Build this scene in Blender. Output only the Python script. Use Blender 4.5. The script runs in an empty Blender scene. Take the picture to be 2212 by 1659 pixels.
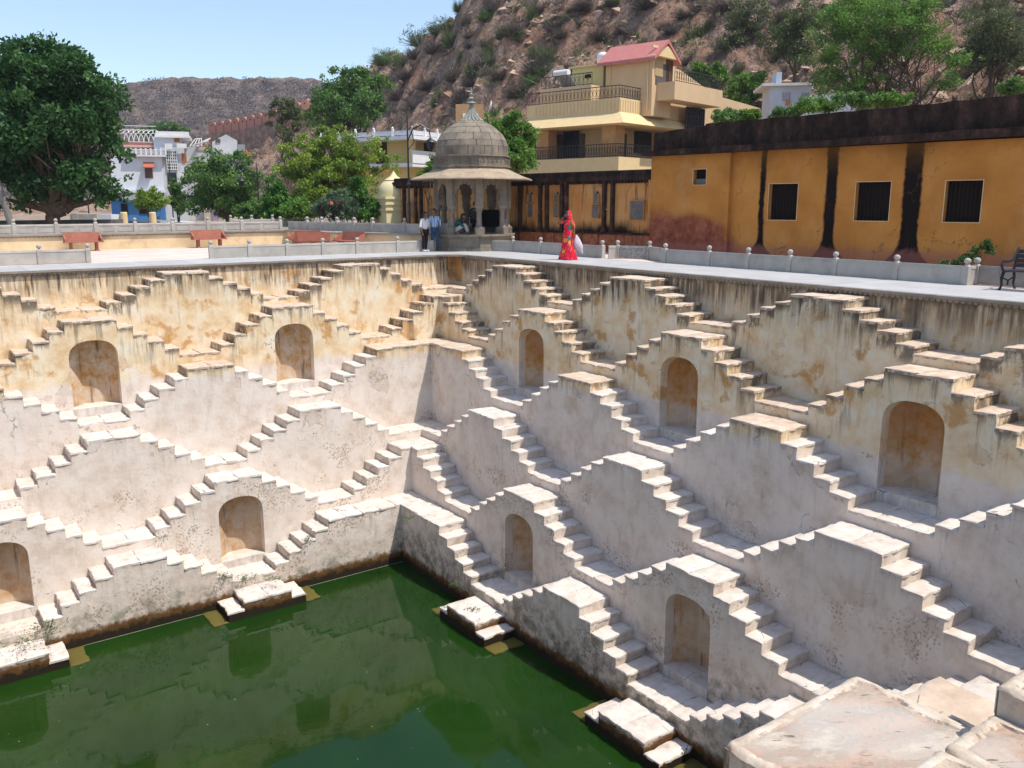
import bpy, bmesh, math, random
import numpy as np
from mathutils import Vector, Matrix
random.seed(7); rng = np.random.default_rng(7)
R = math.radians
SC = bpy.context.scene
# ------------------------------------------------------------------ camera, sky, sun, exposure
CAM = np.array([-18.211, -29.423, 1.911])
YAW, PITCH, ROLL = R(54.585), R(-11.669), R(-0.09)
FPX = 3489.06 / 4096 * 2212
cam_data = bpy.data.cameras.new('camera'); cam_data.lens = 3489.06 / 4096 * 36; cam_data.sensor_width = 36
cam_data.clip_start = 0.1; cam_data.clip_end = 3000
cam = bpy.data.objects.new('camera', cam_data); SC.collection.objects.link(cam)
FW = np.array([math.cos(YAW)*math.cos(PITCH), math.sin(YAW)*math.cos(PITCH), math.sin(PITCH)])
RT0 = np.array([math.sin(YAW), -math.cos(YAW), 0.0]); UP0 = np.cross(RT0, FW)
RT = RT0*math.cos(ROLL) + UP0*math.sin(ROLL); UPV = -RT0*math.sin(ROLL) + UP0*math.cos(ROLL)
cam.matrix_world = Matrix([[RT[0], UPV[0], -FW[0], CAM[0]], [RT[1], UPV[1], -FW[1], CAM[1]], [RT[2], UPV[2], -FW[2], CAM[2]], [0, 0, 0, 1]])
SC.camera = cam
SUN = Vector((0.265, -0.46, 1.0)).normalized()
world = bpy.data.worlds.new('World'); SC.world = world; world.use_nodes = True
wn = world.node_tree; wn.nodes.clear()
sky = wn.nodes.new('ShaderNodeTexSky'); sky.sky_type = 'NISHITA'; sky.sun_disc = False
sky.sun_elevation = math.asin(SUN.z); sky.sun_rotation = math.atan2(SUN.x, SUN.y)
sky.altitude = 400; sky.air_density = 1.0; sky.dust_density = 1.2; sky.ozone_density = 1.0
bg = wn.nodes.new('ShaderNodeBackground'); bg.inputs[1].default_value = 0.15
wo = wn.nodes.new('ShaderNodeOutputWorld')
hs = wn.nodes.new('ShaderNodeHueSaturation'); hs.inputs['Saturation'].default_value = 1.0
wn.links.new(sky.outputs[0], hs.inputs['Color']); wn.links.new(hs.outputs[0], bg.inputs[0]); wn.links.new(bg.outputs[0], wo.inputs[0])
sl = bpy.data.lights.new('sun', 'SUN'); sl.energy = 3.4; sl.angle = R(0.5); sl.color = (1.0, 0.945, 0.86)
so = bpy.data.objects.new('sun', sl); SC.collection.objects.link(so)
so.rotation_euler = SUN.to_track_quat('Z', 'Y').to_euler()
SC.view_settings.view_transform = 'Standard'; SC.view_settings.look = 'None'
SC.view_settings.gamma = 1; SC.view_settings.exposure = 0.56; SC.view_settings.use_curve_mapping = False
SC.cycles.max_bounces = 6; SC.cycles.diffuse_bounces = 3; SC.cycles.glossy_bounces = 3
SC.cycles.transparent_max_bounces = 8; SC.cycles.transmission_bounces = 3

# ------------------------------------------------------------------ measuring helpers (pixels of a 2212 wide print -> places in the world)
def ray(u, v): return FW + RT*(u-1106)/FPX - UPV*(v-829.5)/FPX
def onz(u, v, z=0.0):
    d = ray(u, v); return CAM + d*(z-CAM[2])/d[2]
def far(u, v, dist):
    d = ray(u, v); return CAM + d*dist/math.hypot(d[0], d[1])
def zat(u, v, P):
    """height of the point of the vertical line through P that is seen at row v"""
    d = ray(u, v); r = math.hypot(P[0]-CAM[0], P[1]-CAM[1]); return CAM[2] + d[2]*r/math.hypot(d[0], d[1])
class Frame:
    """local frame: x along az, y to the left of it, origin O"""
    def __init__(s, O, az): s.O = np.array([O[0], O[1], O[2] if len(O) > 2 else 0.0]); s.az = R(az); s.ex = np.array([math.cos(s.az), math.sin(s.az), 0]); s.ey = np.array([-math.sin(s.az), math.cos(s.az), 0])
    def hit_y(s, u, v, y=0.0):
        d = ray(u, v); n = s.ey; t = (y - (CAM-s.O)@n)/(d@n); P = CAM+d*t; return (P-s.O)@s.ex, P[2]-s.O[2]
    def hit_x(s, u, v, x=0.0):
        d = ray(u, v); n = s.ex; t = (x - (CAM-s.O)@n)/(d@n); P = CAM+d*t; return (P-s.O)@s.ey, P[2]-s.O[2]
    def w(s, x, y, z=0.0): return s.O + s.ex*x + s.ey*y + np.array([0, 0, z])

# ------------------------------------------------------------------ object helpers
def tag(o, label=None, cat=None, group=None, kind=None):
    if label: o['label'] = label
    if cat: o['category'] = cat
    if group: o['group'] = group
    if kind: o['kind'] = kind
    return o
def E(name, loc=(0, 0, 0), rz=0.0, label=None, cat=None, group=None, kind=None, parent=None):
    o = bpy.data.objects.new(name, None); SC.collection.objects.link(o); o.empty_display_size = .2
    o.location = [float(a) for a in loc]; o.rotation_euler = (0, 0, rz)
    if parent: o.parent = parent
    return tag(o, label, cat, group, kind)
def link(name, me, parent=None, loc=(0, 0, 0), rot=(0, 0, 0), kind=None, label=None):
    o = bpy.data.objects.new(name, me); SC.collection.objects.link(o)
    o.location = [float(a) for a in loc]; o.rotation_euler = rot
    if parent: o.parent = parent
    if kind: o['kind'] = kind
    if label: o['label'] = label
    return o
class MB:
    def __init__(s): s.v = []; s.f = []; s.mi = []; s.cur = 0
    def add(s, vs, fs):
        b = len(s.v); s.v += [tuple(float(c) for c in v) for v in vs]; s.f += [tuple(b+i for i in f) for f in fs]; s.mi += [s.cur]*len(fs); return s
    def box(s, x0, x1, y0, y1, z0, z1):
        return s.add([(x0,y0,z0),(x1,y0,z0),(x1,y1,z0),(x0,y1,z0),(x0,y0,z1),(x1,y0,z1),(x1,y1,z1),(x0,y1,z1)],
              [(0,3,2,1),(4,5,6,7),(0,1,5,4),(1,2,6,5),(2,3,7,6),(3,0,4,7)])
    def prism(s, pts, z0, z1, top=None):
        """pts: list of xy; top: optional scaled xy list"""
        n = len(pts); t = top or pts
        return s.add([(x,y,z0) for x,y in pts]+[(x,y,z1) for x,y in t], [tuple(range(n-1,-1,-1)), tuple(range(n,2*n))]+[(i,(i+1)%n,n+(i+1)%n,n+i) for i in range(n)])
    def extr(s, pts, y0, y1):
        """pts: (x,z) outline extruded along y"""
        n = len(pts)
        return s.add([(x,y0,z) for x,z in pts]+[(x,y1,z) for x,z in pts], [tuple(range(n)), tuple(range(2*n-1,n-1,-1))]+[(i,n+i,n+(i+1)%n,(i+1)%n) for i in range(n)])
    def tube(s, p, q, r0, r1=None, n=8, cap=True):
        p = Vector([float(a) for a in p]); q = Vector([float(a) for a in q]); r1 = r0 if r1 is None else r1
        d = (q-p).normalized(); a = d.orthogonal().normalized(); b = d.cross(a)
        vs = []
        for c, r in ((p, r0), (q, r1)):
            for i in range(n):
                t = 2*math.pi*i/n; vs.append(c+a*math.cos(t)*r+b*math.sin(t)*r)
        fs = [(i,(i+1)%n,n+(i+1)%n,n+i) for i in range(n)]
        if cap: fs += [tuple(range(n-1,-1,-1)), tuple(range(n,2*n))]
        return s.add(vs, fs)
    def path(s, pts, r, n=6):
        for i in range(len(pts)-1):
            ra = r[i] if hasattr(r, '__len__') else r; rb = r[i+1] if hasattr(r, '__len__') else r
            s.tube(pts[i], pts[i+1], ra, rb, n)
        return s
    def lathe(s, prof, n=16, c=(0,0,0), rot=0.0, cap=True, sx=1, sy=1):
        vs = []; m = len(prof)
        for r, z in prof:
            for i in range(n):
                t = 2*math.pi*i/n+rot; vs.append((c[0]+r*math.cos(t)*sx, c[1]+r*math.sin(t)*sy, c[2]+z))
        fs = [(j*n+i, j*n+(i+1)%n, (j+1)*n+(i+1)%n, (j+1)*n+i) for j in range(m-1) for i in range(n)]
        if cap: fs += [tuple(range(n-1,-1,-1)), tuple(range((m-1)*n, m*n))]
        return s.add(vs, fs)
    def mesh(s, name, mats, smooth=False, norm=True, merge=False):
        me = bpy.data.meshes.new(name); me.from_pydata(s.v, [], s.f)
        for m in (mats if isinstance(mats, (list, tuple)) else [mats]): me.materials.append(m)
        if any(s.mi): me.polygons.foreach_set('material_index', s.mi)
        if norm or merge:
            bm = bmesh.new(); bm.from_mesh(me)
            if merge: bmesh.ops.remove_doubles(bm, verts=bm.verts, dist=1e-4)
            bmesh.ops.recalc_face_normals(bm, faces=bm.faces); bm.to_mesh(me); bm.free()
        if smooth is True: me.polygons.foreach_set('use_smooth', [True]*len(me.polygons))
        elif smooth: me.shade_smooth(); me.set_sharp_from_angle(angle=smooth)
        me.update(); return me
    def obj(s, name, mats, parent=None, loc=(0,0,0), rot=(0,0,0), smooth=False, kind=None, label=None, norm=True, merge=False):
        return link(name, s.mesh(name, mats, smooth, norm, merge), parent, loc, rot, kind, label)

# ------------------------------------------------------------------ node helpers
class NT:
    def __init__(s, name, rough=0.85, spec=0.3):
        s.m = bpy.data.materials.new(name); s.m.use_nodes = True; s.t = s.m.node_tree; s.n = s.t.nodes; s.l = s.t.links
        s.b = s.n['Principled BSDF']; s.b.inputs['Roughness'].default_value = rough; s.b.inputs['Specular IOR Level'].default_value = spec
        s.P = s.n.new('ShaderNodeNewGeometry').outputs['Position']
        s._o = None; s._i = None
    def obj(s):
        if not s._o: s._o = s.n.new('ShaderNodeTexCoord').outputs['Object']
        return s._o
    def rnd(s):
        if not s._i: s._i = s.n.new('ShaderNodeObjectInfo').outputs['Random']
        return s._i
    def _in(s, sock, v):
        if v is None: return
        if isinstance(v, bpy.types.NodeSocket): s.l.new(v, sock)
        elif isinstance(v, (tuple, list)) and len(v) == 3 and sock.type == 'RGBA': sock.default_value = (*v, 1)
        else: sock.default_value = v
    def noise(s, vec=None, scale=5, detail=4, rough=.55, dist=0, col=False):
        n = s.n.new('ShaderNodeTexNoise'); s._in(n.inputs['Vector'], vec if vec is not None else s.P)
        n.inputs['Scale'].default_value = scale; n.inputs['Detail'].default_value = detail; n.inputs['Roughness'].default_value = rough; n.inputs['Distortion'].default_value = dist
        return n.outputs[1 if col else 0]
    def voro(s, vec=None, scale=5, feature='F1', out=0, rand=1.0):
        n = s.n.new('ShaderNodeTexVoronoi'); n.feature = feature; s._in(n.inputs['Vector'], vec if vec is not None else s.P)
        n.inputs['Scale'].default_value = scale; n.inputs['Randomness'].default_value = rand
        return n.outputs[out]
    def wave(s, vec, scale, dist=2, detail=3, dscale=1.5, d='X'):
        n = s.n.new('ShaderNodeTexWave'); n.bands_direction = d; s._in(n.inputs['Vector'], vec); n.inputs['Scale'].default_value = scale
        n.inputs['Distortion'].default_value = dist; n.inputs['Detail'].default_value = detail; n.inputs['Detail Scale'].default_value = dscale
        return n.outputs[1]
    def sc(s, vec, v, off=(0,0,0)):
        n = s.n.new('ShaderNodeMapping'); s._in(n.inputs[0], vec); n.inputs['Scale'].default_value = v; n.inputs['Location'].default_value = off; return n.outputs[0]
    def ma(s, op, a, b=None, c=None, clamp=False):
        n = s.n.new('ShaderNodeMath'); n.operation = op; n.use_clamp = clamp
        for i, x in enumerate((a, b, c)):
            if x is not None: s._in(n.inputs[i], x)
        return n.outputs[0]
    def sm(s, v, a, b):
        n = s.n.new('ShaderNodeMapRange'); n.interpolation_type = 'SMOOTHSTEP'; s._in(n.inputs[0], v)
        if a <= b:
            n.inputs[1].default_value = a; n.inputs[2].default_value = b
        else:
            n.inputs[1].default_value = b; n.inputs[2].default_value = a; n.inputs[3].default_value = 1; n.inputs[4].default_value = 0
        return n.outputs[0]
    def mix(s, f, a, b, mode='MIX'):
        n = s.n.new('ShaderNodeMix'); n.data_type = 'RGBA'; n.blend_type = mode; s._in(n.inputs[0], f); s._in(n.inputs[6], a); s._in(n.inputs[7], b); return n.outputs[2]
    def ramp(s, f, stops):
        n = s.n.new('ShaderNodeValToRGB'); s._in(n.inputs[0], f); e = n.color_ramp.elements
        while len(e) < len(stops): e.new(.5)
        for k, (p, c) in zip(e, stops): k.position = p; k.color = (*c, 1)
        return n.outputs[0]
    def xyz(s, vec=None):
        n = s.n.new('ShaderNodeSeparateXYZ'); s._in(n.inputs[0], vec if vec is not None else s.P); return n.outputs
    def attr(s, name):
        n = s.n.new('ShaderNodeAttribute'); n.attribute_name = name; return n.outputs
    def bump(s, h, strength=.4, dist=.02):
        n = s.n.new('ShaderNodeBump'); n.inputs['Strength'].default_value = strength; n.inputs['Distance'].default_value = dist; s._in(n.inputs['Height'], h); s.l.new(n.outputs[0], s.b.inputs['Normal']); return s
    def col(s, c): s._in(s.b.inputs['Base Color'], c); return s
def simple(name, c, rough=.8, spec=.3, var=.12, scale=8, metal=0, bump=.15, dirt=None):
    m = NT(name, rough, spec); n = m.noise(m.obj(), scale, 5)
    a = tuple(x*(1-var) for x in c); b = tuple(min(1, x*(1+var)) for x in c)
    k = m.ramp(n, [(.3, a), (.7, b)])
    if dirt: k = m.mix(m.ma('MULTIPLY', m.sm(m.noise(m.obj(), scale*.35, 6, .65), .52, .7), .7), k, dirt)
    m.col(k); m.b.inputs['Metallic'].default_value = metal
    if bump: m.bump(n, bump, .01)
    return m.m
# ------------------------------------------------------------------ materials
def mk_plaster():
    m = NT('lime_plaster', .9, .2); P = m.P; x, y, z = m.xyz()
    nb = m.noise(P, .55, 4); nm = m.noise(P, 1.9, 6, .62); nf = m.noise(P, 9, 6, .65); nn = m.noise(P, 38, 3)
    upper = m.ramp(nm, [(.28, (.60,.40,.20)), (.42, (.71,.53,.32)), (.54, (.76,.62,.42)), (.68, (.77,.69,.54))])
    orange = m.sm(m.ma('ADD', m.noise(P, 1.15, 5, .6, .4), m.ma('MULTIPLY', nf, .12)), .62, .72)
    upper = m.mix(m.ma('MULTIPLY', orange, .75), upper, (.50, .24, .055))
    lower = m.ramp(nm, [(.3, (.60,.49,.39)), (.5, (.72,.62,.53)), (.7, (.76,.69,.605))])
    tan = m.sm(m.noise(m.sc(P, (1,1,.7)), 1.4, 6, .65), .55, .72)
    lower = m.mix(m.ma('MULTIPLY', tan, .5), lower, (.50, .37, .25))
    grime = m.sm(m.noise(m.sc(P, (2.6,2.6,.7)), 1.0, 7, .7, .3), .56, .75)
    lower = m.mix(m.ma('MULTIPLY', grime, .5), lower, (.24,.215,.195)); lower = m.mix(m.ma('MULTIPLY', m.sm(m.noise(P, 6.5, 7, .72), .58, .72), .35), lower, (.36,.26,.17))
    zz = m.ma('ADD', z, m.ma('MULTIPLY', m.ma('SUBTRACT', m.noise(P, 1.7, 6, .6), .5), .5))
    f = m.sm(zz, -3.30, -3.09)
    c = m.mix(f, lower, upper)
    # vertical rain streaks, strongest at the top of the well
    st = m.noise(m.sc(P, (7, 7, .55)), 1.0, 6, .62)
    sel = m.noise(P, .8, 3)
    topw = m.sm(z, -1.25, -.35); midw = m.sm(z, -3.4, -2.2)
    amt = m.ma('ADD', m.ma('MULTIPLY', topw, .85), m.ma('MULTIPLY', midw, .12), clamp=True)
    amt = m.ma('ADD', amt, .1, clamp=True)
    thr = m.ma('SUBTRACT', .64, m.ma('MULTIPLY', topw, .13))
    sk = m.ma('MULTIPLY', m.ma('SUBTRACT', m.ma('ADD', st, m.ma('MULTIPLY', m.ma('SUBTRACT', sel, .5), .55)), thr), 9.0, clamp=True)
    c = m.mix(m.ma('MULTIPLY', sk, amt), c, (.075, .058, .045))
    soft = m.noise(m.sc(P, (11, 11, .5), (3, 1, 2)), 1.0, 5, .6); soft2 = m.noise(m.sc(P, (3.2, 3.2, .45)), 1.0, 5, .65)
    s3 = m.sm(m.ma('ADD', m.ma('MULTIPLY', soft, .6), m.ma('MULTIPLY', soft2, .5)), .43, .62)
    tw_ = m.ma('MULTIPLY', topw, m.ma('SUBTRACT', 1.0, m.ma('MULTIPLY', m.attr('lb')[2], 0.0)))
    c = m.mix(m.ma('MULTIPLY', topw, m.ma('ADD', m.ma('MULTIPLY', s3, .62), m.ma('MULTIPLY', m.sm(x, -.5, -.02), .30))), c, (.15, .105, .066))  # soft streaks, plus painted shade darkening the right-hand retaining face
    s4 = m.sm(m.noise(m.sc(P, (4.5, 4.5, .8), (9, 2, 5)), 1.0, 6, .65), .55, .72)
    c = m.mix(m.ma('MULTIPLY', s4, m.ma('MULTIPLY', midw, .35)), c, (.20,.14,.09))
    # run-off grime below every ledge: ls = distance from the block's middle, lz = height above its platform
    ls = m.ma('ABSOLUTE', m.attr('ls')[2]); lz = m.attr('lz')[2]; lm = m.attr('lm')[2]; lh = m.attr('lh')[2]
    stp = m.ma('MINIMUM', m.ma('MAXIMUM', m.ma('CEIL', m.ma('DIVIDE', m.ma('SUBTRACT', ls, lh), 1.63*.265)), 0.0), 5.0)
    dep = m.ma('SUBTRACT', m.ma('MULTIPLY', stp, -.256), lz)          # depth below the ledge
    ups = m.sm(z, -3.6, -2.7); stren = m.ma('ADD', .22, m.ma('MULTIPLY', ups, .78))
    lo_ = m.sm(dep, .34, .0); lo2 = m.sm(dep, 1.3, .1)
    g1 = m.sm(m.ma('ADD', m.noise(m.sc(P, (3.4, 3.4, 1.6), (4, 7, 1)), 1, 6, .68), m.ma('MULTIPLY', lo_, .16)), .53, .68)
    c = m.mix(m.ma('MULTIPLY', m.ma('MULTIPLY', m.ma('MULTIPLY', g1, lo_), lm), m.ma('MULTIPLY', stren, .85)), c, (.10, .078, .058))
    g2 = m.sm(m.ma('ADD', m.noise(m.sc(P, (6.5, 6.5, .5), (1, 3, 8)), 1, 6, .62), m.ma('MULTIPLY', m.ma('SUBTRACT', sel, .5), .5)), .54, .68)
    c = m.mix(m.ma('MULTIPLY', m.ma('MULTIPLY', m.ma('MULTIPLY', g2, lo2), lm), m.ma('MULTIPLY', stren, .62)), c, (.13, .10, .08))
    # patches where a later skin of plaster has come away
    pn = m.ma('ADD', m.noise(P, .75, 5, .55, .2), m.ma('MULTIPLY', nf, .03)); pin = m.sm(pn, .655, .662); prim = m.ma('MULTIPLY', m.sm(pn, .649, .656), m.sm(pn, .668, .660))
    c = m.mix(m.ma('MULTIPLY', pin, .34), c, m.mix(f, (.50,.395,.33), (.52,.33,.17))); c = m.mix(m.ma('MULTIPLY', m.ma('MULTIPLY', prim, m.sm(m.noise(P, 2.7, 2), .42, .6)), .5), c, (.20,.15,.11))
    # mould blotches
    bl = m.sm(m.ma('ADD', m.noise(P, 4.2, 7, .72), m.ma('MULTIPLY', m.ma('SUBTRACT', nb, .5), .7)), .66, .78)
    c = m.mix(m.ma('MULTIPLY', bl, .5), c, (.11, .09, .075))
    # honeycomb spots low down
    vs = m.voro(m.sc(P, (1,1,1)), 13.0); ring = m.ma('MULTIPLY', m.sm(vs, .42, .3), m.sm(vs, .08, .2))
    zone = m.ma('MULTIPLY', m.sm(m.noise(P, .75, 4, .6), .5, .62), m.sm(z, -4.6, -6.2))
    c = m.mix(m.ma('MULTIPLY', m.ma('MULTIPLY', ring, zone), .75), c, (.26, .17, .10))
    # cracks
    pw = m.n.new('ShaderNodeVectorMath'); pw.operation = 'ADD'; m._in(pw.inputs[0], P)
    sc_ = m.n.new('ShaderNodeVectorMath'); sc_.operation = 'SCALE'; m._in(sc_.inputs[0], m.noise(P, 2.2, 5, .6, 0, True)); sc_.inputs[3].default_value = .9; m.l.new(sc_.outputs[0], pw.inputs[1])
    cr = m.ma('MULTIPLY', m.sm(m.voro(pw.outputs[0], .45, 'DISTANCE_TO_EDGE'), .006, .001), m.sm(m.noise(P, .95, 2), .60, .66))
    c = m.mix(m.ma('MULTIPLY', cr, .7), c, (.10, .07, .05))
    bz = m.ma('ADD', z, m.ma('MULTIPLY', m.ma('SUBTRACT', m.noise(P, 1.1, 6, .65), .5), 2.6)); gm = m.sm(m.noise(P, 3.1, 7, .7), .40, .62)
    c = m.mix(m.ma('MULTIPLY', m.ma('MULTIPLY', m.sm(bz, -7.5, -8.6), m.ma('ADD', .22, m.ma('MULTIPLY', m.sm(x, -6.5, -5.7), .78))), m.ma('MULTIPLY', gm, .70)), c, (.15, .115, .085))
    # algae and waterline
    gz = m.ma('ADD', z, m.ma('MULTIPLY', m.ma('SUBTRACT', m.noise(P, 2.6, 6, .7), .5), 1.5))
    c = m.mix(m.ma('MULTIPLY', m.sm(gz, -8.2, -9.0), m.ma('MULTIPLY', m.sm(nm, .42, .6), .65)), c, (.085, .085, .03))
    wz = m.ma('ADD', z, m.ma('MULTIPLY', m.ma('SUBTRACT', m.noise(P, 5.0, 6, .7), .5), .55))
    c = m.mix(m.sm(wz, -8.93, -9.10), c, (.13, .06, .018)); c = m.mix(m.sm(wz, -9.10, -9.28), c, (.022, .016, .008))
    m.col(c)
    h = m.ma('ADD', m.ma('MULTIPLY', nf, .6), m.ma('MULTIPLY', nn, .25)); h = m.ma('SUBTRACT', h, m.ma('MULTIPLY', cr, .8)); h = m.ma('ADD', h, m.ma('MULTIPLY', nm, 1.6))
    m.bump(h, .42, .03)
    return m.m
def mk_tread():
    m = NT('worn_tread_stone', .8, .25); P = m.P; x, y, z = m.xyz()
    nm = m.noise(P, 3.0, 6, .65); nf = m.noise(P, 16, 5, .65)
    up = m.ramp(nm, [(.3, (.46,.34,.25)), (.55, (.62,.49,.37)), (.75, (.70,.60,.49))])
    lo = m.ramp(nm, [(.28, (.52,.44,.365)), (.5, (.66,.59,.52)), (.7, (.74,.69,.625))])
    zz = m.ma('ADD', z, m.ma('MULTIPLY', m.ma('SUBTRACT', m.noise(P, .9, 4), .5), .6))
    c = m.mix(m.sm(zz, -3.2, -3.0), lo, up)
    c = m.mix(m.ma('MULTIPLY', m.rnd(), .16), c, (.42, .32, .25))
    dk = m.sm(m.noise(P, 2.3, 7, .7), .57, .74); c = m.mix(m.ma('MULTIPLY', dk, .5), c, (.22, .16, .12))
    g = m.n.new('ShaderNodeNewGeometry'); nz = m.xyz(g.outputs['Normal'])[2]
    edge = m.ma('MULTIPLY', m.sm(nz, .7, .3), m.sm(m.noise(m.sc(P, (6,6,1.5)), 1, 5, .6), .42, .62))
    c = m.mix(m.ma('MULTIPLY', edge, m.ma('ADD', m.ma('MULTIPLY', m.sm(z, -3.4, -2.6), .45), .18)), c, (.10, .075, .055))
    cr = m.sm(m.voro(m.sc(P, (1,1,1)), 1.1, 'DISTANCE_TO_EDGE'), .008, .002); c = m.mix(m.ma('MULTIPLY', cr, m.sm(nm, .5, .6)), c, (.13, .09, .07))
    wz = m.ma('ADD', z, m.ma('MULTIPLY', m.ma('SUBTRACT', nf, .5), .2)); c = m.mix(m.sm(wz, -9.22, -9.3), c, (.11, .088, .018))
    m.col(c); m.bump(m.ma('ADD', nf, nm), .35, .02); return m.m
def mk_niche():
    m = NT('niche_plaster', .9, .2); P = m.P; x, y, z = m.xyz(); nm = m.ma('ADD', m.ma('MULTIPLY', m.noise(P, 1.5, 6, .62), .55), m.ma('MULTIPLY', m.noise(P, 5.0, 7, .7), .47))
    c = m.ramp(nm, [(.36, (.36,.14,.025)), (.44, (.52,.27,.09)), (.51, (.58,.40,.24)), (.58, (.64,.51,.38)), (.68, (.70,.61,.51))])
    zone = m.sm(m.ma('ADD', z, m.ma('MULTIPLY', nm, .8)), -2.9, -2.4)
    lo = m.ma('MULTIPLY', m.sm(z, -3.2, -3.6), .45); c = m.mix(lo, c, (.50,.38,.28))
    st = m.sm(m.noise(m.sc(P, (4, 4, .5)), 1, 6, .65), .54, .68); c = m.mix(m.ma('MULTIPLY', st, .75), c, (.07,.05,.035))
    bs_ = m.ma('MULTIPLY', m.sm(x, -4.0, -2.5), m.sm(m.ma('ADD', z, m.ma('MULTIPLY', nm, 1.0)), -3.1, -2.2)); c = m.mix(m.ma('MULTIPLY', bs_, .65), c, (.42,.17,.035))
    m.col(c); m.bump(m.noise(P, 9, 6, .65), .4, .02); return m.m
def mk_sandslab():
    m = NT('split_sandstone', .75, .3); P = m.P
    rt = m.n.new('ShaderNodeVectorRotate'); rt.rotation_type = 'Z_AXIS'; m._in(rt.inputs['Vector'], P); rt.inputs['Angle'].default_value = .62; P = rt.outputs[0]
    w = m.ma('ADD', m.ma('MULTIPLY', m.noise(m.sc(P, (1.3, 3.4, 1), ), 1.0, 9, .74, .7), .7), m.ma('MULTIPLY', m.noise(P, 3.3, 8, .75), .32))
    c = m.ramp(w, [(.36, (.20,.165,.135)), (.43, (.34,.26,.20)), (.48, (.47,.33,.25)), (.53, (.37,.31,.25)), (.59, (.52,.43,.34)), (.68, (.58,.52,.43))])
    o = m.sm(m.noise(P, .9, 4), .55, .68); c = m.mix(m.ma('MULTIPLY', o, .2), c, (.43, .28, .17))
    wt = m.sm(m.noise(P, 1.3, 3), .5, .62); c = m.mix(m.ma('MULTIPLY', wt, .35), c, (.56,.54,.50))
    cr = m.sm(m.noise(m.sc(P, (.9, 7.5, 1)), 1.5, 8, .7, 1.4), .372, .358); c = m.mix(m.ma('MULTIPLY', cr, .8), c, (.10,.07,.05))
    m.col(c); m.bump(m.ma('SUBTRACT', m.ma('ADD', w, m.ma('MULTIPLY', m.noise(P, 30, 4), .2)), m.ma('MULTIPLY', cr, .5)), .7, .03); return m.m
def mk_rim():
    m = NT('worn_lime_rim', .85, .2); P = m.P; n = m.noise(P, 6, 6, .68); z = m.xyz()[2]
    c = m.ramp(n, [(.3, (.42,.33,.24)), (.5, (.57,.48,.38)), (.7, (.66,.585,.49))])
    d = m.sm(m.noise(P, 2.4, 7, .7), .55, .68)
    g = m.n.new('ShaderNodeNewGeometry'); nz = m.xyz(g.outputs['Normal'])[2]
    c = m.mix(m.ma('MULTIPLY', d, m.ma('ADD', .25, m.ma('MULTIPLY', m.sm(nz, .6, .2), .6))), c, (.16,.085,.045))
    m.col(c); m.bump(m.noise(P, 14, 6, .7), .5, .02); return m.m
def mk_water():
    m = NT('green_water', .035, .5); P = m.P
    n = m.noise(P, .35, 3); c = m.ramp(n, [(.3, (.006,.026,.0032)), (.7, (.011,.040,.0045))]); m.col(c)
    m.b.inputs['IOR'].default_value = 1.33; m.b.inputs['Specular IOR Level'].default_value = .5
    h = m.ma('MULTIPLY', m.noise(m.sc(P, (1, 1, 1)), 3.0, 3, .5), m.sm(m.noise(P, .22, 2), .42, .68))
    m.bump(m.ma('ADD', h, m.ma('MULTIPLY', m.noise(P, .9, 2), .6)), .12, .03); return m.m
def mk_ochre():
    # weathered ochre limewash with black run-off bands, in the building's own coordinates (x along the wall)
    m = NT('ochre_limewash', .9, .15); O = m.obj(); x, y, z = m.xyz(O)
    nm = m.noise(O, .7, 5); nf = m.noise(O, 5, 6, .65)
    c = m.ramp(nm, [(.3, (.36,.15,.032)), (.5, (.45,.195,.042)), (.72, (.53,.25,.065))])
    c = m.mix(m.ma('MULTIPLY', m.sm(nf, .5, .75), .3), c, (.33,.16,.05)); c = m.mix(m.ma('MULTIPLY', m.sm(m.noise(m.sc(O, (1,1,.6)), .9, 7, .7), .52, .68), .35), c, (.50,.30,.13)); c = m.mix(m.ma('MULTIPLY', m.sm(m.noise(m.sc(O, (3,3,.5)), 1, 6, .7), .60, .78), .4), c, (.20,.085,.02))
    return m, O, x, y, z, nm, nf, c
def mk_arc():
    m, O, x, y, z, nm, nf, c = mk_ochre()
    c = m.ramp(nm, [(.3, (.46,.18,.045)), (.5, (.52,.26,.09)), (.7, (.55,.32,.15))])
    st = m.noise(m.sc(O, (4.5, 4.5, .35)), 1, 6, .65)
    c = m.mix(m.ma('MULTIPLY', m.sm(st, .55, .68), .75), c, (.035,.02,.014))
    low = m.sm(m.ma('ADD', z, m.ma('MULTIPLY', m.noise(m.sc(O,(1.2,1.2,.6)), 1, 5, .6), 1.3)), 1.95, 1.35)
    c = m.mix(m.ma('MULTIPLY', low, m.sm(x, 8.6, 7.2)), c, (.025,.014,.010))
    dado = m.sm(z, .78, .70); dc = m.ramp(nf, [(.3,(.16,.05,.03)),(.5,(.32,.11,.06)),(.7,(.40,.19,.08))]); c = m.mix(dado, c, dc)
    c = m.mix(m.ma('MULTIPLY', m.sm(st, .5, .66), m.ma('MULTIPLY', dado, .85)), c, (.04,.022,.015))
    pk = m.ma('MULTIPLY', m.sm(m.ma('ADD', z, m.ma('MULTIPLY', nf, .7)), 2.0, 1.7), m.sm(m.ma('ADD', x, m.ma('MULTIPLY', nf, 1.0)), 8.0, 8.5))
    c = m.mix(m.ma('MULTIPLY', pk, .85), c, m.ramp(nf, [(.35,(.17,.045,.035)),(.65,(.36,.12,.09))]))
    m.col(c); m.bump(nf, .35, .02); return m.m
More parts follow.
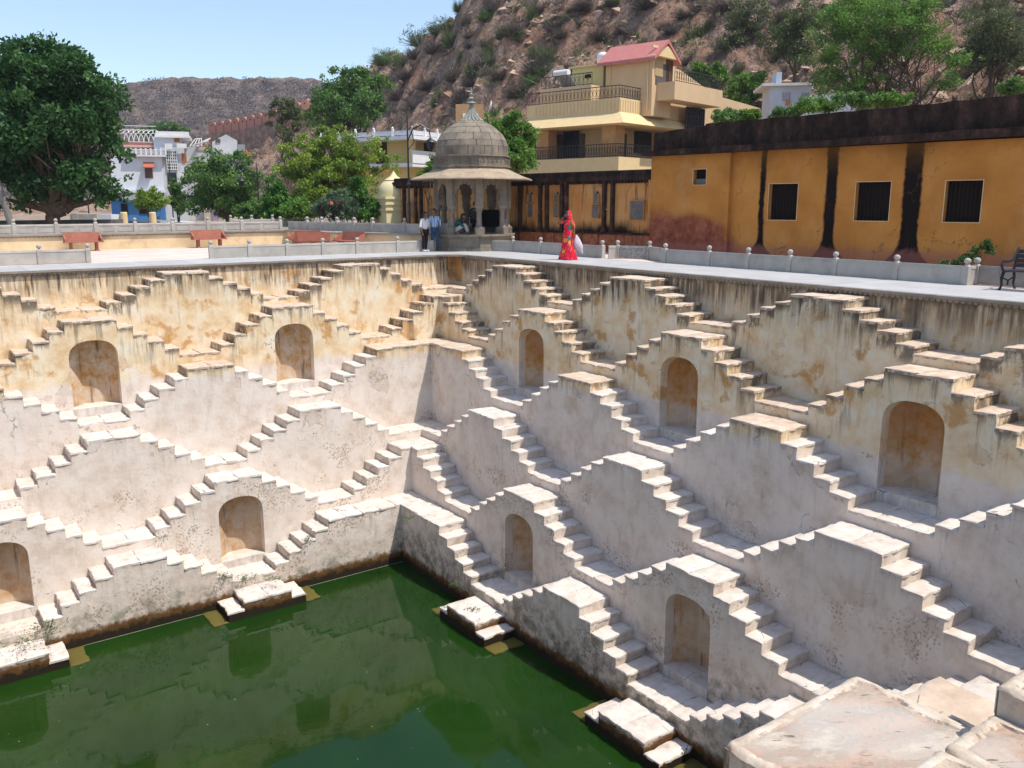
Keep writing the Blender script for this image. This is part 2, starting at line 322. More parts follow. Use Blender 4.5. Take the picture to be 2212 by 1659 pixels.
def mk_black_stone():
    m = NT('blackened_cornice', .92, .15); O = m.obj()
    st = m.ma('ADD', m.ma('MULTIPLY', m.noise(m.sc(O, (2.0, 2.0, .7)), 1, 7, .72), .75), m.ma('MULTIPLY', m.noise(O, 5.5, 7, .75), .28)); f = m.noise(O, 9, 6, .7)
    c = m.ramp(st, [(.3, (.008,.006,.005)), (.47, (.020,.013,.010)), (.58, (.052,.029,.022)), (.68, (.11,.062,.045)), (.82, (.20,.125,.09))])
    m.col(c); m.bump(f, .7, .03); return m.m
def mk_grey(name='balustrade_stone', c0=(.33,.32,.30), c1=(.50,.485,.455), stain=(.33,.20,.10)):
    m = NT(name, .75, .3); O = m.P; n = m.noise(O, 2.2, 6, .62)
    c = m.ramp(n, [(.3, c0), (.7, c1)])
    c = m.mix(m.ma('MULTIPLY', m.rnd(), .25), c, tuple(a*.75 for a in c1))
    s = m.sm(m.noise(m.sc(O, (5,5,.6)), 1, 5, .6), .62, .78); c = m.mix(m.ma('MULTIPLY', s, .45), c, stain)
    m.col(c); m.bump(m.noise(O, 22, 5, .7), .25, .01); return m.m
def mk_domestone():
    m = NT('weathered_sandstone', .88, .2); O = m.obj(); n = m.noise(O, 1.8, 6, .65); f = m.noise(O, 10, 5, .7)
    c = m.ramp(n, [(.3, (.135,.112,.088)), (.5, (.235,.195,.15)), (.7, (.32,.265,.195))])
    c = m.mix(m.ma('MULTIPLY', m.rnd(), .3), c, (.17,.15,.12))
    s = m.sm(m.noise(m.sc(O, (5,5,.8)), 1, 6, .65), .55, .70); c = m.mix(m.ma('MULTIPLY', s, .6), c, (.06,.05,.042))
    m.col(c); m.bump(f, .4, .015); return m.m
def mk_hill(name, rock=True):
    m = NT(name, .95, .1); P = m.P
    n1 = m.noise(P, .07, 5, .6); n2 = m.noise(P, .35, 8, .72); n3 = m.noise(P, 1.4, 8, .75)
    if rock:
        c = m.ramp(n3, [(.30, (.10,.062,.045)), (.40, (.26,.165,.12)), (.50, (.42,.28,.205)), (.60, (.56,.41,.32)), (.74,(.68,.54,.44))])
        sc = m.sm(n2, .53, .62); c = m.mix(m.ma('MULTIPLY', sc, .75), c, m.ramp(n3, [(.3,(.045,.036,.022)),(.55,(.12,.09,.055)),(.75,(.21,.15,.09))]))
        red = m.sm(n1, .5, .62); c = m.mix(m.ma('MULTIPLY', red, .35), c, (.30,.125,.06))
    else:
        c = m.ramp(n2, [(.35, (.19,.145,.13)), (.5, (.28,.215,.175)), (.65, (.38,.29,.23))])
        c = m.mix(m.ma('MULTIPLY', m.sm(m.noise(P, .16, 8, .75), .48, .62), .6), c, (.14,.11,.105))  # greyer ground tone, distance haze put into the colour
    m.col(c); h = m.ma('ADD', n2, n3); m.bump(h, 1.0, .6 if rock else 1.2); return m.m
def mk_leaf(name, dark, mid, light, trans=.3):
    m = NT(name, .55, .35); a = m.attr('tone')[2]
    c = m.ramp(a, [(0., dark), (.5, mid), (1., light)]); m.col(c)
    t = m.n.new('ShaderNodeBsdfTranslucent'); m._in(t.inputs[0], m.mix(.5, c, light)); mx = m.n.new('ShaderNodeMixShader'); mx.inputs[0].default_value = trans
    m.l.new(m.b.outputs[0], mx.inputs[1]); m.l.new(t.outputs[0], mx.inputs[2]); m.l.new(mx.outputs[0], m.n['Material Output'].inputs[0]); return m.m
def mk_pave():
    m = NT('court_paving', .8, .3); P = m.P; x, y, z = m.xyz()
    b = m.n.new('ShaderNodeTexBrick'); m._in(b.inputs['Vector'], P); b.inputs['Scale'].default_value = 1.0; b.inputs['Brick Width'].default_value = 1.1; b.inputs['Row Height'].default_value = .55; b.inputs['Mortar Size'].default_value = .008
    b.inputs['Color1'].default_value = (.60,.47,.40,1); b.inputs['Color2'].default_value = (.68,.58,.50,1); b.inputs['Mortar'].default_value = (.48,.36,.29,1)
    n = m.noise(P, 1.2, 6, .65); c = m.mix(m.ma('MULTIPLY', m.sm(n, .5, .7), .4), b.outputs[0], (.56,.42,.36)); m.col(c); m.bump(n, .2, .02); return m.m
def mk_walk():
    m = NT('grey_walkway_stone', .6, .35); P = m.P; n = m.noise(P, 1.1, 7, .68)
    c = m.ramp(n, [(.3, (.37,.365,.355)), (.6, (.49,.48,.465)), (.8, (.57,.555,.53))]); c = m.mix(m.ma('MULTIPLY', m.rnd(), .4), c, (.37,.36,.35))
    c = m.mix(m.ma('MULTIPLY', m.sm(m.noise(P, 3.5, 6, .7), .6, .75), .35), c, (.30,.27,.25)); m.col(c); m.bump(n, .15, .01); return m.m
PLASTER = mk_plaster(); TREAD = mk_tread(); NICHE = mk_niche(); SANDSLAB = mk_sandslab(); RIM = mk_rim(); WATER = mk_water()
BLACK = mk_black_stone(); GREY = mk_grey(); DOME = mk_domestone(); WALK = mk_walk(); PAVE = mk_pave(); ARC = mk_arc()
HILLM = mk_hill('rocky_hillside'); FARHILL = mk_hill('distant_scrub_hillside', False)
REDSTONE = simple('red_sandstone', (.33,.12,.08), .8, .3, .15, 6)
IRON = simple('black_iron', (.012,.012,.014), .45, .5, .1, 10)
DARKVOID = simple('dark_interior', (.012,.010,.009), .9, .1, .1, 3, bump=0)
# ------------------------------------------------------------------ the stepwell
U = .265; DL = 3.62*U; RUN = 1.63*U; TOPZ = -.6782
RK = [.7733, .9888, 1, .9756, .9839, .9402, .94]
Q0, Q1, Q2 = .9444, .8633, 1.0154
HH = Q0+3+Q1+Q2
def lev(k, j):
    """height of tread j (0 platform, 1-4 steps, 5 landing) of tier k"""
    z = -sum(HH*RK[i] for i in range(k-1)); r = RK[k-1]
    if j >= 1: z -= (Q0+min(j, 4)-1)*r
    if j >= 5: z -= Q1*r
    return (z+TOPZ)*U
LA, LB = 103.2*U, 106.2*U
WZ = lev(7, 2)-.028
SLT = .045
def slab_mesh(name, w, d, n, m, mat, seed, inset=False):
    """one worn tread stone, origin at its centre on the top face"""
    r = np.random.default_rng(seed); v = []; f = []
    xs = np.concatenate([[-w/2], np.linspace(-w/2+.018, w/2-.018, n), [w/2]]); ys = np.concatenate([[-d/2], np.linspace(-d/2+.018, d/2-.018, m), [d/2]])
    nx, ny = len(xs), len(ys); tl = r.normal(0, .0065, 3)
    wob = r.normal(0, .013, (4, max(nx, ny)))
    for j, y in enumerate(ys):
        for i, x in enumerate(xs):
            b = i in (0, nx-1) or j in (0, ny-1)
            xx = x+(wob[0][j] if i <= 1 else wob[1][j] if i >= nx-2 else 0); yy = y+(wob[2][i] if j <= 1 else wob[3][i] if j >= ny-2 else 0)
            v.append((xx, yy, (-.013 if b else 0)+r.normal(0, .0032)+tl[0]*x/w*2+tl[1]*y/d*2))
    for j in range(ny-1):
        for i in range(nx-1): f.append((j*nx+i, j*nx+i+1, (j+1)*nx+i+1, (j+1)*nx+i))
    ring = [i for i in range(nx)]+[j*nx+nx-1 for j in range(1, ny)]+[(ny-1)*nx+i for i in range(nx-2, -1, -1)]+[j*nx for j in range(ny-2, 0, -1)]
    b0 = len(v)
    for i in ring: v.append((v[i][0], v[i][1], -SLT-.02))
    k = len(ring)
    for i in range(k): f.append((ring[i], b0+i, b0+(i+1) % k, ring[(i+1) % k]))
    mb = MB(); mb.add(v, f); return mb.mesh(name, mat, smooth=R(50))
def rimmed_mesh(name, w, d, seed):
    """a tread in the foreground: split sandstone flags inside a worn lime rim (materials: rim, stone)"""
    r = np.random.default_rng(seed); mb = MB(); n, m = 110, 76
    xs = np.linspace(-w/2, w/2, n); ys = np.linspace(-d/2, d/2, m); v = []; f = []; rim = .085
    wob = [np.convolve(r.normal(0, .034, 140), np.hanning(17)/np.hanning(17).sum(), 'same') for _ in range(4)]
    tones = []
    for j, y in enumerate(ys):
        for i, x in enumerate(xs):
            e = min(x+w/2-wob[0][j], w/2-x-wob[1][j], y+d/2-wob[2][i], d/2-y-wob[3][i]); b = i in (0, n-1) or j in (0, m-1)
            z = 0.0 if e < rim else (-.013 if e < rim+.02 else -.008)
            eo = min(x+w/2, w/2-x, y+d/2, d/2-y); z -= .028*max(0, 1-eo/.05)**2
            z += r.normal(0, .0009)
            if e > rim: z += .006*math.sin(x*9+y*23+seed)
            cx_ = abs(x)/(w/2); cy_ = abs(y)/(d/2); rc = 1-.035*max(0, (cx_+cy_-1.86)/.14)
            v.append((x*rc+wob[0][j]*.45*cx_**8*(1 if x < 0 else -1), y*rc+wob[2][i]*.45*cy_**8, z))
    for j in range(m-1):
        for i in range(n-1):
            cx, cy = (xs[i]+xs[i+1])/2, (ys[j]+ys[j+1])/2
            e = min(cx+w/2-wob[0][j], w/2-cx-wob[1][j], cy+d/2-wob[2][i], d/2-cy-wob[3][i])
            f.append((j*n+i, j*n+i+1, (j+1)*n+i+1, (j+1)*n+i)); tones.append(0 if e < rim else 1)
    ring = [i for i in range(n)]+[j*n+n-1 for j in range(1, m)]+[(m-1)*n+i for i in range(n-2, -1, -1)]+[j*n for j in range(m-2, 0, -1)]
    b0 = len(v)
    for i in ring: v.append((v[i][0], v[i][1], -.2))
    for i in range(len(ring)): f.append((ring[i], b0+i, b0+(i+1) % len(ring), ring[(i+1) % len(ring)])); tones.append(0)
    mb.add(v, f); mb.mi = tones; return mb.mesh(name, [RIM, SANDSLAB], smooth=R(40))
_sl = {}
def slab(kind, w, d, rng_):
    key = (kind, round(w, 2), round(d, 2), rng_)
    if key not in _sl:
        if kind == 'rim': _sl[key] = rimmed_mesh('tread', w, d, rng_)
        else: _sl[key] = slab_mesh('tread', w, d, max(4, int(w/.11)), max(4, int(d/.12)), TREAD, 100+len(_sl))
    return _sl[key]
def arch_pts(w, h, sp, n=14, e=2.35):
    """half-width w, total height h, springing sp: left foot -> crown -> right foot"""
    out = [(-w, 0)]
    for i in range(n+1):
        t = math.pi*(1-i/n); c, s_ = math.cos(t), math.sin(t)
        out.append((w*math.copysign(abs(c)**(2/e), c), sp+(h-sp)*abs(s_)**(2/e)))
    out.append((w, 0)); return out
class Wall:
    def __init__(s, obj, T, L, flip, own, peaks, detail):
        s.o, s.T, s.L, s.flip, s.own, s.peaks, s.detail = obj, T, L, flip, own, peaks, detail; s.back = 0.0
    def tw(s, mb):
        mb.v = [s.T(*v) for v in mb.v]; return mb
    def part(s, name, mb, mat, parent=None, smooth=False, kind=None, label=None):
        return s.tw(mb).obj(name, mat, parent or s.o, smooth=smooth, kind=kind, label=label)
    def tread(s, name, parent, s0, s1, d0, d1, z, kind='t'):
        w, d = s1-s0, d1-d0; c = s.T((s0+s1)/2, (d0+d1)/2, z)
        me = slab(kind, w, d, random.randrange(6 if kind == 't' else 2))
        a = s.T(1, 0, 0); b = s.T(0, 0, 0); ang = math.atan2(a[1]-b[1], a[0]-b[0])
        link(name, me, parent, c, (0, 0, ang+(math.pi if kind == 't' and random.random() < .5 else 0)))
def setattrs(me, LV, c, zp, half):
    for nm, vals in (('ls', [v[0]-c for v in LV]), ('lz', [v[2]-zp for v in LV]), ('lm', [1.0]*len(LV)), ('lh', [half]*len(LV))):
        at = me.attributes.new(nm, 'FLOAT', 'POINT'); at.data.foreach_set('value', vals)
def build_wall(W, tiers=range(1, 8), visible=lambda k, c: True, kindf=lambda k, c: 't'):
    L = W.L; INF = 1e9
    for k in tiers:
        y0, y1 = (k-1)*DL - (W.back if k == 1 else 0), k*DL
        a, b = ((k-1)*DL, L-(k-1)*DL) if W.own else (k*DL, L-k*DL)
        iv = [(p-h, p+h) for p, h in W.peaks[k]]
        iv = [(max(x0, a), min(x1, b)) for x0, x1 in iv if x1 > a and x0 < b]
        iv.sort()
        zb = lev(min(k+1, 7), 5)-.35 if k < 6 else -10.7
        jmax = 5
        marks = []
        prev_end = a
        for i, (p0, p1) in enumerate(iv):
            lo = max(p0-4*RUN, a if i == 0 else -INF); hi = min(p1+4*RUN, b if i == len(iv)-1 else INF)
            if i > 0 and lo < prev_end: lo = (lo+prev_end)/2
            # steps of this block
            segs = []
            for j in range(4, 0, -1):
                x0, x1 = p0-j*RUN, p0-(j-1)*RUN
                if p0 > a+1e-6 and x1 > lo+.02: segs.append((max(x0, lo), x1, j))
            segs.append((p0, p1, 0))
            for j in range(1, 5):
                x0, x1 = p1+(j-1)*RUN, p1+j*RUN
                if p1 < b-1e-6 and x0 < hi-.02: segs.append((x0, min(x1, hi), j))
            if k == 7:
                segs = [q for q in segs if q[2] <= 2]
                lo, hi = segs[0][0], segs[-1][1]
            c = (p0+p1)/2; vis = visible(k, c)
            # landing before the block
            if lo > prev_end+.02 and k < 7:
                mb = MB(); mb.box(prev_end, lo, y0, y1, zb, lev(k, 5)-SLT*.8)
                lb = W.part('landing', mb, PLASTER)
                if vis:
                    n = max(1, round((lo-prev_end)/.7)); xs = np.linspace(prev_end, lo, n+1)
                    for x0, x1 in zip(xs[:-1], xs[1:]): W.tread('landing_stone', lb, x0+.003, x1-.003, y0+.002, y1+.008, lev(k, 5), kindf(k, c))
            prev_end = hi
            rl = random.Random(int(k*1000+c*37)); sj = {}
            segs = [[x0, x1, j] for x0, x1, j in segs]
            for q in range(len(segs)-1):
                dj = rl.uniform(-.024, .024); segs[q][1] += dj; segs[q+1][0] += dj
            zj = [0.0 if q[2] == 0 else rl.uniform(-.021, .021) for q in segs]
            if W is WC and k == 2: zj = [z_-(.13 if q[0] > c and q[2] else 0) for z_, q in zip(zj, segs)]
            # block outline
            out = []
            for (x0, x1, j), dz in zip(segs, zj):
                z = lev(k, j)-SLT*.8+dz; out += [(x0, z), (x1, z)]
            out[0] = (lo, out[0][1]); out[-1] = (hi, out[-1][1])
            has_niche = k in (2, 5) and p0 > a+.1 and p1 < b-.1
            bot = [(hi, zb), (lo, zb)]
            zs = None
            if has_niche:
                nw = .66; zs = lev(k+1, 4)+.015; zt = lev(k, 0)-.58
                ar = [(c+x, z) for x, z in arch_pts(nw, zt-zb, zt-zb-.5)]
                ar = [(x, zb+z) for x, z in ar]
                bot = [(hi, zb)]+ar[::-1]+[(lo, zb)]
            mb = MB(); mb.extr(out+bot, y0, y1)
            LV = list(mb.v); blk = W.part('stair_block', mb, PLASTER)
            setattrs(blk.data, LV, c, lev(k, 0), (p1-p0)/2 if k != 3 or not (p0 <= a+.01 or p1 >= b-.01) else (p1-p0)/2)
            if vis:
                for (x0, x1, j), dz in zip(segs, zj):
                    w = x1-x0; z = lev(k, j)+dz
                    ov0 = .010 if (j > 0 and (x0+x1)/2 < c) or j == 0 else 0.0
                    ov1 = .010 if (j > 0 and (x0+x1)/2 > c) or j == 0 else 0.0
                    if j == 0:
                        n = max(1, round(w/.62)) if kindf(k, c) == 't' else 1; xs = np.linspace(x0-ov0, x1+ov1, n+1)
                        for q0, q1 in zip(xs[:-1], xs[1:]): W.tread('platform_stone', blk, q0+.0025, q1-.0025, y0+.002, y1+.01, z, kindf(k, c))
                    else: W.tread('step', blk, x0-ov0, x1+ov1, y0+.002, y1+.01, z, kindf(k, c))
            if has_niche:
                # recess lining: three canted panels, and the sill block
                pl = [(-nw-.03, y1-.16), (-nw-.03, y1-.24), (-.26, y1-.66), (.26, y1-.66), (nw+.03, y1-.24), (nw+.03, y1-.16)]
                mb = MB(); n = len(pl)
                vs = [(c+x, y, z) for z in (zs-.25, zt+.06) for x, y in pl]
                mb.add(vs, [(i, i+1, n+i+1, n+i) for i in range(n-1)]+[tuple(range(n, 2*n))])
                nb = W.part('niche', mb, NICHE, blk)
                mb = MB(); mb.box(c-nw+.001, c+nw-.001, y1-.7, y1+.012, zs-.3, zs); W.part('niche_sill', mb, TREAD, blk)
        if prev_end < b-.02 and k < 7:
            mb = MB(); mb.box(prev_end, b, y0, y1, zb, lev(k, 5)-SLT*.8); lb = W.part('landing', mb, PLASTER)
            if visible(k, b):
                n = max(1, round((b-prev_end)/.7)); xs = np.linspace(prev_end, b, n+1)
                for x0, x1 in zip(xs[:-1], xs[1:]): W.tread('landing_stone', lb, x0+.003, x1-.003, y0+.002, y1+.008, lev(k, 5), kindf(k, b))
def pk(odd, even, L, half, k3end, k6end, corner2=8.1, k5end=19.5):
    """platform intervals of every tier, in riser units"""
    h = half; o, e = odd, even
    P = {1: [(c, h) for c in o],
         2: [(corner2-2.6, 2.6)]+[(c, h) for c in e]+[(L-corner2+2.6, 2.6)],
         3: [(k3end/2, k3end/2)]+[(c, h) for c in o[1:-1]]+[(L-k3end/2, k3end/2)],
         4: [(c, h) for c in e],
         5: [(k5end/2, k5end/2)]+[(c, h) for c in o[1:-1]]+[(L-k5end/2, k5end/2)],
         6: [(k6end/2, k6end/2)]+[(c, h) for c in e[1:-1]]+[(L-k6end/2, k6end/2)],
         7: [(c, h) for c in o[1:-1]]}
    return {k: [(c*U, hh*U) for c, hh in v] for k, v in P.items()}
PA = pk([16.95, 39.8, 63.3, 86.25], [28.35, 51.4, 74.85], 103.2, 2.6, 18.7, 31.0)
PB = pk([17.7, 41.0, 64.9, 88.5], [28.5, 52.6, 76.6], 106.2, 2.68, 18.7, 30.8)
wallA = E('stepwell_wall', (0, 0, 0), label='far wall of the stepwell, sunlit zigzag stairs on the left side', cat='stepwell wall', group='stair walls of the stepwell')
wallB = E('stepwell_wall', (0, 0, 0), label='shaded right-hand wall of the stepwell below the ochre building', cat='stepwell wall', group='stair walls of the stepwell')
wallC = E('stepwell_wall', (0, 0, 0), label='near wall of the stepwell with split sandstone platform in the foreground', cat='stepwell wall', group='stair walls of the stepwell')
wallD = E('stepwell_wall', (0, 0, 0), kind='structure')
WA = Wall(wallA, lambda s, d, z: (-s, -d, z), LA, False, True, PA, True)
WB = Wall(wallB, lambda s, d, z: (-d, -s, z), LB, True, False, PB, True)
PC = dict(PA); PC[1] = [(q[0]+(1.6*U if 60 < q[0]/U < 66 else 0), q[1]) for q in PA[1]]
WC = Wall(wallC, lambda s, d, z: (-s, -LB+d, z), LA, True, True, PC, True)
WD = Wall(wallD, lambda s, d, z: (-LA+d, -s, z), LB, False, False, PB, False)
WC_LATE = None
build_wall(WA, visible=lambda k, c: c < 19.5)
build_wall(WB, visible=lambda k, c: True)
WC.back = .5
build_wall(WC, tiers=range(1, 8), visible=lambda k, c: k <= 4 and c < 18, kindf=lambda k, c: 'rim' if k <= 2 else 't')
build_wall(WD, visible=lambda k, c: False)
# retaining face behind the first tier, coping and its scalloped frieze
def petal_row(T, s0, s1, step=.132):
    mb = MB(); n = int((s1-s0)/step)
    for i in range(n):
        c = s0+(i+.5)*step; w = step*.46; zt = -.072; h = .075
        pts = [(c-w, zt), (c-w, zt-h*.45), (c-w*.6, zt-h*.85), (c, zt-h), (c+w*.6, zt-h*.85), (c+w, zt-h*.45), (c+w, zt)]
        mb.extr(pts, .0, .045)
        mb.v[-14:] = mb.v[-14:]
    mb.v = [T(*v) for v in mb.v]; return mb
COPE = mk_grey('coping_edge', (.20,.17,.14), (.36,.31,.25), (.08,.06,.05))
for W, vis in ((WA, True), (WB, True), (WC, False), (WD, False)):
    mb = MB(); e0, e1 = (-.6, W.L+.6) if W.own else (0, W.L)
    bk = W.back; mb.box(e0, e1, -.6-bk, -bk, lev(1, 5)-.5, -.068); LV = list(mb.v); ro = W.part('retaining_face', mb, PLASTER); setattrs(ro.data, LV, 0, -.07, 99.0)
    mb = MB(); g = .11
    mb.box(g, W.L-g, -bk, g-bk, -.066, -.006); W.part('coping', mb, COPE)
    if vis: petal_row(W.T, .75, W.L-.1).obj('scalloped_frieze', COPE, W.o, kind='stuff')
# the coping cuts across the far right corner
mb = MB(); q = .95; mb.prism([(-.0, -.0), (-q, -.0), (-q, -.11), (-.11, -q), (-.0, -q)], -.0655, -.0055); mb.obj('corner_coping', COPE, wallA)
WARM = simple('sheltered_orange_plaster', (.50,.28,.11), .9, .2, .25, 3, dirt=(.10,.06,.04))
mb = MB(); mb.box(-.36, 0, -.004, 0.02, lev(1, 5)+.25, -.068); mb.obj('sheltered_plaster', WARM, wallA)
mb = MB(); mb.box(-.004, .02, -.45, -.006, lev(1, 5)+.1, -.068); mb.obj('sheltered_plaster', WARM, wallB)
# pale scum and painted meniscus highlight where the far wall meets the water
SC_ = simple('pale_scum_and_glint', (.42,.40,.30), .6, .3, .2, 4, bump=0)
mb = MB(); mb.box(21.6*U, LA-21.6*U, 6*DL, 6*DL+.006, WZ-.02, WZ+.006); WA.part('scum_glint_line', mb, SC_)
# water
mb = MB(); mb.add([(-LA, -LB, WZ), (0, -LB, WZ), (0, 0, WZ), (-LA, 0, WZ)], [(0, 1, 2, 3)]); w_ = mb.obj('water', WATER, kind='structure', norm=False)
r_ = np.random.default_rng(9); mb = MB()
for i in range(70):
    x_, y_ = r_.uniform(-LA+6, -6.2), r_.uniform(-LB+6, -6.0); s_ = r_.uniform(.006, .02); a_ = r_.uniform(0, 6.28); c_, d_ = math.cos(a_)*s_, math.sin(a_)*s_
    mb.add([(x_+c_, y_+d_, WZ+.003), (x_-d_*.5, y_+c_*.5, WZ+.004), (x_-c_, y_-d_, WZ+.003), (x_+d_*.5, y_-c_*.5, WZ+.005)], [(0, 1, 2, 3)])
tag(mb.obj('floating_litter', SC_, kind='stuff', norm=False), 'tiny pale specks and leaves floating on the green water', 'litter')
# weeds rooted on ledges and in corners
LEAFW = mk_leaf('weed_leaf', (.02,.06,.012), (.05,.11,.02), (.10,.17,.04))
def weed(name, P, n, rad, h, label, cat='weed', seed=1, dead=False, group='weeds growing on the stepwell ledges'):
    r = np.random.default_rng(seed); mb = MB()
    for i in range(n):
        a = r.uniform(0, 6.28); d = r.uniform(0, rad); x, y = d*math.cos(a), d*math.sin(a); z = r.uniform(0, h)*(1-d/rad*.6)
        l = r.uniform(.03, .07); b = r.uniform(0, 6.28); ux, uy = math.cos(b)*l, math.sin(b)*l; vx, vy = -math.sin(b)*l*.3, math.cos(b)*l*.3
        mb.add([(x, y, z), (x+ux*.5+vx, y+uy*.5+vy, z+l*.3), (x+ux, y+uy, z+l*.35), (x+ux*.5-vx, y+uy*.5-vy, z+l*.3)], [(0, 1, 2, 3)])
        if i % 6 == 0: mb.tube((x*.3, y*.3, 0), (x, y, z), .004, .003, 4)
    o = mb.obj(name, LEAFW, None, P, norm=False); at = o.data.attributes.new('tone', 'FLOAT', 'FACE'); at.data.foreach_set('value', r.uniform(0, 1, len(o.data.polygons)))
    tag(o, label, cat, group, 'stuff'); return o
def TA(s, d, z): return (-s*U, -d*DL, z)
def TB(s, d, z): return (-d*DL, -s*U, z)
weed('weed', (-5.0*DL/DL*.0-8.2*U+.1, -2.05*DL, lev(3, 0)), 60, .28, .2, 'dark green weed in the inner corner on the upper far-right ledge', seed=3)
weed('weed', (-11.6*U, -2.1*DL, lev(3, 0)), 40, .22, .05, 'flat grass tuft on the far wall ledge just left of the inner corner', seed=4)
weed('weed', TA(60.2, 6.1, lev(6, 5)+.0), 120, .45, .28, 'bushy green weed beside the lowest left niche sill', seed=5)
weed('weed', TA(62.3, 6.6, lev(6, 5)), 150, .8, .04, 'straggling weeds flat across the lowest left landing', seed=6)
weed('weed', TA(41.0, 6.1, lev(6, 5)), 90, .4, .07, 'grass strip under the central lower niche sill', seed=7)
weed('weed', TA(38.3, 6.6, lev(6, 5)), 60, .3, .05, 'thin grass on the landing right of the central lower niche', seed=8)
weed('weed', TA(43.2, 6.05, lev(6, 4)), 60, .25, .12, 'grass tuft left of the central lower niche beside the steps', seed=9)
weed('weed', TA(33.6, 6.05, lev(6, 2)), 60, .2, .15, 'green tuft on the narrow steps right of the central lower niche', seed=10)
weed('weed', TA(48.0+.5, 5.3, lev(5, 5)), 40, .3, .04, 'small flat weed on the far wall landing above the lowest platforms', seed=11)
weed('weed', TB(26.6, 6.5, lev(6, 0)), 60, .3, .04, 'dry weed on the long pale platform by the inner water corner', seed=12)
weed('weed', TB(41.0, 6.6, lev(7, 0)), 40, .22, .03, 'small weed on the first block standing in the water', seed=13)
weed('weed', TB(38.2, 6.7, lev(6, 4)), 40, .2, .05, 'weed on the lowest step above the shaded landing at the water', seed=14)

# ------------------------------------------------------------------ terrace round the well
ter = E('terrace', (0, 0, 0), kind='structure')
WW = 2.62
def walk_slabs(T, L, lo, hi, step=1.25):
    x = lo; 
    while x < hi-.01:
        x1 = min(hi, x+step*random.uniform(.9, 1.12)); 
        if hi-x1 < .4: x1 = hi
        mb = MB(); y = 0.0 ; dz = random.uniform(-.0015, .0015)
        mb.box(x+.005, x1-.005, -WW, .0, -.07, dz)
        mb.v = [T(*v) for v in mb.v]; mb.obj('paving_slab', WALK, ter); x = x1
walk_slabs(WA.T, LA, -WW, LA)
walk_slabs(WB.T, LB, 0.0, LB)
mb = MB(); mb.box(-LA-8, 6, -LB-WW-6, -LB-.5, -.07, 0); mb.obj('paving_slab', WALK, ter)
mb = MB(); mb.box(-LA-8, -LA, -LB, 0, -.07, 0); mb.obj('paving_slab', WALK, ter)
mb = MB()
mb.add([(-70, WW, -.012), (12, WW, -.012), (12, 20, -.012), (-70, 20, -.012)], [(0, 1, 2, 3)]); mb.obj('courtyard_paving', PAVE, kind='structure', norm=False)
mb = MB(); mb.add([(WW, -LB-12, -.012), (14, -LB-12, -.012), (14, WW, -.012), (WW, WW, -.012)], [(0, 1, 2, 3)]); mb.obj('side_paving', PAVE, kind='structure', norm=False)
# ------------------------------------------------------------------ balustrades
BALS = mk_grey('balustrade_marble', (.32,.29,.255), (.46,.425,.375), (.30,.20,.12))
def post_mesh(h=.47, w=.15):
    mb = MB(); mb.box(-w/2, w/2, -w/2, w/2, 0, h-.03); mb.prism([(-w/2,-w/2),(w/2,-w/2),(w/2,w/2),(-w/2,w/2)], h-.03, h+.02, [(-.035,-.035),(.035,-.035),(.035,.035),(-.035,.035)])
    return mb.mesh('post', BALS)
def ball_mesh(h=.47):
    mb = MB(); mb.lathe([(.03, h), (.034, h+.03), (.05, h+.04), (.07, h+.065), (.079, h+.10), (.070, h+.135), (.045, h+.158), (.01, h+.17)], 14); return mb.mesh('ball_finial', BALS, True)
POST, BALL = post_mesh(), ball_mesh()
def panel(bal, P, Q, z, h=.45, t=.07, framed=False, mat=None):
    P, Q = np.array(P, float), np.array(Q, float); d = Q-P; L = math.hypot(*d); a = math.atan2(d[1], d[0])
    mb = MB(); mb.box(.05, L-.05, -t/2, t/2, 0, h-.07)
    mb.prism([(.05, -t/2-.012), (L-.05, -t/2-.012), (L-.05, t/2+.012), (.05, t/2+.012)], h-.07, h, [(.05, -t/2+.006), (L-.05, -t/2+.006), (L-.05, t/2-.006), (.05, t/2-.006)])
    if framed:
        for k in range(2):
            x0 = .14+k*(L-.1)/2; x1 = x0+(L-.1)/2-.16
            for a0, a1, b0, b1 in ((x0, x1, .06, .078), (x0, x1, h-.125, h-.107), (x0, x0+.018, .078, h-.125), (x1-.018, x1, .078, h-.125)): mb.box(a0, a1, -t/2-.012, -t/2+.001, b0, b1)
    o = mb.mesh('panel', mat or BALS); return link('panel', o, bal, (P[0], P[1], z), (0, 0, a))
def balustrade(pts, z, label, group='stone balustrades round the terrace', framed=False, posts=None, mats=None, h=.45):
    b = E('balustrade', (0, 0, 0), label=label, cat='balustrade', group=group)
    for i, p in enumerate(pts):
        if posts is None or posts[i]:
            a = math.atan2(pts[min(i+1, len(pts)-1)][1]-pts[max(i-1, 0)][1], pts[min(i+1, len(pts)-1)][0]-pts[max(i-1, 0)][0])
            if i < len(pts)-1: a = math.atan2(pts[i+1][1]-p[1], pts[i+1][0]-p[0])
            po = link('post', POST, b, (p[0], p[1], z), (0, 0, a)); link('ball_finial', BALL, po)
    for i in range(len(pts)-1): panel(b, pts[i], pts[i+1], z, h, framed=framed, mat=(mats or {}).get(i))
    return b
def lineu(us, P, Q, z=0.0):
    """points of the line P-Q seen at the columns us"""
    P, Q = np.array(P, float), np.array(Q, float); out = []
    for u in us:
        d = ray(u, 500); A = np.array([[Q[0]-P[0], -d[0]], [Q[1]-P[1], -d[1]]]); t = np.linalg.solve(A, CAM[:2]-P)[0]; out.append(tuple(P+(Q-P)*t))
    return out
AL = ((-14.4, 3.05), (-1.2, 2.25))
pA0 = lineu([-130, -25, 80, 185.4], *AL); balustrade(pA0, 0, 'low stone balustrade in front of the first red bench, at the left edge')
pA1 = lineu([452.7, 536.5, 618.5, 696, 770.4, 858, 938], *AL); balustrade(pA1, 0, 'low stone balustrade between the courtyard gap and the pavilion', posts=[1]*6+[0])
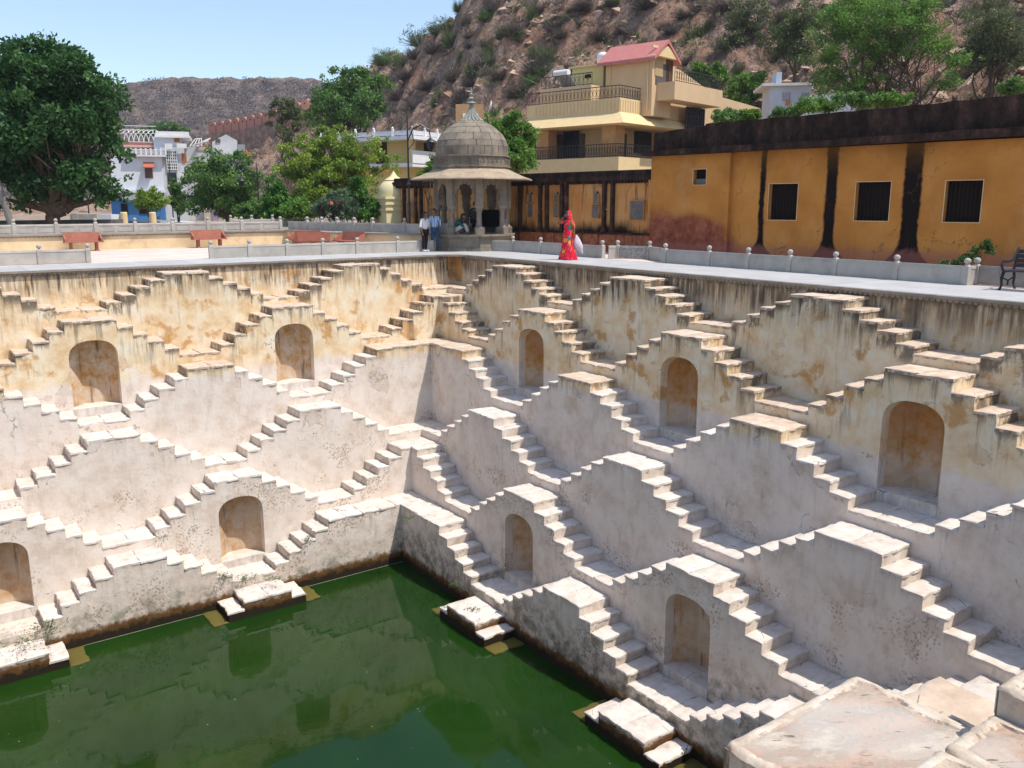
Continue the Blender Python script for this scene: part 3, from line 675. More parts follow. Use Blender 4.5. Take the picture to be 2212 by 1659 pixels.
rough = simple('rough_grey_panel', (.27,.26,.25), .9, .2, .35, 14)
BL = ((2.66, 1.0), (2.66, -19.0))
pB0 = [(2.25, .95)]+lineu([1108, 1168, 1302], *BL); balustrade(pB0, 0, 'plain balustrade beside the pavilion behind the woman in red', posts=[0, 1, 1, 1])
pj = lineu([1302], *BL)[0]; pB1 = lineu([1438.8, 1534, 1619, 1710, 1809.5, 1943, 2097], *BL)
balustrade([(pj[0]+.12, pj[1]-.12), (3.12, -5.95), (3.62, -7.05), (3.0, -8.35), (pB1[0][0]+.12, pB1[0][1]+.12)], 0, 'set-back balustrade with a rough dark grey panel', posts=[0, 1, 1, 0, 0], mats={1: rough})
balustrade(pB1, 0, 'long run of pale balustrade panels in front of the ochre building')
e = pB1[-1]; balustrade([(e[0]+.1, e[1]), (3.05, e[1]-.03), (3.05, -21.5), (3.05, -24), (3.05, -26.5), (3.05, -29)], 0, 'stained balustrade behind the black iron bench', posts=[0, 1, 1, 1, 1, 1], mats={1: mk_grey('stained_panel', (.22,.19,.17), (.36,.33,.30), (.05,.03,.02))})
# ------------------------------------------------------------------ raised platform behind the courtyard, with its own balustrades
PZ = .70
pc = (-2.2, 12.0); r1 = onz(729, 502, PZ); r2 = onz(890, 504, PZ)
plat = E('raised_platform', (0, 0, 0), label='raised cream plastered platform behind the courtyard benches', cat='platform')
CREAM = simple('cream_render', (.66,.50,.30), .9, .2, .14, 1.6, dirt=(.30,.22,.15))
outl = [(-70, 12.0), pc, (r1[0], r1[1]), (r2[0], r2[1]), (1.0, 2.4), (4.4, 2.4), (8, 30), (-70, 30)]
mb = MB(); mb.prism(outl, -.01, PZ-.07); mb.obj('wall', CREAM, plat)
mb = MB(); mb.prism([(-70, 11.9), (pc[0]-.1, 11.9), (r1[0]-.1, r1[1]-.05), (r2[0]-.12, r2[1]-.05), (.9, 2.4), (4.4, 2.4), (8, 30), (-70, 30)], PZ-.07, PZ); mb.obj('coping', COPE, plat)
mb = petal_row(lambda s, d, z: (-s, 12.0-d, z+PZ), 2.3, 24, .16); mb.obj('scalloped_frieze', COPE, plat, kind='stuff')
balustrade([(x, 12.25) for x in [q[0] for q in lineu([-70, 31, 122.5, 207.6, 293, 374, 450, 522.8, 606.5], (-30, 12.25), (-2, 12.25))]], PZ, 'upper balustrade of framed panels along the cream platform', framed=True, h=.40)
rr1 = (r1[0]+.12, r1[1]); rr2 = (r2[0]+.1, r2[1])
balustrade([(-2.0, 12.25)]+lineu([664.6, 696, 729, 766, 805.6, 874.6, 930], (-2.05, 12.25), rr2), PZ, 'upper balustrade turning from the platform corner towards the pavilion', h=.40, posts=[0]+[1]*7)
far_b = lineu([500, 545, 590, 640, 680, 725, 775, 822, 860], (-16, 17.5), (2, 17.5)); balustrade(far_b, PZ+.02, 'farther balustrade with ball posts behind the platform', h=.40)
mb = MB(); mb.box(-26, -8.5, 17.2, 17.4, PZ, PZ+.5); tag(mb.obj('low_wall', simple('grey_low_wall', (.13,.115,.105), .9, .2, .3, 3)), 'dark grey low wall behind the platform balustrade', 'wall')
# ------------------------------------------------------------------ domed pavilion (chhatri) at the far corner
CC = onz(1010, 543); dirc = np.array([math.cos(R(57.7)), math.sin(R(57.7)), 0]); CC = CC+dirc*1.6+RT*.235; CC[2] = 0
chh = E('domed_pavilion', CC, R(0), label='grey stone pavilion with octagonal eave, ribbed dome and finial at the corner', cat='pavilion')
A8 = math.pi/8
def ngon(r, n=8, rot=A8): return [(r*math.cos(2*math.pi*i/n+rot), r*math.sin(2*math.pi*i/n+rot)) for i in range(n)]
mb = MB(); mb.prism(ngon(1.78), 0, .12); mb.prism(ngon(1.70), .12, .50); mb.prism(ngon(1.70), .50, .56, ngon(1.80)); mb.prism(ngon(1.80), .56, .60); mb.prism(ngon(1.86), .60, .68)
mb.obj('plinth', DOME, chh)
mb = MB(); mb.prism([(-2.1, .9), (-1.2, .9), (-1.2, 2.2), (-2.1, 2.2)], 0, .68)
cr = 1.50
for i, (x, y) in enumerate(ngon(cr)):
    m_ = MB(); rr = A8+i*math.pi/4
    m_.prism([(a*.19, b*.19) for a, b in ((-1,-1),(1,-1),(1,1),(-1,1))], .68, .96)
    m_.lathe([(.19, .96), (.125, 1.02), (.115, 1.08), (.105, 1.55), (.11, 1.60), (.15, 1.64), (.13, 1.69), (.19, 1.78), (.20, 1.86)], 12)
    m_.prism([(a*.15, b*.15) for a, b in ((-1,-1),(1,-1),(1,1),(-1,1))], 1.86, 2.95)
    m_.obj('column', DOME, chh, (x, y, 0), (0, 0, rr), smooth=R(35))
def cusped(w, h0, h1, n=5):
    """cusped arch outline from left springing to right springing"""
    out = []; N = 9
    for k in range(N):
        t = math.pi*(1-(k+.0)/N); t2 = math.pi*(1-(k+1.0)/N)
        for q in range(4):
            tt = t+(t2-t)*q/4; bump = 1-.14*math.sin(math.pi*q/4)
            out.append((w*math.cos(tt)*(2-bump if False else bump+.0), h0+(h1-h0)*math.sin(tt)*bump))
    out.append((w, h0)); return out
ng = ngon(cr)
for i in range(8):
    a, b = np.array(ng[i]), np.array(ng[(i+1) % 8]); L = math.hypot(*(b-a)); mid = (a+b)/2; ang = math.atan2(*(b-a)[::-1])
    w = L/2-.13; m_ = MB(); ar = cusped(w, 2.0, 2.80)
    m_.extr([(-L/2+.08, 1.9), (-L/2+.08, 2.98), (L/2-.08, 2.98), (L/2-.08, 1.9)]+[(w, 1.9)]+ar[::-1]+[(-w, 1.9)], -.07, .07)
    m_.obj('cusped_arch', DOME, chh, (mid[0], mid[1], 0), (0, 0, ang))
    if i in (0, 1, 2, 5):
        pass
mb = MB(); mb.prism(ngon(1.62), 2.95, 3.02); mb.obj('lintel_ring', DOME, chh)
EAVE = simple('eave_stone', (.37,.29,.20), .85, .2, .16, 4, dirt=(.22,.17,.12))
for i in range(8):
    o8, i8 = ngon(2.62), ngon(1.55); j = (i+1) % 8; m_ = MB()
    t = lambda p, q, k: (p[0]+(q[0]-p[0])*k, p[1]+(q[1]-p[1])*k)
    rows = []
    for k, z in ((0, 2.93), (.35, 3.05), (.7, 3.21), (1, 3.36)):
        rows.append((t(o8[i], i8[i], k), t(o8[j], i8[j], k), z))
    vs = []
    for A_, B_, z in rows: vs += [(*A_, z), (*B_, z)]
    for A_, B_, z in rows: vs += [(*A_, z-.05), (*B_, z-.05)]
    fs = [(2*k, 2*k+1, 2*k+3, 2*k+2) for k in range(3)]+[(8+2*k, 8+2*k+2, 8+2*k+3, 8+2*k+1) for k in range(3)]+[(0, 8, 9, 1), (6, 7, 15, 14)]+[(2*k, 2*k+2, 2*k+10, 2*k+8) for k in range(3)]+[(2*k+1, 2*k+9, 2*k+11, 2*k+3) for k in range(3)]
    m_.add(vs, fs); m_.obj('eave_slab', EAVE, chh, norm=True)
mb = MB(); mb.prism(ngon(1.62), 3.30, 3.40); mb.prism(ngon(1.68), 3.40, 3.45); mb.obj('drum_base', DOME, chh)
mb = MB(); mb.prism(ngon(1.62), 3.45, 3.82); mb.prism(ngon(1.69), 3.82, 3.87); mb.obj('drum', DOME, chh)
# carved scrolls on the drum band
for i in range(8):
    a, b = np.array(ngon(1.62)[i]), np.array(ngon(1.62)[(i+1) % 8]); L = math.hypot(*(b-a)); mid = (a+b)/2; ang = math.atan2(*(b-a)[::-1]); m_ = MB()
    n = 6
    for k in range(n):
        cx = -L/2+(k+.5)*L/n
        for q in range(8):
            t0, t1 = q/8*5.2+.6, (q+1)/8*5.2+.6; r0 = .075*(1-q/12); r1_ = .075*(1-(q+1)/12)
            m_.tube((cx+r0*math.cos(t0), -.012, 3.64+r0*1.5*math.sin(t0)), (cx+r1_*math.cos(t1), -.012, 3.64+r1_*1.5*math.sin(t1)), .016, None, 4, False)
        m_.tube((cx-L/n/2, -.012, 3.47), (cx-L/n/2, -.012, 3.81), .012, None, 4, False)
    m_.box(-L/2, L/2, -.025, -.001, 3.455, 3.485); m_.box(-L/2, L/2, -.025, -.001, 3.79, 3.818)
    m_.obj('carved_band', DOME, chh, (mid[0], mid[1], 0), (0, 0, ang))
# dome courses: individual curved stones
prof = [(1.51, 3.87), (1.52, 4.24), (1.45, 4.47), (1.28, 4.75), (1.01, 5.00), (.70, 5.19), (.42, 5.32)]
FZ = -.08
for c in range(len(prof)-1):
    n = [14, 14, 12, 12, 10, 8][c]; (ra, za), (rb, zb_) = prof[c], prof[c+1]
    for k in range(n):
        t0 = 2*math.pi*(k+.5*(c % 2))/n+.012/ra; t1 = 2*math.pi*(k+1+.5*(c % 2))/n-.012/ra; m_ = MB(); N = 4; vs = []; th = .09
        hop = random.uniform(0, .012)
        for (r_, z_) in ((ra+hop, za+.004), (rb+hop, zb_-.004), (ra-th, za), (rb-th, zb_)):
            for q in range(N+1):
                t = t0+(t1-t0)*q/N; vs.append((r_*math.cos(t), r_*math.sin(t), z_))
        w = N+1
        fs = [(q, q+1, w+q+1, w+q) for q in range(N)]+[(2*w+q, 3*w+q, 3*w+q+1, 2*w+q+1) for q in range(N)]+[(q, 2*w+q, 2*w+q+1, q+1) for q in range(N)]+[(w+q, w+q+1, 3*w+q+1, 3*w+q) for q in range(N)]+[(0, w, 3*w, 2*w), (N, 2*w+N, 3*w+N, w+N)]
        m_.add(vs, fs); m_.obj('dome_stone', DOME, chh, smooth=R(30))
mb = MB(); mb.lathe([(r_-.05, z_) for r_, z_ in prof], 24); mb.obj('dome_lining', simple('dark_joint', (.09,.08,.07)), chh)  # dark lining fills the gaps between the dome stones
FIN = simple('finial_stone', (.24,.25,.225), .8, .3, .2, 8)
mb = MB()
for k in range(16):
    a = 2*math.pi*k/16; c_, s_ = math.cos(a), math.sin(a)
    mb.path([(c_*r_, s_*r_, z_) for r_, z_ in ((.47, 5.34), (.36, 5.44), (.22, 5.60), (.12, 5.80), (.06, 5.98))], [.075, .06, .045, .03, .02], 5)
mb.lathe([(.46, 5.37), (.34, 5.45), (.21, 5.60), (.11, 5.80), (.055, 6.0), (.06, 6.02), (.14, 6.04), (.20, 6.09), (.16, 6.13), (.08, 6.15), (.05, 6.18), (.10, 6.22), (.13, 6.27), (.07, 6.32), (.04, 6.35), (.07, 6.39), (.08, 6.44), (.04, 6.48), (.03, 6.52), (.04, 6.56), (.01, 6.72)], 14)
mb.obj('lotus_finial', FIN, chh, (0, 0, FZ), smooth=R(40))
# parapet seats between the rear columns
for i in (6, 7, 0, 1, 2, 3):
    a, b = np.array(ng[i]), np.array(ng[(i+1) % 8]); L = math.hypot(*(b-a)); mid = (a+b)/2; ang = math.atan2(*(b-a)[::-1]); m_ = MB()
    m_.box(-L/2+.2, L/2-.2, -.04, .04, .68, 1.12)
    for q in (-1, 1): m_.box(q*(L/2-.22)-.05, q*(L/2-.22)+.05, -.055, .055, .68, 1.16); m_.lathe([(.03, 1.16), (.055, 1.21), (.03, 1.26)], 8, (q*(L/2-.22), 0, 0))
    m_.obj('seat_panel', BALS, chh, (mid[0], mid[1], 0), (0, 0, ang))
# dark cover of the shaft opening seen behind the right bay
mb = MB(); bq = onz(1048, 500, .68)
mb.box(-.62, .62, -.04, .04, .0, .72)
tag(mb.obj('black_screen', simple('black_cloth', (.006,.006,.006), .9, .1, .1), None, (CC[0]+.95, CC[1]-.1, .95), (0, 0, R(-35))), 'flat black screen standing behind the right bay of the pavilion', 'screen')
# ------------------------------------------------------------------ ochre building and arcaded wall, both in one frame along the terrace
BF = Frame((4.85, 2.88, 0), -82.0)
def holed(mb, t0, t1, z0, z1, holes, y=0.0, depth=.25):
    """front face at y with openings (t0,t1,z0,z1) and their reveals"""
    ts = sorted({t0, t1, *[h[0] for h in holes], *[h[1] for h in holes]}); zs = sorted({z0, z1, *[h[2] for h in holes], *[h[3] for h in holes]})
    for i in range(len(ts)-1):
        for j in range(len(zs)-1):
            ct, cz = (ts[i]+ts[i+1])/2, (zs[j]+zs[j+1])/2
            if any(h[0] < ct < h[1] and h[2] < cz < h[3] for h in holes): continue
            mb.add([(ts[i], y, zs[j]), (ts[i+1], y, zs[j]), (ts[i+1], y, zs[j+1]), (ts[i], y, zs[j+1])], [(0, 1, 2, 3)])
    for a, b, c, d in holes:
        mb.add([(a, y, c), (b, y, c), (b, y, d), (a, y, d), (a, y+depth, c), (b, y+depth, c), (b, y+depth, d), (a, y+depth, d)], [(0, 4, 5, 1), (1, 5, 6, 2), (2, 6, 7, 3), (3, 7, 4, 0)])
fx = lambda u, v, y=0.0: BF.hit_y(u, v, y)
och = E('ochre_building', BF.O, BF.az, label='long ochre building with black stains and four square windows on the right', cat='building')
tj = fx(1410, 450)[0]; tend = fx(2212, 450)[0]+9
m, O, x, y, z, nm, nf, c = mk_ochre()
for u0, wid, zb0 in ((1649, .09, 1.0), (1797, .17, 1.0), (1972, .25, .7)):
    t0, zt = fx(u0, 430)
    prof_ = m.ma('ADD', wid, m.ma('MULTIPLY', m.ma('POWER', m.sm(z, 1.0, -.15), 2.0), .55))
    dx_ = m.ma('ABSOLUTE', m.ma('ADD', m.ma('SUBTRACT', x, t0-.05), m.ma('MULTIPLY', m.ma('SUBTRACT', m.noise(m.sc(O, (1, 1, 1.1)), 1.0, 4, .6), .5), .22)))
    k = m.sm(m.ma('ADD', m.ma('SUBTRACT', dx_, prof_), m.ma('MULTIPLY', m.ma('SUBTRACT', nf, .5), .12)), .06, -.03)
    c = m.mix(k, c, (.008, .005, .004))
    k2 = m.ma('MULTIPLY', m.sm(m.ma('SUBTRACT', dx_, prof_), .75, .0), m.sm(z, 2.6, 3.6)); c = m.mix(m.ma('MULTIPLY', k2, .4), c, (.13,.065,.015))
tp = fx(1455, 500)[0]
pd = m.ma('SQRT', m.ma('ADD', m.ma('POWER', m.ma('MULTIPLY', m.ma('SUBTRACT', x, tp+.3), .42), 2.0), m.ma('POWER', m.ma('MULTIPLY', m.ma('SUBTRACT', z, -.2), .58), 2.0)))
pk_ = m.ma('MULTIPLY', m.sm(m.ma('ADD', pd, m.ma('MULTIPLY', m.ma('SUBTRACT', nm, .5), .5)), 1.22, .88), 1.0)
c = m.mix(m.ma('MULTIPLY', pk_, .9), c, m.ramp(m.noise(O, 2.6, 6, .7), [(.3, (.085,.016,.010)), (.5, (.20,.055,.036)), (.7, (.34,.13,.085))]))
bs = m.sm(m.ma('ADD', z, m.ma('MULTIPLY', nf, .5)), .85, .6); c = m.mix(m.ma('MULTIPLY', bs, .55), c, (.34,.13,.10))
top = m.sm(m.ma('ADD', z, m.ma('MULTIPLY', nf, .7)), 3.55, 4.1); c = m.mix(m.ma('MULTIPLY', top, .3), c, (.20,.09,.02))
dr = m.sm(m.noise(m.sc(O, (9, 9, .5)), 1, 6, .65), .56, .70); un = m.ma('MULTIPLY', m.sm(z, 1.25, .4), 1.0); c = m.mix(m.ma('MULTIPLY', dr, m.ma('ADD', .10, m.ma('MULTIPLY', un, .35))), c, (.17,.075,.03))
pw = m.n.new('ShaderNodeVectorMath'); pw.operation = 'ADD'; m._in(pw.inputs[0], O); sc_ = m.n.new('ShaderNodeVectorMath'); sc_.operation = 'SCALE'; m._in(sc_.inputs[0], m.noise(O, 2.4, 5, .6, 0, True)); sc_.inputs[3].default_value = .8; m.l.new(sc_.outputs[0], pw.inputs[1])
ck = m.ma('MULTIPLY', m.sm(m.voro(pw.outputs[0], .4, 'DISTANCE_TO_EDGE'), .006, .001), m.sm(m.noise(O, .7, 2), .5, .58)); c = m.mix(m.ma('MULTIPLY', ck, .7), c, (.12,.05,.02))
m.col(c); m.bump(m.ma('ADD', nf, m.ma('MULTIPLY', nm, 1.5)), .35, .03); OCHRE = m.m
wins = []
for u0, v0, u1, v1 in ((1503, 366, 1531, 399), (1660, 397, 1722, 475), (1847, 393, 1922, 477), (2040, 390, 2120, 480)):
    ta, _ = fx(u0, (v0+v1)/2); tb, _ = fx(u1, (v0+v1)/2); _, za = fx((u0+u1)/2, v1); _, zb_ = fx((u0+u1)/2, v0); wins.append((ta, tb, za, zb_))
w0 = wins[2]; wins.append((w0[0]*2-wins[1][0]+2.6, w0[1]*2-wins[1][1]+2.6, w0[2], w0[3])) if False else None
tjog = fx(1578, 450)[0]; zc = fx(1800, 318)[1]
mb = MB(); holed(mb, tjog, tend, -.3, zc, wins[1:4]); mb.box(tjog, tend, .30, 5.5, -.3, zc-.01); mb.obj('wall', OCHRE, och)
mb = MB(); yj = -.16; holed(mb, tj, tjog, -.3, zc-.02, [wins[0]], yj, .22)
mb.add([(tjog, yj, -.3), (tjog, 0, -.3), (tjog, 0, zc-.02), (tjog, yj, zc-.02)], [(0, 1, 2, 3)]); mb.add([(tj, yj, -.3), (tj, 5.5, -.3), (tj, 5.5, zc-.02), (tj, yj, zc-.02)], [(0, 3, 2, 1)]); mb.box(tj, tjog, .30, 5.5, -.3, zc-.01)
mb.obj('projecting_bay', OCHRE, och)
TRIM = simple('window_edge', (.60,.42,.24), .8, .2); BAR = simple('window_bars', (.022,.009,.006), .7, .2)
for i, (a, b, c_, d) in enumerate(wins):
    yy = yj if i == 0 else 0.0; e = .022
    m_ = MB()
    for q in ((a-e, b+e, d, d+e), (a-e, b+e, c_-e, c_), (a-e, a, c_, d), (b, b+e, c_, d)): m_.box(q[0], q[1], yy-.012, yy+.03, q[2], q[3])
    wf = m_.obj('window', TRIM, och)
    m_ = MB(); m_.add([(a, yy+.215, c_), (b, yy+.215, c_), (b, yy+.215, d), (a, yy+.215, d)], [(0, 1, 2, 3)]); m_.obj('dark_opening', DARKVOID, wf, norm=False)
    if i: 
        n = 9
        for k in range(1, n):
            t = a+(b-a)*k/n; m_ = MB(); m_.tube((t, yy+.16, c_), (t, yy+.16, d), .012, None, 6); m_.obj('bar', BAR, wf)
    else:
        m_ = MB(); m_.box(a+.03, b-.05, yy+.10, yy+.2, c_+.02, c_+(d-c_)*.38); m_.obj('air_cooler', simple('grey_metal', (.12,.12,.12), .5), wf)
# roofline: cornice ledge, parapet that climbs towards the right
lo = [(u, v) for u, v in ((1385, 337), (1540, 330), (1700, 321), (1900, 309), (2212, 292), (2500, 276))]
hi = [(1399, 289), (1521, 273), (1526, 267), (1620, 259), (1800, 244), (1952, 230), (2212, 203), (2500, 172)]
def band(name, pts_b, pts_t, y0, y1, mat):
    tb = [fx(u, v, y0) for u, v in pts_b]; tt = [fx(u, v, y0) for u, v in pts_t]
    a = tj-.25 if name != 'parapet' else tj; ts = sorted({a, tend, *[t for t, _ in tb if a < t < tend], *[t for t, _ in tt if a < t < tend], *np.linspace(a, tend, 60)})
    m_ = MB(); zb2 = np.interp(ts, [p[0] for p in tb], [p[1] for p in tb]); zt2 = np.interp(ts, [p[0] for p in tt], [p[1] for p in tt]); j = [random.uniform(-.02, .02) for _ in ts]
    vs = []
    for t, b_, t_, q in zip(ts, zb2, zt2, j): vs += [(t, y0+q*.6, b_), (t, y0+q*.6, t_+q), (t, y1, t_+q), (t, y1, b_)]
    fs = []
    for i in range(len(ts)-1):
        for k in range(4): fs.append((4*i+k, 4*i+4+k, 4*i+4+(k+1) % 4, 4*i+(k+1) % 4))
    fs += [(0, 1, 2, 3), tuple(4*(len(ts)-1)+k for k in (3, 2, 1, 0))]
    m_.add(vs, fs); return m_.obj(name, mat, och)
mid_ = [(1385, 327), (1540, 317), (1700, 308), (1900, 293), (2212, 272), (2500, 253)]
band('cornice', lo, mid_, -.42, .3, BLACK)
band('parapet', [(u, v+8) for u, v in mid_], hi, -.06, .35, BLACK)
mb = MB(); mb.box(tj, tend, .3, 5.5, zc-.01, zc+.25); mb.obj('roof', BLACK, och)
# bracket stain under the cornice
# ---- arcaded wall
ta0 = fx(852, 430)[0]; ztop = fx(1250, 371)[1]; zcor = fx(1250, 382)[1]; zlow = fx(1250, 392)[1]; zdado = .76
arc = E('arcaded_wall', BF.O, BF.az, label='weathered orange wall with blind arches and stone lattice windows behind the pavilion', cat='wall')
mb = MB(); mb.box(ta0, tj-.01, .12, .6, -.3, zlow); mb.obj('wall', ARC, arc)
mb = MB(); mb.box(ta0-.05, tj-.02, -.10, .65, zlow, zcor); mb.obj('cornice', BLACK, arc)
mb = MB(); mb.box(ta0, tj-.03, .0, .6, zcor, ztop); mb.obj('parapet', BLACK, arc)
mb = MB(); mb.box(ta0-.03, tj-.02, -.06, .12, zdado-.06, zdado+.02); mb.obj('dado_moulding', BLACK, arc)
mb = MB(); mb.box(ta0, tj-.02, .0, .12, -.3, zdado-.06); mb.obj('dado', ARC, arc)
n = int((tj-ta0)/.16); mb = MB()
for k in range(n):
    t = ta0+k*.16; mb.extr([(t+.02, zlow), (t+.02, zlow-.06), (t+.08, zlow-.12), (t+.14, zlow-.06), (t+.14, zlow)], .0, .12)
mb.obj('frieze_petals', BLACK, arc, kind='stuff')
PIL = simple('blackened_pilaster', (.045,.026,.018), .9, .15, .5, 5, dirt=(.20,.10,.05))
def pilaster(u, w=.16, mat=None):
    t = fx(u, 430)[0]; m_ = MB(); m_.box(t-w/2, t+w/2, -.04, .12, zdado+.02, zlow-.002); m_.box(t-w/2-.03, t+w/2+.03, -.06, .12, zdado+.02, zdado+.14); m_.obj('pilaster', mat or PIL, arc)
for u in (856, 872, 897, 908, 1122, 1166, 1180, 1213, 1222, 1304, 1322): pilaster(u, .13)
pilaster(1406, .22, ARC)
LAT = mk_grey('stone_lattice', (.16,.15,.14), (.30,.285,.26), (.05,.04,.03))
def lattice(t0, t1, z0, z1, arch=False, parent=None, y=.02):
    f_ = MB(); e = .02
    f_.box(t0-e, t1+e, y-.02, y+.1, z0-e, z0); f_.box(t0-e, t1+e, y-.02, y+.1, z1, z1+e) if not arch else None; f_.box(t0-e, t0, y-.02, y+.1, z0, z1-(.1 if arch else 0)); f_.box(t1, t1+e, y-.02, y+.1, z0, z1-(.1 if arch else 0))
    o = f_.obj('window', ARC, arc); m_ = MB(); s_ = .085; N = int((t1-t0)/s_); K = int((z1-z0)/s_)
    for i in range(N+1):
        for k in range(K+1):
            t, z_ = t0+i*(t1-t0)/N, z0+k*(z1-z0)/K
            for dt, dz in ((1, 1), (1, -1)):
                if i < N and 0 <= k+dz <= K:
                    q = (t0+(i+dt)*(t1-t0)/N, z0+(k+dz)*(z1-z0)/K)
                    if arch and (abs((t+q[0])/2-(t0+t1)/2)/((t1-t0)/2))**2+max(0, ((z_+q[1])/2-(z1-.25))/.25)**2 > 1.05: continue
                    m_.tube((t, y+.03, z_), (q[0], y+.03, q[1]), .014, None, 4, False)
    m_.obj('lattice', LAT, o, kind='stuff'); m_ = MB(); ww = t0, t1
    m_.add([(t0, .117, z0), (t1, .117, z0), (t1, .117, z1-(.14 if arch else 0)), ((t0+t1)/2, .117, z1), (t0, .117, z1-(.14 if arch else 0))], [(0, 1, 2, 3, 4)]); m_.obj('dark_opening', DARKVOID, o, norm=False)
def arch_rib(t0, t1, z0, z1, parent=arc, r=.022, y=.10, dots=True):
    w = (t1-t0)/2; c_ = (t0+t1)/2; pts = []
    for k in range(19):
        a = math.pi*(1-k/18); b = 1+.05*abs(math.sin(a*5)); pk2 = .16*max(0, 1-abs(k-9)/3)
        pts.append((c_+w*math.cos(a), y, z0+(z1-z0)*(math.sin(a)**.8)*1.0*(b-.05)+pk2*.5))
    m_ = MB(); m_.path([(t0, y, z0-.5)]+pts+[(t1, y, z0-.5)], r, 5); m_.obj('arch_moulding', ARC, arc)
ARCB = [(1130, 1164, 1147), (1184, 1212, 1198), (1226, 1302, 1262), (1330, 1400, 1376), (874, 896, 882), (912, 940, 926), (1240, 1300, 1270)]
def bay(u0, u1, uc, wl, wt):
    t0, t1, tc = fx(u0, 430)[0], fx(u1, 430)[0], fx(uc, 430)[0]; w = wl
    arch_rib(t0+.08, t1-.08, 2.15, 2.75)
    return tc
for u0, u1, uc in ((1124, 1164, 1144), (1184, 1213, 1200), (1228, 1303, 1286)):
    t0, t1 = fx(u0, 430)[0], fx(u1, 430)[0]; tc = fx(uc, 430)[0]
    arch_rib(t0+.12, t1-.10, 2.25, 2.85)
    lattice(tc-.18, tc+.18, 1.35, 1.9); lattice(tc-.14, tc+.14, 2.0, 2.42, True)
    m_ = MB(); N = 12
    for k in range(N):
        a0, a1 = 2*math.pi*k/N, 2*math.pi*(k+1)/N; m_.tube((tc+.09*math.cos(a0), .10, 2.62+.09*math.sin(a0)), (tc+.09*math.cos(a1), .10, 2.62+.09*math.sin(a1)), .018, None, 5, False)
    m_.lathe([(.05, 0), (.02, .03)], 8, (0, 0, 0)); m_.v[-16:] = [(tc+a, .12-cc, 2.62+b) for a, b, cc in m_.v[-16:]]; m_.obj('rosette', ARC, arc)
for uc, w in ((1375, .33), (883, .22)):
    tc = fx(uc, 430)[0]; arch_rib(tc-.62, tc+.62, 2.05, 2.75); lattice(tc-w, tc+w, 1.30, 2.02)
for uc in (926,): 
    tc = fx(uc, 430)[0]; lattice(tc-.15, tc+.15, 1.25, 1.7); lattice(tc-.11, tc+.11, 1.85, 2.3, True); arch_rib(tc-.5, tc+.5, 2.1, 2.7)
for u in (1114, 1173, 1217, 1313, 890):
    tc = fx(u, 430)[0]; m_ = MB(); m_.path([(tc-.12, .1, 1.2), (tc-.12, .1, 2.3), (tc, .1, 2.5), (tc+.12, .1, 2.3), (tc+.12, .1, 1.2), (tc-.12, .1, 1.2)], .014, 4); m_.box(tc-.15, tc+.15, .06, .12, 1.66, 1.72); m_.obj('panel_moulding', ARC, arc)
# plant against the ochre wall
# ------------------------------------------------------------------ benches
def stone_bench():
    o = E('stone_bench', (0, 0, 0), label='x', cat='bench', group='red sandstone benches in the courtyard')
    W_ = 1.62
    mb = MB(); mb.box(-W_/2, W_/2, -.30, .22, .42, .48); mb.obj('seat', REDSTONE, o)
    mb = MB(); mb.add([(-W_/2+.05, .20, .48), (W_/2-.05, .20, .48), (W_/2-.05, .30, .90), (-W_/2+.05, .30, .90), (-W_/2+.05, .27, .48), (W_/2-.05, .27, .48), (W_/2-.05, .36, .90), (-W_/2+.05, .36, .90)], [(0,1,2,3), (4,7,6,5), (0,4,5,1), (1,5,6,2), (2,6,7,3), (3,7,4,0)])
    mb.obj('backrest', REDSTONE, o)
    for q in (-1, 1):
        m_ = MB(); x0 = q*(W_/2-.06); m_.add([(x0-.035, -.22, .48), (x0-.035, .25, .48), (x0-.035, .30, .80), (x0-.035, .12, .74), (x0-.035, -.1, .62), (x0-.035, -.22, .60)]+[(x0+.035, -.22, .48), (x0+.035, .25, .48), (x0+.035, .30, .80), (x0+.035, .12, .74), (x0+.035, -.1, .62), (x0+.035, -.22, .60)], [(0,1,2,3,4,5), (11,10,9,8,7,6)]+[(i, 6+i, 6+(i+1) % 6, (i+1) % 6) for i in range(6)]); m_.obj('armrest', REDSTONE, o)
        m_ = MB(); x0 = q*(W_/2-.28); m_.box(x0-.07, x0+.07, -.2, .2, 0, .06); m_.prism([(x0-.05, -.16), (x0+.05, -.16), (x0+.05, .16), (x0-.05, .16)], .06, .42); m_.obj('leg', REDSTONE, o)
    return o
def copy_tree(o, parent=None):
    c = o.copy(); SC.collection.objects.link(c); c.parent = parent
    for ch in [q for q in bpy.data.objects if q.parent == o]: copy_tree(ch, c)
    return c
b0 = stone_bench(); BN = []
for u, v, az, y_, lab in ((178, 540, 0, 11.3, 'red sandstone bench against the cream wall, behind the left balustrade'), (450, 536, 0, 11.3, 'red sandstone bench against the cream wall, beside the courtyard gap'),
                      (672, 535, 176, 5.6, 'red sandstone bench with its plain back turned to the well'), (655, 530, -60, 8.0, 'small red bench partly hidden behind the backwards bench'), (752, 530, -75, 5.2, 'red sandstone bench cut off at the pavilion end of the courtyard wall')):
    P = lineu([u], (-20, y_), (0, y_))[0]; BN.append((P[0], P[1], az, lab))
for i, (x_, y_, az, lab) in enumerate(BN):
    o = b0 if i == 0 else copy_tree(b0)
    o.location = (x_, y_, -.012); o.scale = (.93, .93, .86); o.rotation_euler = (0, 0, R(az)); o['label'] = lab
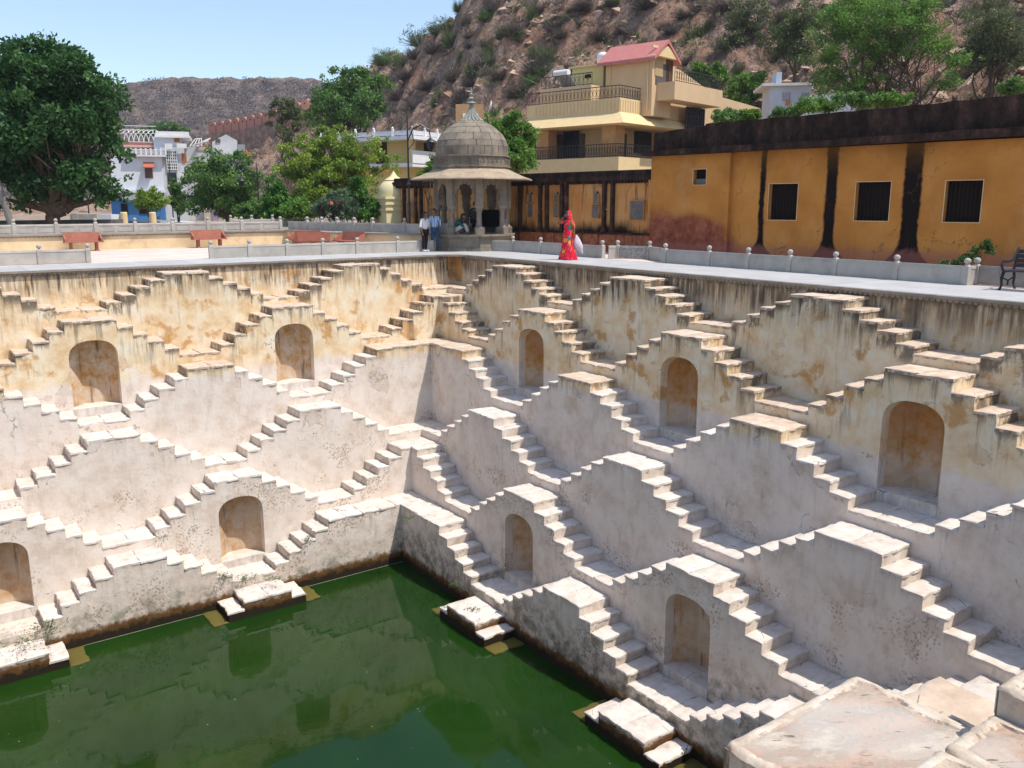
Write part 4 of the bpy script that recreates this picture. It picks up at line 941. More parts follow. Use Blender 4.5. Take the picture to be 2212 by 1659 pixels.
# black iron bench with dark slats at the right edge
ib = E('iron_bench', (2.35, -20.58, 0), R(-90), label='black cast iron bench with dark purple slats on the walkway at the right edge', cat='bench')
WOOD = simple('dark_wood_slat', (.045,.028,.040), .5, .4, .3, 12)
for k in range(5): mb = MB(); mb.box(-.75, .75, -.30+k*.105, -.22+k*.105, .42, .45); mb.obj('slat', WOOD, ib)
for k in range(4): mb = MB(); y0 = .24+k*.028; z0 = .50+k*.10; mb.add([(-.75, y0, z0), (.75, y0, z0), (.75, y0+.022, z0+.085), (-.75, y0+.022, z0+.085), (-.75, y0+.025, z0-.005), (.75, y0+.025, z0-.005), (.75, y0+.047, z0+.08), (-.75, y0+.047, z0+.08)], [(0,1,2,3), (4,7,6,5), (0,4,5,1), (1,5,6,2), (2,6,7,3), (3,7,4,0)]); mb.obj('slat', WOOD, ib)
for q in (-1, 1):
    x0 = q*.76; mb = MB()
    mb.path([(x0, -.36, 0), (x0, -.28, .10), (x0, -.31, .25), (x0, -.24, .41), (x0, -.30, .46), (x0, -.36, .55), (x0, -.30, .64), (x0, -.1, .63), (x0, .12, .66), (x0, .26, .80), (x0, .36, .92)], [.03, .025, .035, .035, .03, .03, .03, .028, .028, .03, .03], 7)
    mb.path([(x0, .36, 0), (x0, .26, .12), (x0, .28, .28), (x0, .22, .44), (x0, .27, .60), (x0, .36, .90)], [.03, .025, .032, .032, .03, .025], 7); mb.path([(x0, -.24, .41), (x0, .22, .41)], .025, 7); mb.path([(x0, -.28, .28), (x0, 0, .2), (x0, .26, .28)], .018, 6); mb.path([(x0, 0, .2), (x0, 0, .1)], .02, 6)
    mb.obj('cast_iron_side', IRON, ib, smooth=R(50))
# ------------------------------------------------------------------ terrain
def azel(u, v):
    d = ray(u, v); return math.atan2(d[1], d[0]), d[2]/math.hypot(d[0], d[1])
NEAR = [  # column, row of the ridge line, foot distance, ridge distance
 (-400, 430, 250, 300), (300, 425, 210, 260), (430, 318, 165, 205), (500, 290, 160, 200), (600, 258, 145, 195), (700, 215, 125, 180), (835, 146, 100, 160), (870, 130, 95, 155), (930, 92, 88, 142), (985, 48, 84, 132), (1015, 20, 82, 128), (1045, -12, 80, 126),
 (1100, -60, 78, 124), (1300, -150, 74, 122), (1600, -220, 66, 118), (2212, -260, 52, 112), (2700, -230, 50, 112), (3300, -150, 60, 120)]
FARR = [(-900, 250), (-300, 200), (100, 185), (265, 181), (330, 172), (420, 167), (520, 170), (600, 168), (665, 170), (720, 182), (800, 200), (1000, 215), (1500, 260), (2600, 330)]
nearT = [(azel(u, v)[0], azel(u, v)[1], a, b) for u, v, a, b in NEAR][::-1]
farT = [azel(u, v) for u, v in FARR][::-1]
na = np.array([q[0] for q in nearT]); ne = np.array([q[1] for q in nearT]); nf0 = np.array([q[2] for q in nearT]); nr0 = np.array([q[3] for q in nearT])
fa = np.array([q[0] for q in farT]); fe = np.array([q[1] for q in farT])
_pn = [(rng.normal(0, 1, 3), rng.uniform(0, 6.28, 3)) for _ in range(6)]
from mathutils import noise as mno
def base_h(x, y):
    """smooth ground height away from the terrace (vectorised)"""
    dx, dy = x-CAM[0], y-CAM[1]; r = np.hypot(dx, dy); a = np.arctan2(dy, dx)
    r0, r1, el = np.interp(a, na, nf0), np.interp(a, na, nr0), np.interp(a, na, ne)
    g = -.9*np.clip((y-24)/25, 0, 1)*np.clip((12-x)/12, 0, 1)
    top = CAM[2]+r1*el
    t = (r-r0)/(r1-r0); up = np.clip(t, 0, 1); up = up*(.72+.28*up)
    h = g+(top-g)*up
    h = np.where(t > 1, top-(r-r1)*.38, h)
    h = np.maximum(h, g)
    fel = np.interp(a, fa, fe); rf0, rf1 = 255.0, 370.0; tf = (r-rf0)/(rf1-rf0); topf = CAM[2]+rf1*fel
    hf = g+(topf-g)*np.clip(tf, 0, 1)**.9; hf = np.where(tf > 1, topf-(r-rf1)*.4, hf); hf = np.where(tf > 0, hf, -99)
    return np.maximum(h, hf), np.clip(t, 0, 1), tf
def rough_h(x, y, t, tf):
    out = np.zeros(len(x))
    for i in range(len(x)):
        if t[i] <= 0 and tf[i] <= 0: continue
        p = Vector((x[i], y[i], 0)); s = min(1, max(t[i]*5, tf[i]*4, 0))
        n = mno.multi_fractal(p*.09, .9, 2.1, 4)*1.0 + abs(mno.noise(p*.16+Vector((7, 3, 1))))*3.2 + abs(mno.noise(p*.35))*1.7 + abs(mno.noise(p*.9))*.9+mno.noise(p*2.3)*.34
        out[i] = n*s*(1.0 if tf[i] <= 0 else .5)-s*1.0
    return out
def terrain():
    aa = np.radians(np.concatenate([np.linspace(-60, 15, 25, endpoint=False), np.linspace(15, 92, 420), np.linspace(93, 150, 20)]))
    rr = np.concatenate([np.linspace(47, 75, 26, endpoint=False), np.linspace(75, 135, 110, endpoint=False), np.linspace(135, 210, 60, endpoint=False), np.linspace(210, 260, 14, endpoint=False), np.linspace(260, 380, 60, endpoint=False), np.linspace(380, 900, 12)])
    A, Rr = np.meshgrid(aa, rr, indexing='ij'); x = (CAM[0]+Rr*np.cos(A)).ravel(); y = (CAM[1]+Rr*np.sin(A)).ravel()
    h, t, tf = base_h(x, y); h = h+rough_h(x, y, t, tf)-.03
    me = bpy.data.meshes.new('hillside'); n1, n2 = A.shape
    idx = np.arange(n1*n2).reshape(n1, n2); q = np.stack([idx[:-1, :-1], idx[:-1, 1:], idx[1:, 1:], idx[1:, :-1]], -1).reshape(-1, 4)
    q = q[:, ::-1]
    me.vertices.add(n1*n2); me.vertices.foreach_set('co', np.stack([x, y, h], -1).ravel()); me.loops.add(q.size); me.loops.foreach_set('vertex_index', q.ravel().astype(np.int32))
    me.polygons.add(len(q)); me.polygons.foreach_set('loop_start', np.arange(0, q.size, 4).astype(np.int32))
    me.materials.append(HILLM); me.materials.append(FARHILL); me.materials.append(DUST)
    xm, ym = x[q].mean(1), y[q].mean(1); rm = np.hypot(xm-CAM[0], ym-CAM[1]); _, t_, tf_ = base_h(xm, ym)
    me.polygons.foreach_set('material_index', np.where(rm > 238, 1, np.where(t_ <= 0.0, 2, 0)).astype(np.int32)); me.update(calc_edges=True)
    return link('hillside', me, kind='structure')
DUST = simple('dusty_ground', (.30,.23,.165), .95, .1, .25, .4, dirt=(.16,.13,.09))
ground = MB(); ground.add([(-900, 19, -.95), (14, 19, -.95), (900, 19, -.95), (900, 900, -.95), (-900, 900, -.95)], [(0, 1, 2, 3, 4)]); ground.add([(10, -900, -.3), (900, -900, -.3), (900, 19, -.3), (10, 19, -.3)], [(0, 1, 2, 3)]); ground.add([(-900, -900, -.3), (10, -900, -.3), (10, -40, -.3), (-900, -40, -.3)], [(0,1,2,3)]); ground.add([(-900, -40, -.3), (-LA-7, -40, -.3), (-LA-7, 19, -.3), (-900, 19, -.3)], [(0,1,2,3)])
ground.obj('ground', DUST, kind='structure', norm=False)
HILL = terrain()
def hgt(x, y):
    h, t, tf = base_h(np.array([x]), np.array([y])); return float(h[0]+rough_h([x], [y], t, tf)[0])
# ------------------------------------------------------------------ cream house on the slope
CR = simple('cream_paint', (.58,.42,.25), .85, .2, .05, 1.2); CRL = simple('light_cream_trim', (.66,.50,.27), .85, .2, .05, 2); TILEW = simple('tan_stone_cladding', (.42,.25,.12), .8, .25, .15, 5)
PINKR = simple('pink_roof_sheet', (.46,.17,.15), .6, .3, .08, 3); DARKGREY = simple('dark_grey_wall', (.09,.085,.08), .8); GLASS = simple('dark_glass', (.015,.022,.03), .08, .6, .3, 2, bump=0); WHITEP = simple('white_paint', (.62,.64,.68), .8, .2, .06, 1.0, dirt=(.33,.33,.35))  # dark grey serves the recessed wall, shutter and small windows
RAIL = simple('iron_railing', (.035,.03,.03), .6, .4, .1, 10)
H = Frame(far(1334, 440, 60.0)*np.array([1, 1, 0]), 14.0)
house = E('cream_house', H.O, H.az, label='large cream house with pink gabled roof and iron balconies on the slope', cat='house')
hx = lambda u, v, y=0.0: H.hit_y(u, v, y)      # right facade: (x, z)
hy = lambda u, v, x=0.0: H.hit_x(u, v, x)      # left facade: (y, z)
def hbox(name, x0, x1, y0, y1, z0, z1, mat): mb = MB(); mb.box(x0, x1, y0, y1, z0, z1); return mb.obj(name, mat, house)
def railing(parent, P, Q, z0, h, step=.22, mat=None, orn=True):
    P, Q = np.array(P, float), np.array(Q, float); L = np.linalg.norm(Q-P); n = max(2, int(L/step)); mb = MB(); d = (Q-P)/L
    mb.tube((*P, z0+h), (*Q, z0+h), .035, None, 4); mb.tube((*P, z0+.08), (*Q, z0+.08), .025, None, 4)
    for i in range(n+1):
        q = P+d*L*i/n; mb.tube((*q, z0), (*q, z0+h), .016, None, 3, False)
        if orn and i < n:
            c_ = P+d*L*(i+.5)/n; w = d*L/n*.42
            for k in range(6):
                a0, a1 = k*math.pi/3, (k+1)*math.pi/3
                mb.tube((c_[0]+w[0]*math.cos(a0), c_[1]+w[1]*math.cos(a0), z0+h*.5+h*.3*math.sin(a0)), (c_[0]+w[0]*math.cos(a1), c_[1]+w[1]*math.cos(a1), z0+h*.5+h*.3*math.sin(a1)), .014, None, 3, False)
    return mb.obj('railing', mat or RAIL, parent, norm=False)
yL, _ = hy(1150, 300); xR, _ = hx(1450, 300)
z_f1 = hy(1250, 352)[1]; z_b1 = hx(1334, 338)[1]; z_sl0 = hx(1334, 268)[1]; z_sl1 = hx(1334, 253)[1]; z_r1 = hx(1334, 236)[1]; z_t0 = hy(1250, 232)[1]
xq = 4.2  # depth of the balcony
hbox('ground_floor', 0.1, 13, 0.1, yL, -1, z_b1-.9, CR)
hbox('lower_balcony', -.0, xR+2, -.0, yL+1, z_b1-.95, z_b1, CRL)
railing(house, (.1, .1), (xR, .1), z_b1, .85); railing(house, (.1, .1), (.1, yL), z_b1, .85)
hbox('wall', 2.4, 13, 2.2, yL, z_b1, z_sl0, CR); hbox('dark_wall', 2.2, 2.39, 4.5, yL-.5, z_b1, z_sl0-.25, DARKGREY)
for ya in (.5, 7.9): hbox('pillar', .3, 1.4, ya, ya+1.1, z_b1, z_sl0, TILEW)
hbox('pillar', .3, 1.3, yL-1.2, yL-.1, z_b1, z_sl0, TILEW)
for (a, b) in ((4.9, 6.2), (6.9, 8.2)): hbox('window', 2.1, 2.22, a, b, z_b1+.2, z_b1+2.2, GLASS)
w1 = hx(1330, 310, 2.2)[0]; w2 = hx(1372, 310, 2.2)[0]
for (a, b, mat) in ((3.3, 5.0, DARKGREY),): hbox('shutter', a-.9, b-.9, 2.08, 2.18, z_b1, z_sl0-.3, mat)
wf = hbox('window', 5.2, 7.4, 2.08, 2.18, z_b1+.55, z_b1+2.3, RAIL)
for k in range(3):
    mb = MB(); mb.box(5.3+k*.7, 5.92+k*.7, 2.04, 2.09, z_b1+.62, z_b1+2.22); mb.obj('pane', GLASS, wf)
# sloping canopy slab and fluted parapet of the upper terrace
mb = MB(); o_, i_ = -1.0, -.0
mb.add([(o_, o_, z_sl0), (xR+1.5, o_, z_sl0), (xR+1.5, 9, z_sl0), (o_+10, yL+1, z_sl0), (o_, yL+1, z_sl0), (i_, i_, z_sl1+.35), (xR+.8, i_, z_sl1+.35), (xR+.8, 9, z_sl1+.35), (i_+10, yL+.5, z_sl1+.35), (i_, yL+.5, z_sl1+.35), ], [(0, 1, 2, 3, 4), (5, 9, 8, 7, 6), (0, 5, 6, 1), (1, 6, 7, 2), (2, 7, 8, 3), (3, 8, 9, 4), (4, 9, 5, 0)])
mb.obj('canopy', CRL, house)
hbox('upper_parapet', 0, xR+.9, 0, yL+.5, z_sl1+.35, z_sl1+1.25, CRL)
mb = MB()
for k in range(int(yL/.3)): mb.box(-.03, .0, k*.3+.05, k*.3+.15, z_sl1+.45, z_sl1+1.15)
for k in range(int(xR/.3)): mb.box(k*.3+.05, k*.3+.15, -.03, .0, z_sl1+.45, z_sl1+1.15)
mb.obj('flutes', CR, house, kind='stuff')
zt = z_sl1+1.25; railing(house, (.1, .1), (xR+.8, .1), zt, .8, .3); railing(house, (.1, .1), (.1, yL+.4), zt, .8, .3)
# stair tower with pink gable
ty0, _ = hy(1308+100, 200, 2.6); 
ta = hy(1408, 190, 2.6)[0]; tb = hy(1308, 190, 2.6)[0]; zE = hy(1300, 137, 2.6)[1]; zE2 = hy(1402, 122, 2.6)[1]; tx = hx(1462, 180, ta)[0]
tx = 2.6+2.5
zEa = zE2
hbox('stair_tower', 2.6, tx, ta, tb, zt-1, zEa, CR)
mb = MB(); ov = .45; mx = (2.6+tx)/2; zR = zEa+1.15
A_ = [(2.6-ov, ta-ov, zEa-.1), (mx, ta-ov, zR), (tx+ov, ta-ov, zEa-.1)]; B_ = [(2.6-ov, tb+ov, zEa-.1), (mx, tb+ov, zR), (tx+ov, tb+ov, zEa-.1)]
th = .22; vs = A_+B_+[(a, b, c_-th) for a, b, c_ in A_+B_]
mb.add(vs, [(0, 1, 4, 3), (1, 2, 5, 4), (6, 9, 10, 7), (7, 10, 11, 8), (0, 6, 7, 1), (1, 7, 8, 2), (3, 4, 10, 9), (4, 5, 11, 10), (0, 3, 9, 6), (2, 8, 11, 5)]); mb.obj('gable_roof', PINKR, house)
mb = MB(); mb.extr([(2.6-.35, zEa), (tx+.35, zEa), (mx, zR-.42)], ta-.40, ta+.2); mb.obj('gable', CRL, house)
gw = hbox('window', 2.6+.4, tx-.4, ta-.03, ta+.1, zEa-1.75, zEa-.35, DARKGREY)
hbox('lattice_panel', 2.6+.3, 2.6+1.3, ta-.04, ta, zt+1.6, zt+3.0, simple('tan_lattice', (.40,.29,.15), .9)); hbox('door', 2.6+1.7, 2.6+2.6, ta-.03, ta, zt+.9, zt+2.9, simple('brown_door', (.10,.045,.025), .6))
# side terrace to the right with its own parapet, and stepped wings
bx0 = tx-.4
hbox('side_wing', bx0, bx0+6.5, ta+.6, tb, zt-1, zt+1.15, CR); hbox('side_terrace', 3.2, bx0+5.2, ta-1.4, ta, zt+.0, zt+1.15, CR)
railing(house, (3.3, ta-1.3), (bx0+5.0, ta-1.3), zt+1.15, .85, .3); 
mb = MB(); mb.extr([(bx0+.5, zt+1.1), (bx0+11.5, zt+1.1), (bx0+11.5, zt+1.7), (bx0+.5, zt+4.2)], ta+2.5, tb+1.0); mb.obj('sloping_wing', CR, house)
lwx, lwz = hx(1643, 234, ta+.2); lwz2 = hx(1568, 207, ta+.2)[1]
mb = MB(); mb.extr([(bx0+4, zt-4), (lwx, zt-4), (lwx, lwz), (bx0+4.6, lwz2)], ta+.2, tb); mb.obj('long_wing', CR, house)
gf = hbox('window', xR+.3, bx0+4.8, ta-.2, ta-.1, zt-2.6, zt-.1, GLASS)
for k in range(9):
    mb = MB(); x_ = xR+.3+(bx0+4.5-xR)*k/8; mb.box(x_-.035, x_+.035, ta-.26, ta-.2, zt-2.6, zt-.1); mb.obj('mullion', RAIL, gf)
for k in range(5):
    mb = MB(); z_ = zt-2.6+2.5*k/4; mb.box(xR+.3, bx0+4.8, ta-.25, ta-.205, z_-.03, z_+.03); mb.obj('mullion', RAIL, gf)
# rear yellow block, water tank, solar heater
YEL = simple('pale_yellow_paint', (.60,.52,.24), .85, .2, .05, 1.2)
ya_, yb_ = hy(1303, 180, 3.2)[0], hy(1236, 180, 3.2)[0]; zyt = hy(1260, 146, 3.2)[1]
hbox('roof_room', 3.2, 7.5, ya_, yb_, zt-1, zyt, YEL); dw = hbox('door', 3.12, 3.2, (ya_+yb_)/2-.55, (ya_+yb_)/2+.4, zt+.6, zyt-1.2, simple('grey_door', (.10,.10,.105), .6)); hbox('vent', 3.14, 3.2, (ya_+yb_)/2-.3, (ya_+yb_)/2+.2, zyt-.75, zyt-.5, DARKVOID); hbox('roof_slab', 3.0, 7.7, ya_-.1, yb_+.2, zyt, zyt+.12, CRL)
hbox('middle_terrace', .9, 7.5, tb, yL, zt-.9, zt+1.15, CR); railing(house, (1.0, tb), (1.0, yL), zt+1.15, .8, .35)
tk = E('water_tank', H.w(4.2, (ya_+yb_)/2-.6, zyt+.12), 0, label='white domed water tank on the roof of the cream house', cat='water tank')
mb = MB(); mb.lathe([(.5, 0), (.58, .06), (.58, .3), (.56, .34), (.58, .38), (.58, .7), (.56, .74), (.58, .78), (.57, 1.0), (.48, 1.16), (.28, 1.25), (.2, 1.26), (.2, 1.32), (.02, 1.33)], 18); mb.obj('tank', simple('white_plastic', (.72,.72,.72), .5), tk, smooth=R(40)); tk.scale = (.75, .75, .72)
sp = H.w(1.6, hy(1213, 190, 1.6)[0], zt+1.15); sh_ = E('solar_heater', sp, H.az+R(90), label='white solar water heater cylinder with tilted panel on the house terrace', cat='solar heater')
mb = MB(); mb.tube((-1.0, 0, 1.75), (1.0, 0, 1.75), .36, None, 16); mb.obj('cylinder', simple('white_enamel', (.70,.70,.70), .35), sh_, smooth=R(40)); mb = MB(); mb.tube((1.0, 0, 1.75), (1.08, 0, 1.75), .37, None, 16); mb.obj('end_cap', simple('blue_cap', (.04,.07,.14), .4), sh_)
mb = MB(); mb.add([(-1, -.3, 1.4), (1, -.3, 1.4), (1, -1.9, .2), (-1, -1.9, .2), (-1, -.25, 1.33), (1, -.25, 1.33), (1, -1.85, .13), (-1, -1.85, .13)], [(0, 1, 2, 3), (7, 6, 5, 4), (0, 4, 5, 1), (1, 5, 6, 2), (2, 6, 7, 3), (3, 7, 4, 0)]); mb.obj('panel', simple('solar_glass', (.22,.25,.30), .25, .6), sh_); mb = MB(); mb.path([(-.9, .2, 0), (-.9, 0, 1.6)], .03, 4); mb.path([(.9, .2, 0), (.9, 0, 1.6)], .03, 4); mb.path([(-.9, -1.8, 0), (-.9, -1.8, .3)], .03, 4); mb.path([(.9, -1.8, 0), (.9, -1.8, .3)], .03, 4); mb.obj('stand', RAIL, sh_); sh_.scale = (.62, .62, .62)
for y_ in (1.9, 5.9, 8.6):
    mb = MB(); mb.path([(2.36, y_, z_b1), (2.36, y_, z_sl0)], .05, 5); mb.obj('drain_pipe', RAIL, house)
for (x_, y_) in ((2.55, ta+.3), (2.55, tb-.4)):
    mb = MB(); mb.path([(x_, y_, zt-.6), (x_, y_, zEa-.2)], .045, 5); mb.obj('drain_pipe', CRL, house)
hbox('ledge', 2.5, 2.6, ta-.05, tb+.05, zEa-.2, zEa-.1, CRL); hbox('ledge', 2.52, tx+.05, ta-.06, ta, zt+3.35, zt+3.5, CRL)
# ------------------------------------------------------------------ yellow villa with white balcony, left of the pavilion
V = Frame(far(893, 440, 66)*np.array([1, 1, 0]), 25.0)
vil = E('yellow_villa', V.O, V.az, label='yellow villa with white balcony parapet left of the pavilion dome', cat='house')
vx = lambda u, v: V.hit_y(u, v, 0); vy = lambda u, v: V.hit_x(u, v, 0)
zA = vx(893, 352)[1]; zB = vx(893, 302)[1]; zC_ = vx(893, 281)[1]; yV = 8.0; xV = 8.0
def vbox(name, *a): mb = MB(); mb.box(*a[:6]); return mb.obj(name, a[6], vil)
YP = simple('yellow_wall_paint', (.64,.50,.22), .85, .2, .05, 1); WP = simple('white_trim_paint', (.68,.67,.66), .8, .2, .05, 2)
vbox('wall', 1.2, xV, 1.2, yV, -1, zB, YP); vbox('pillar', .1, .55, .1, .55, zA, zB, YP); vbox('floor_slab', 0, xV, 0, yV, zA-.25, zA, WP); vbox('door', 1.12, 1.2, 3.2, 4.2, zA, zA+2.1, simple('dark_door', (.035,.02,.015), .6)); vbox('door', 3.2, 4.2, 1.12, 1.2, zA, zA+2.1, simple('brown_shutter', (.05,.02,.012), .6)); vbox('window', 1.12, 1.2, 6.2, 8.0, zA+.8, zA+1.9, DARKGREY)
vbox('roof_slab', -.6, xV, -.6, yV+1, zB, zB+.25, WP)
for (P, Q) in (((-.1, -.1), (xV, -.1)), ((-.1, -.1), (-.1, yV+.6))):
    P, Q = np.array(P), np.array(Q); L = np.linalg.norm(Q-P); n = int(L/1.5)
    for i in range(n+1):
        q = P+(Q-P)*i/n; mb = MB(); mb.box(q[0]-.08, q[0]+.08, q[1]-.08, q[1]+.08, zB+.25, zC_+.1); mb.lathe([(.05, 0), (.1, .08), (.03, .18)], 8, (q[0], q[1], zC_+.1)); mb.obj('balustrade_post', WP, vil)
    mb = MB(); t_ = .03; mb.box(min(P[0], Q[0])-t_, max(P[0], Q[0])+t_, min(P[1], Q[1])-t_, max(P[1], Q[1])+t_, zB+.35, zC_-.02); mb.obj('balcony_screen', simple('white_screen', (.52,.52,.55), .8, .2, .2, 9), vil)
rail2 = vbox('low_parapet', -.0, xV, -.05, .05, zA, zA+.9, WP)
# upper room with tan surround behind the finial
tb_ = MB(); P = far(1005, 440, 82); zr0, zr1 = zat(1005, 285, P), zat(1005, 225, P); RF = Frame((P[0], P[1], 0), -31.0); x0_, _ = RF.hit_y(985, 250); x1_, _ = RF.hit_y(1045, 250)
room = E('roof_room', RF.O, RF.az, label='tan framed rooftop room seen behind the pavilion finial', cat='house')
mb = MB(); mb.box(x0_, x1_, 0, 4, zr0, zr1); mb.obj('wall', TILEW, room); mb = MB(); mb.box(x0_+.6, x0_+2.0, -.06, 0, zr0, zr1-.8); mb.obj('white_panel', WP, room); mb = MB(); mb.box(x0_-1.2, x1_+.6, -.3, 4.2, zr0-1.7, zr0); mb.obj('parapet', YP, room)
dsh = E('satellite_dish', far(1062, 230, 80), R(-120), label='small white satellite dish above the mango tree', cat='satellite dish')
mb = MB(); mb.lathe([(.0, 0), (.25, .03), (.42, .10), (.5, .17), (.49, .18), (.25, .05), (0, .02)], 16, cap=False); o = mb.obj('dish', WP, dsh, rot=(R(75), 0, 0)); mb = MB(); mb.tube((0, .1, -1.6), (0, .1, 0), .03, None, 5); mb.obj('mast', RAIL, dsh)
# ------------------------------------------------------------------ white hut on the slope at right
P = far(1662, 240, 67); HF = Frame((P[0], P[1], 0), -42.0)
hut = E('whitewashed_hut', HF.O, HF.az, label='small bluish white hut with a red striped cloth on its wall', cat='house')
hu = lambda u, v: HF.hit_y(u, v, 0); x1_ = hu(1752, 220)[0]; z0_, z1_ = hu(1700, 262)[1], hu(1700, 186)[1]
def hub(name, *a): mb = MB(); mb.box(*a[:6]); return mb.obj(name, a[6], hut)
BW = simple('bluish_whitewash', (.56,.60,.70), .85, .2, .08, .9, dirt=(.36,.38,.42))
hub('wall', 0, x1_, 0, 3.5, -1, z1_, BW); hub('roof_slab', -.6, x1_+.4, -.35, 4, z1_, z1_+.18, WP); hub('roof_tank', .9, x1_-2.3, 1.0, 3, z1_+.18, z1_+1.1, simple('blue_grey_tank', (.40,.47,.55), .7))
for u0 in (1690, 1731):
    a, b = hu(u0, 210)[0], hu(u0+17, 210)[0]; wz0, wz1 = hu(u0, 218)[1], hu(u0, 200)[1]; w = hub('window', a, b, -.03, 0, wz0, wz1, simple('grey_jali', (.30,.32,.37), .8))
    for k in range(1, 5): mb = MB(); t = a+(b-a)*k/5; mb.box(t-.02, t+.02, -.05, -.03, wz0, wz1); mb.obj('bar', BW, w)
a, b = hu(1696, 210)[0], hu(1708, 210)[0]; cz0, cz1 = hu(1700, 228)[1], hu(1700, 214)[1]
for k in range(7): mb = MB(); mb.box(a+(b-a)*k/7, a+(b-a)*(k+1)/7, -.06-.01*(k % 2), -.04, cz0, cz1-.04*(k % 3)); mb.obj('cloth_fold', simple('red_cloth', (.42,.07,.03), .9) if k % 2 else CRL, hut)
hub('side_wall', x1_+.0, x1_+3.2, .6, 3, -1, z1_-.5, BW)
# ------------------------------------------------------------------ town behind the trees at left
T = Frame(far(352, 440, 112)*np.array([1, 1, 0]), -18.0); T.O[2] = 0
GZ = -.9
def town_box(par, F, u0, u1, v0, v1, y, depth, mat, name='wall', dz=0, zbase=None):
    x0, zb = F.hit_y(u0, (v0+v1)/2, y); x1, _ = F.hit_y(u1, (v0+v1)/2, y); z1 = F.hit_y((u0+u1)/2, v0, y)[1]; z0 = zbase if zbase is not None else F.hit_y((u0+u1)/2, v1, y)[1]
    mb = MB(); mb.box(x0, x1, y-dz, y+depth, z0, z1); return mb.obj(name, mat, par)
WHT = simple('white_render', (.60,.615,.65), .85, .2, .06, .5, dirt=(.42,.43,.46)); OLDW = simple('stained_white_render', (.52,.53,.54), .9, .2, .2, .5, dirt=(.14,.14,.145)); BLUE = simple('blue_paint', (.05,.16,.36), .7, .3, .12, 1); ORD = simple('orange_brown_shutter', (.33,.12,.03), .8); PINK = simple('pinkish_render', (.50,.33,.30), .9)
wh = E('white_house', T.O, T.az, label='white two storey house with a red awning over its brown window', cat='house')
tw = lambda name, u0, u1, v0, v1, y, d, mat, **k: town_box(wh, T, u0, u1, v0, v1, y, d, mat, name, **k)
tw('wall', 240, 352, 337, 412, 0, 8, WHT); tw('ground_floor', 240, 356, 412, 470, .4, 8, BLUE, zbase=GZ); tw('fascia', 235, 358, 410, 416, -.5, 1, WHT); tw('shop_sign', 250, 300, 418, 432, -.1, .4, WP)
tw('shop_opening', 300, 322, 432, 462, .3, .05, DARKVOID); tw('shop_opening', 262, 276, 440, 468, .3, .05, DARKVOID); tw('blue_door', 330, 345, 438, 468, .28, .05, BLUE)
tw('parapet_slab', 270, 358, 334, 338, -.6, 3, WHT); tw('upper_block', 240, 338, 307, 335, 3, 5, simple('brick_red_wall', (.30,.13,.09), .9, .2, .3, 1)); tw('upper_ledge', 240, 340, 313, 318, 2.8, .3, PINK)
wz = tw('window', 313, 330, 362, 385, -.05, .1, simple('brown_window', (.10,.055,.045), .6)); 
x0_, za_ = T.hit_y(309, 350); x1_, _ = T.hit_y(333, 350); _, zb_ = T.hit_y(320, 361)
mb = MB(); mb.add([(x0_, 0, za_), (x1_, 0, za_), (x1_, -.9, zb_), (x0_, -.9, zb_), (x0_, 0, za_-.12), (x1_, 0, za_-.12), (x1_, -.9, zb_-.12), (x0_, -.9, zb_-.12)], [(0,1,2,3), (7,6,5,4), (0,4,5,1), (1,5,6,2), (2,6,7,3), (3,7,4,0)]); mb.obj('awning', simple('red_awning', (.42,.12,.08), .8), wh)
xa, _ = T.hit_y(272, 330, -.5); xb, _ = T.hit_y(358, 330, -.5); z_ = T.hit_y(310, 334, -.5)[1]; z2 = T.hit_y(310, 323, -.5)[1]
for i in range(9): mb = MB(); q = xa+(xb-xa)*i/8; mb.box(q-.09, q+.09, -.55, -.37, z_, z2+.15); mb.obj('parapet_post', WP, wh)
mb = MB(); mb.box(xa, xb, -.5, -.44, z_+.1, z2-.05); mb.obj('parapet_screen', simple('white_fretwork', (.42,.43,.44), .8, .2, .2, 6), wh); mb = MB(); mb.box(xa, xb, -.52, -.4, z2-.06, z2+.03); mb.obj('handrail', WP, wh)
# white arched pergola on the roof
xa, _ = T.hit_y(262, 300, 3.2); xb, _ = T.hit_y(337, 300, 3.2); z0_ = T.hit_y(300, 307, 3.2)[1]; z1_ = T.hit_y(300, 287, 3.2)[1]; mb = MB()
n = 7
for i in range(n):
    c_ = xa+(xb-xa)*(i+.5)/n; w = (xb-xa)/n
    for k in range(8):
        a0, a1 = math.pi*k/8, math.pi*(k+1)/8; mb.tube((c_+w*math.cos(a0), 3.2, z0_+(z1_-z0_)*math.sin(a0)), (c_+w*math.cos(a1), 3.2, z0_+(z1_-z0_)*math.sin(a1)), .05, None, 4, False)
        mb.tube((c_+w*math.cos(a0), 3.2+2*math.sin(a0), z0_+(z1_-z0_)*(1+.5*math.sin(a0)) if k else z0_+(z1_-z0_)), (c_+w*math.cos(a1), 3.2+2*math.sin(a1), z0_+(z1_-z0_)*(1+.5*math.sin(a1))), .04, None, 4, False)
mb.tube((xa, 3.2, z0_), (xb, 3.2, z0_), .08, None, 4); mb.tube((xa, 4.6, z1_+.9), (xb, 4.6, z1_+.9), .05, None, 4); mb.obj('roof_pergola', WP, wh)
tower = E('white_stair_tower', T.O, T.az, label='tall white stair tower with gridded windows beside the red awning house', cat='house')
tt = lambda name, u0, u1, v0, v1, y, d, mat, **k: town_box(tower, T, u0, u1, v0, v1, y, d, mat, name, **k)
tt('wall', 338, 394, 296, 470, 2, 5, WHT, zbase=GZ); tt('roof_slab', 334, 410, 292, 297, 1.2, 6, WP); tt('roof_parapet', 336, 408, 284, 292, 1.3, .2, WP); tt('orange_door', 376, 388, 297, 307, 1.9, .2, ORD)
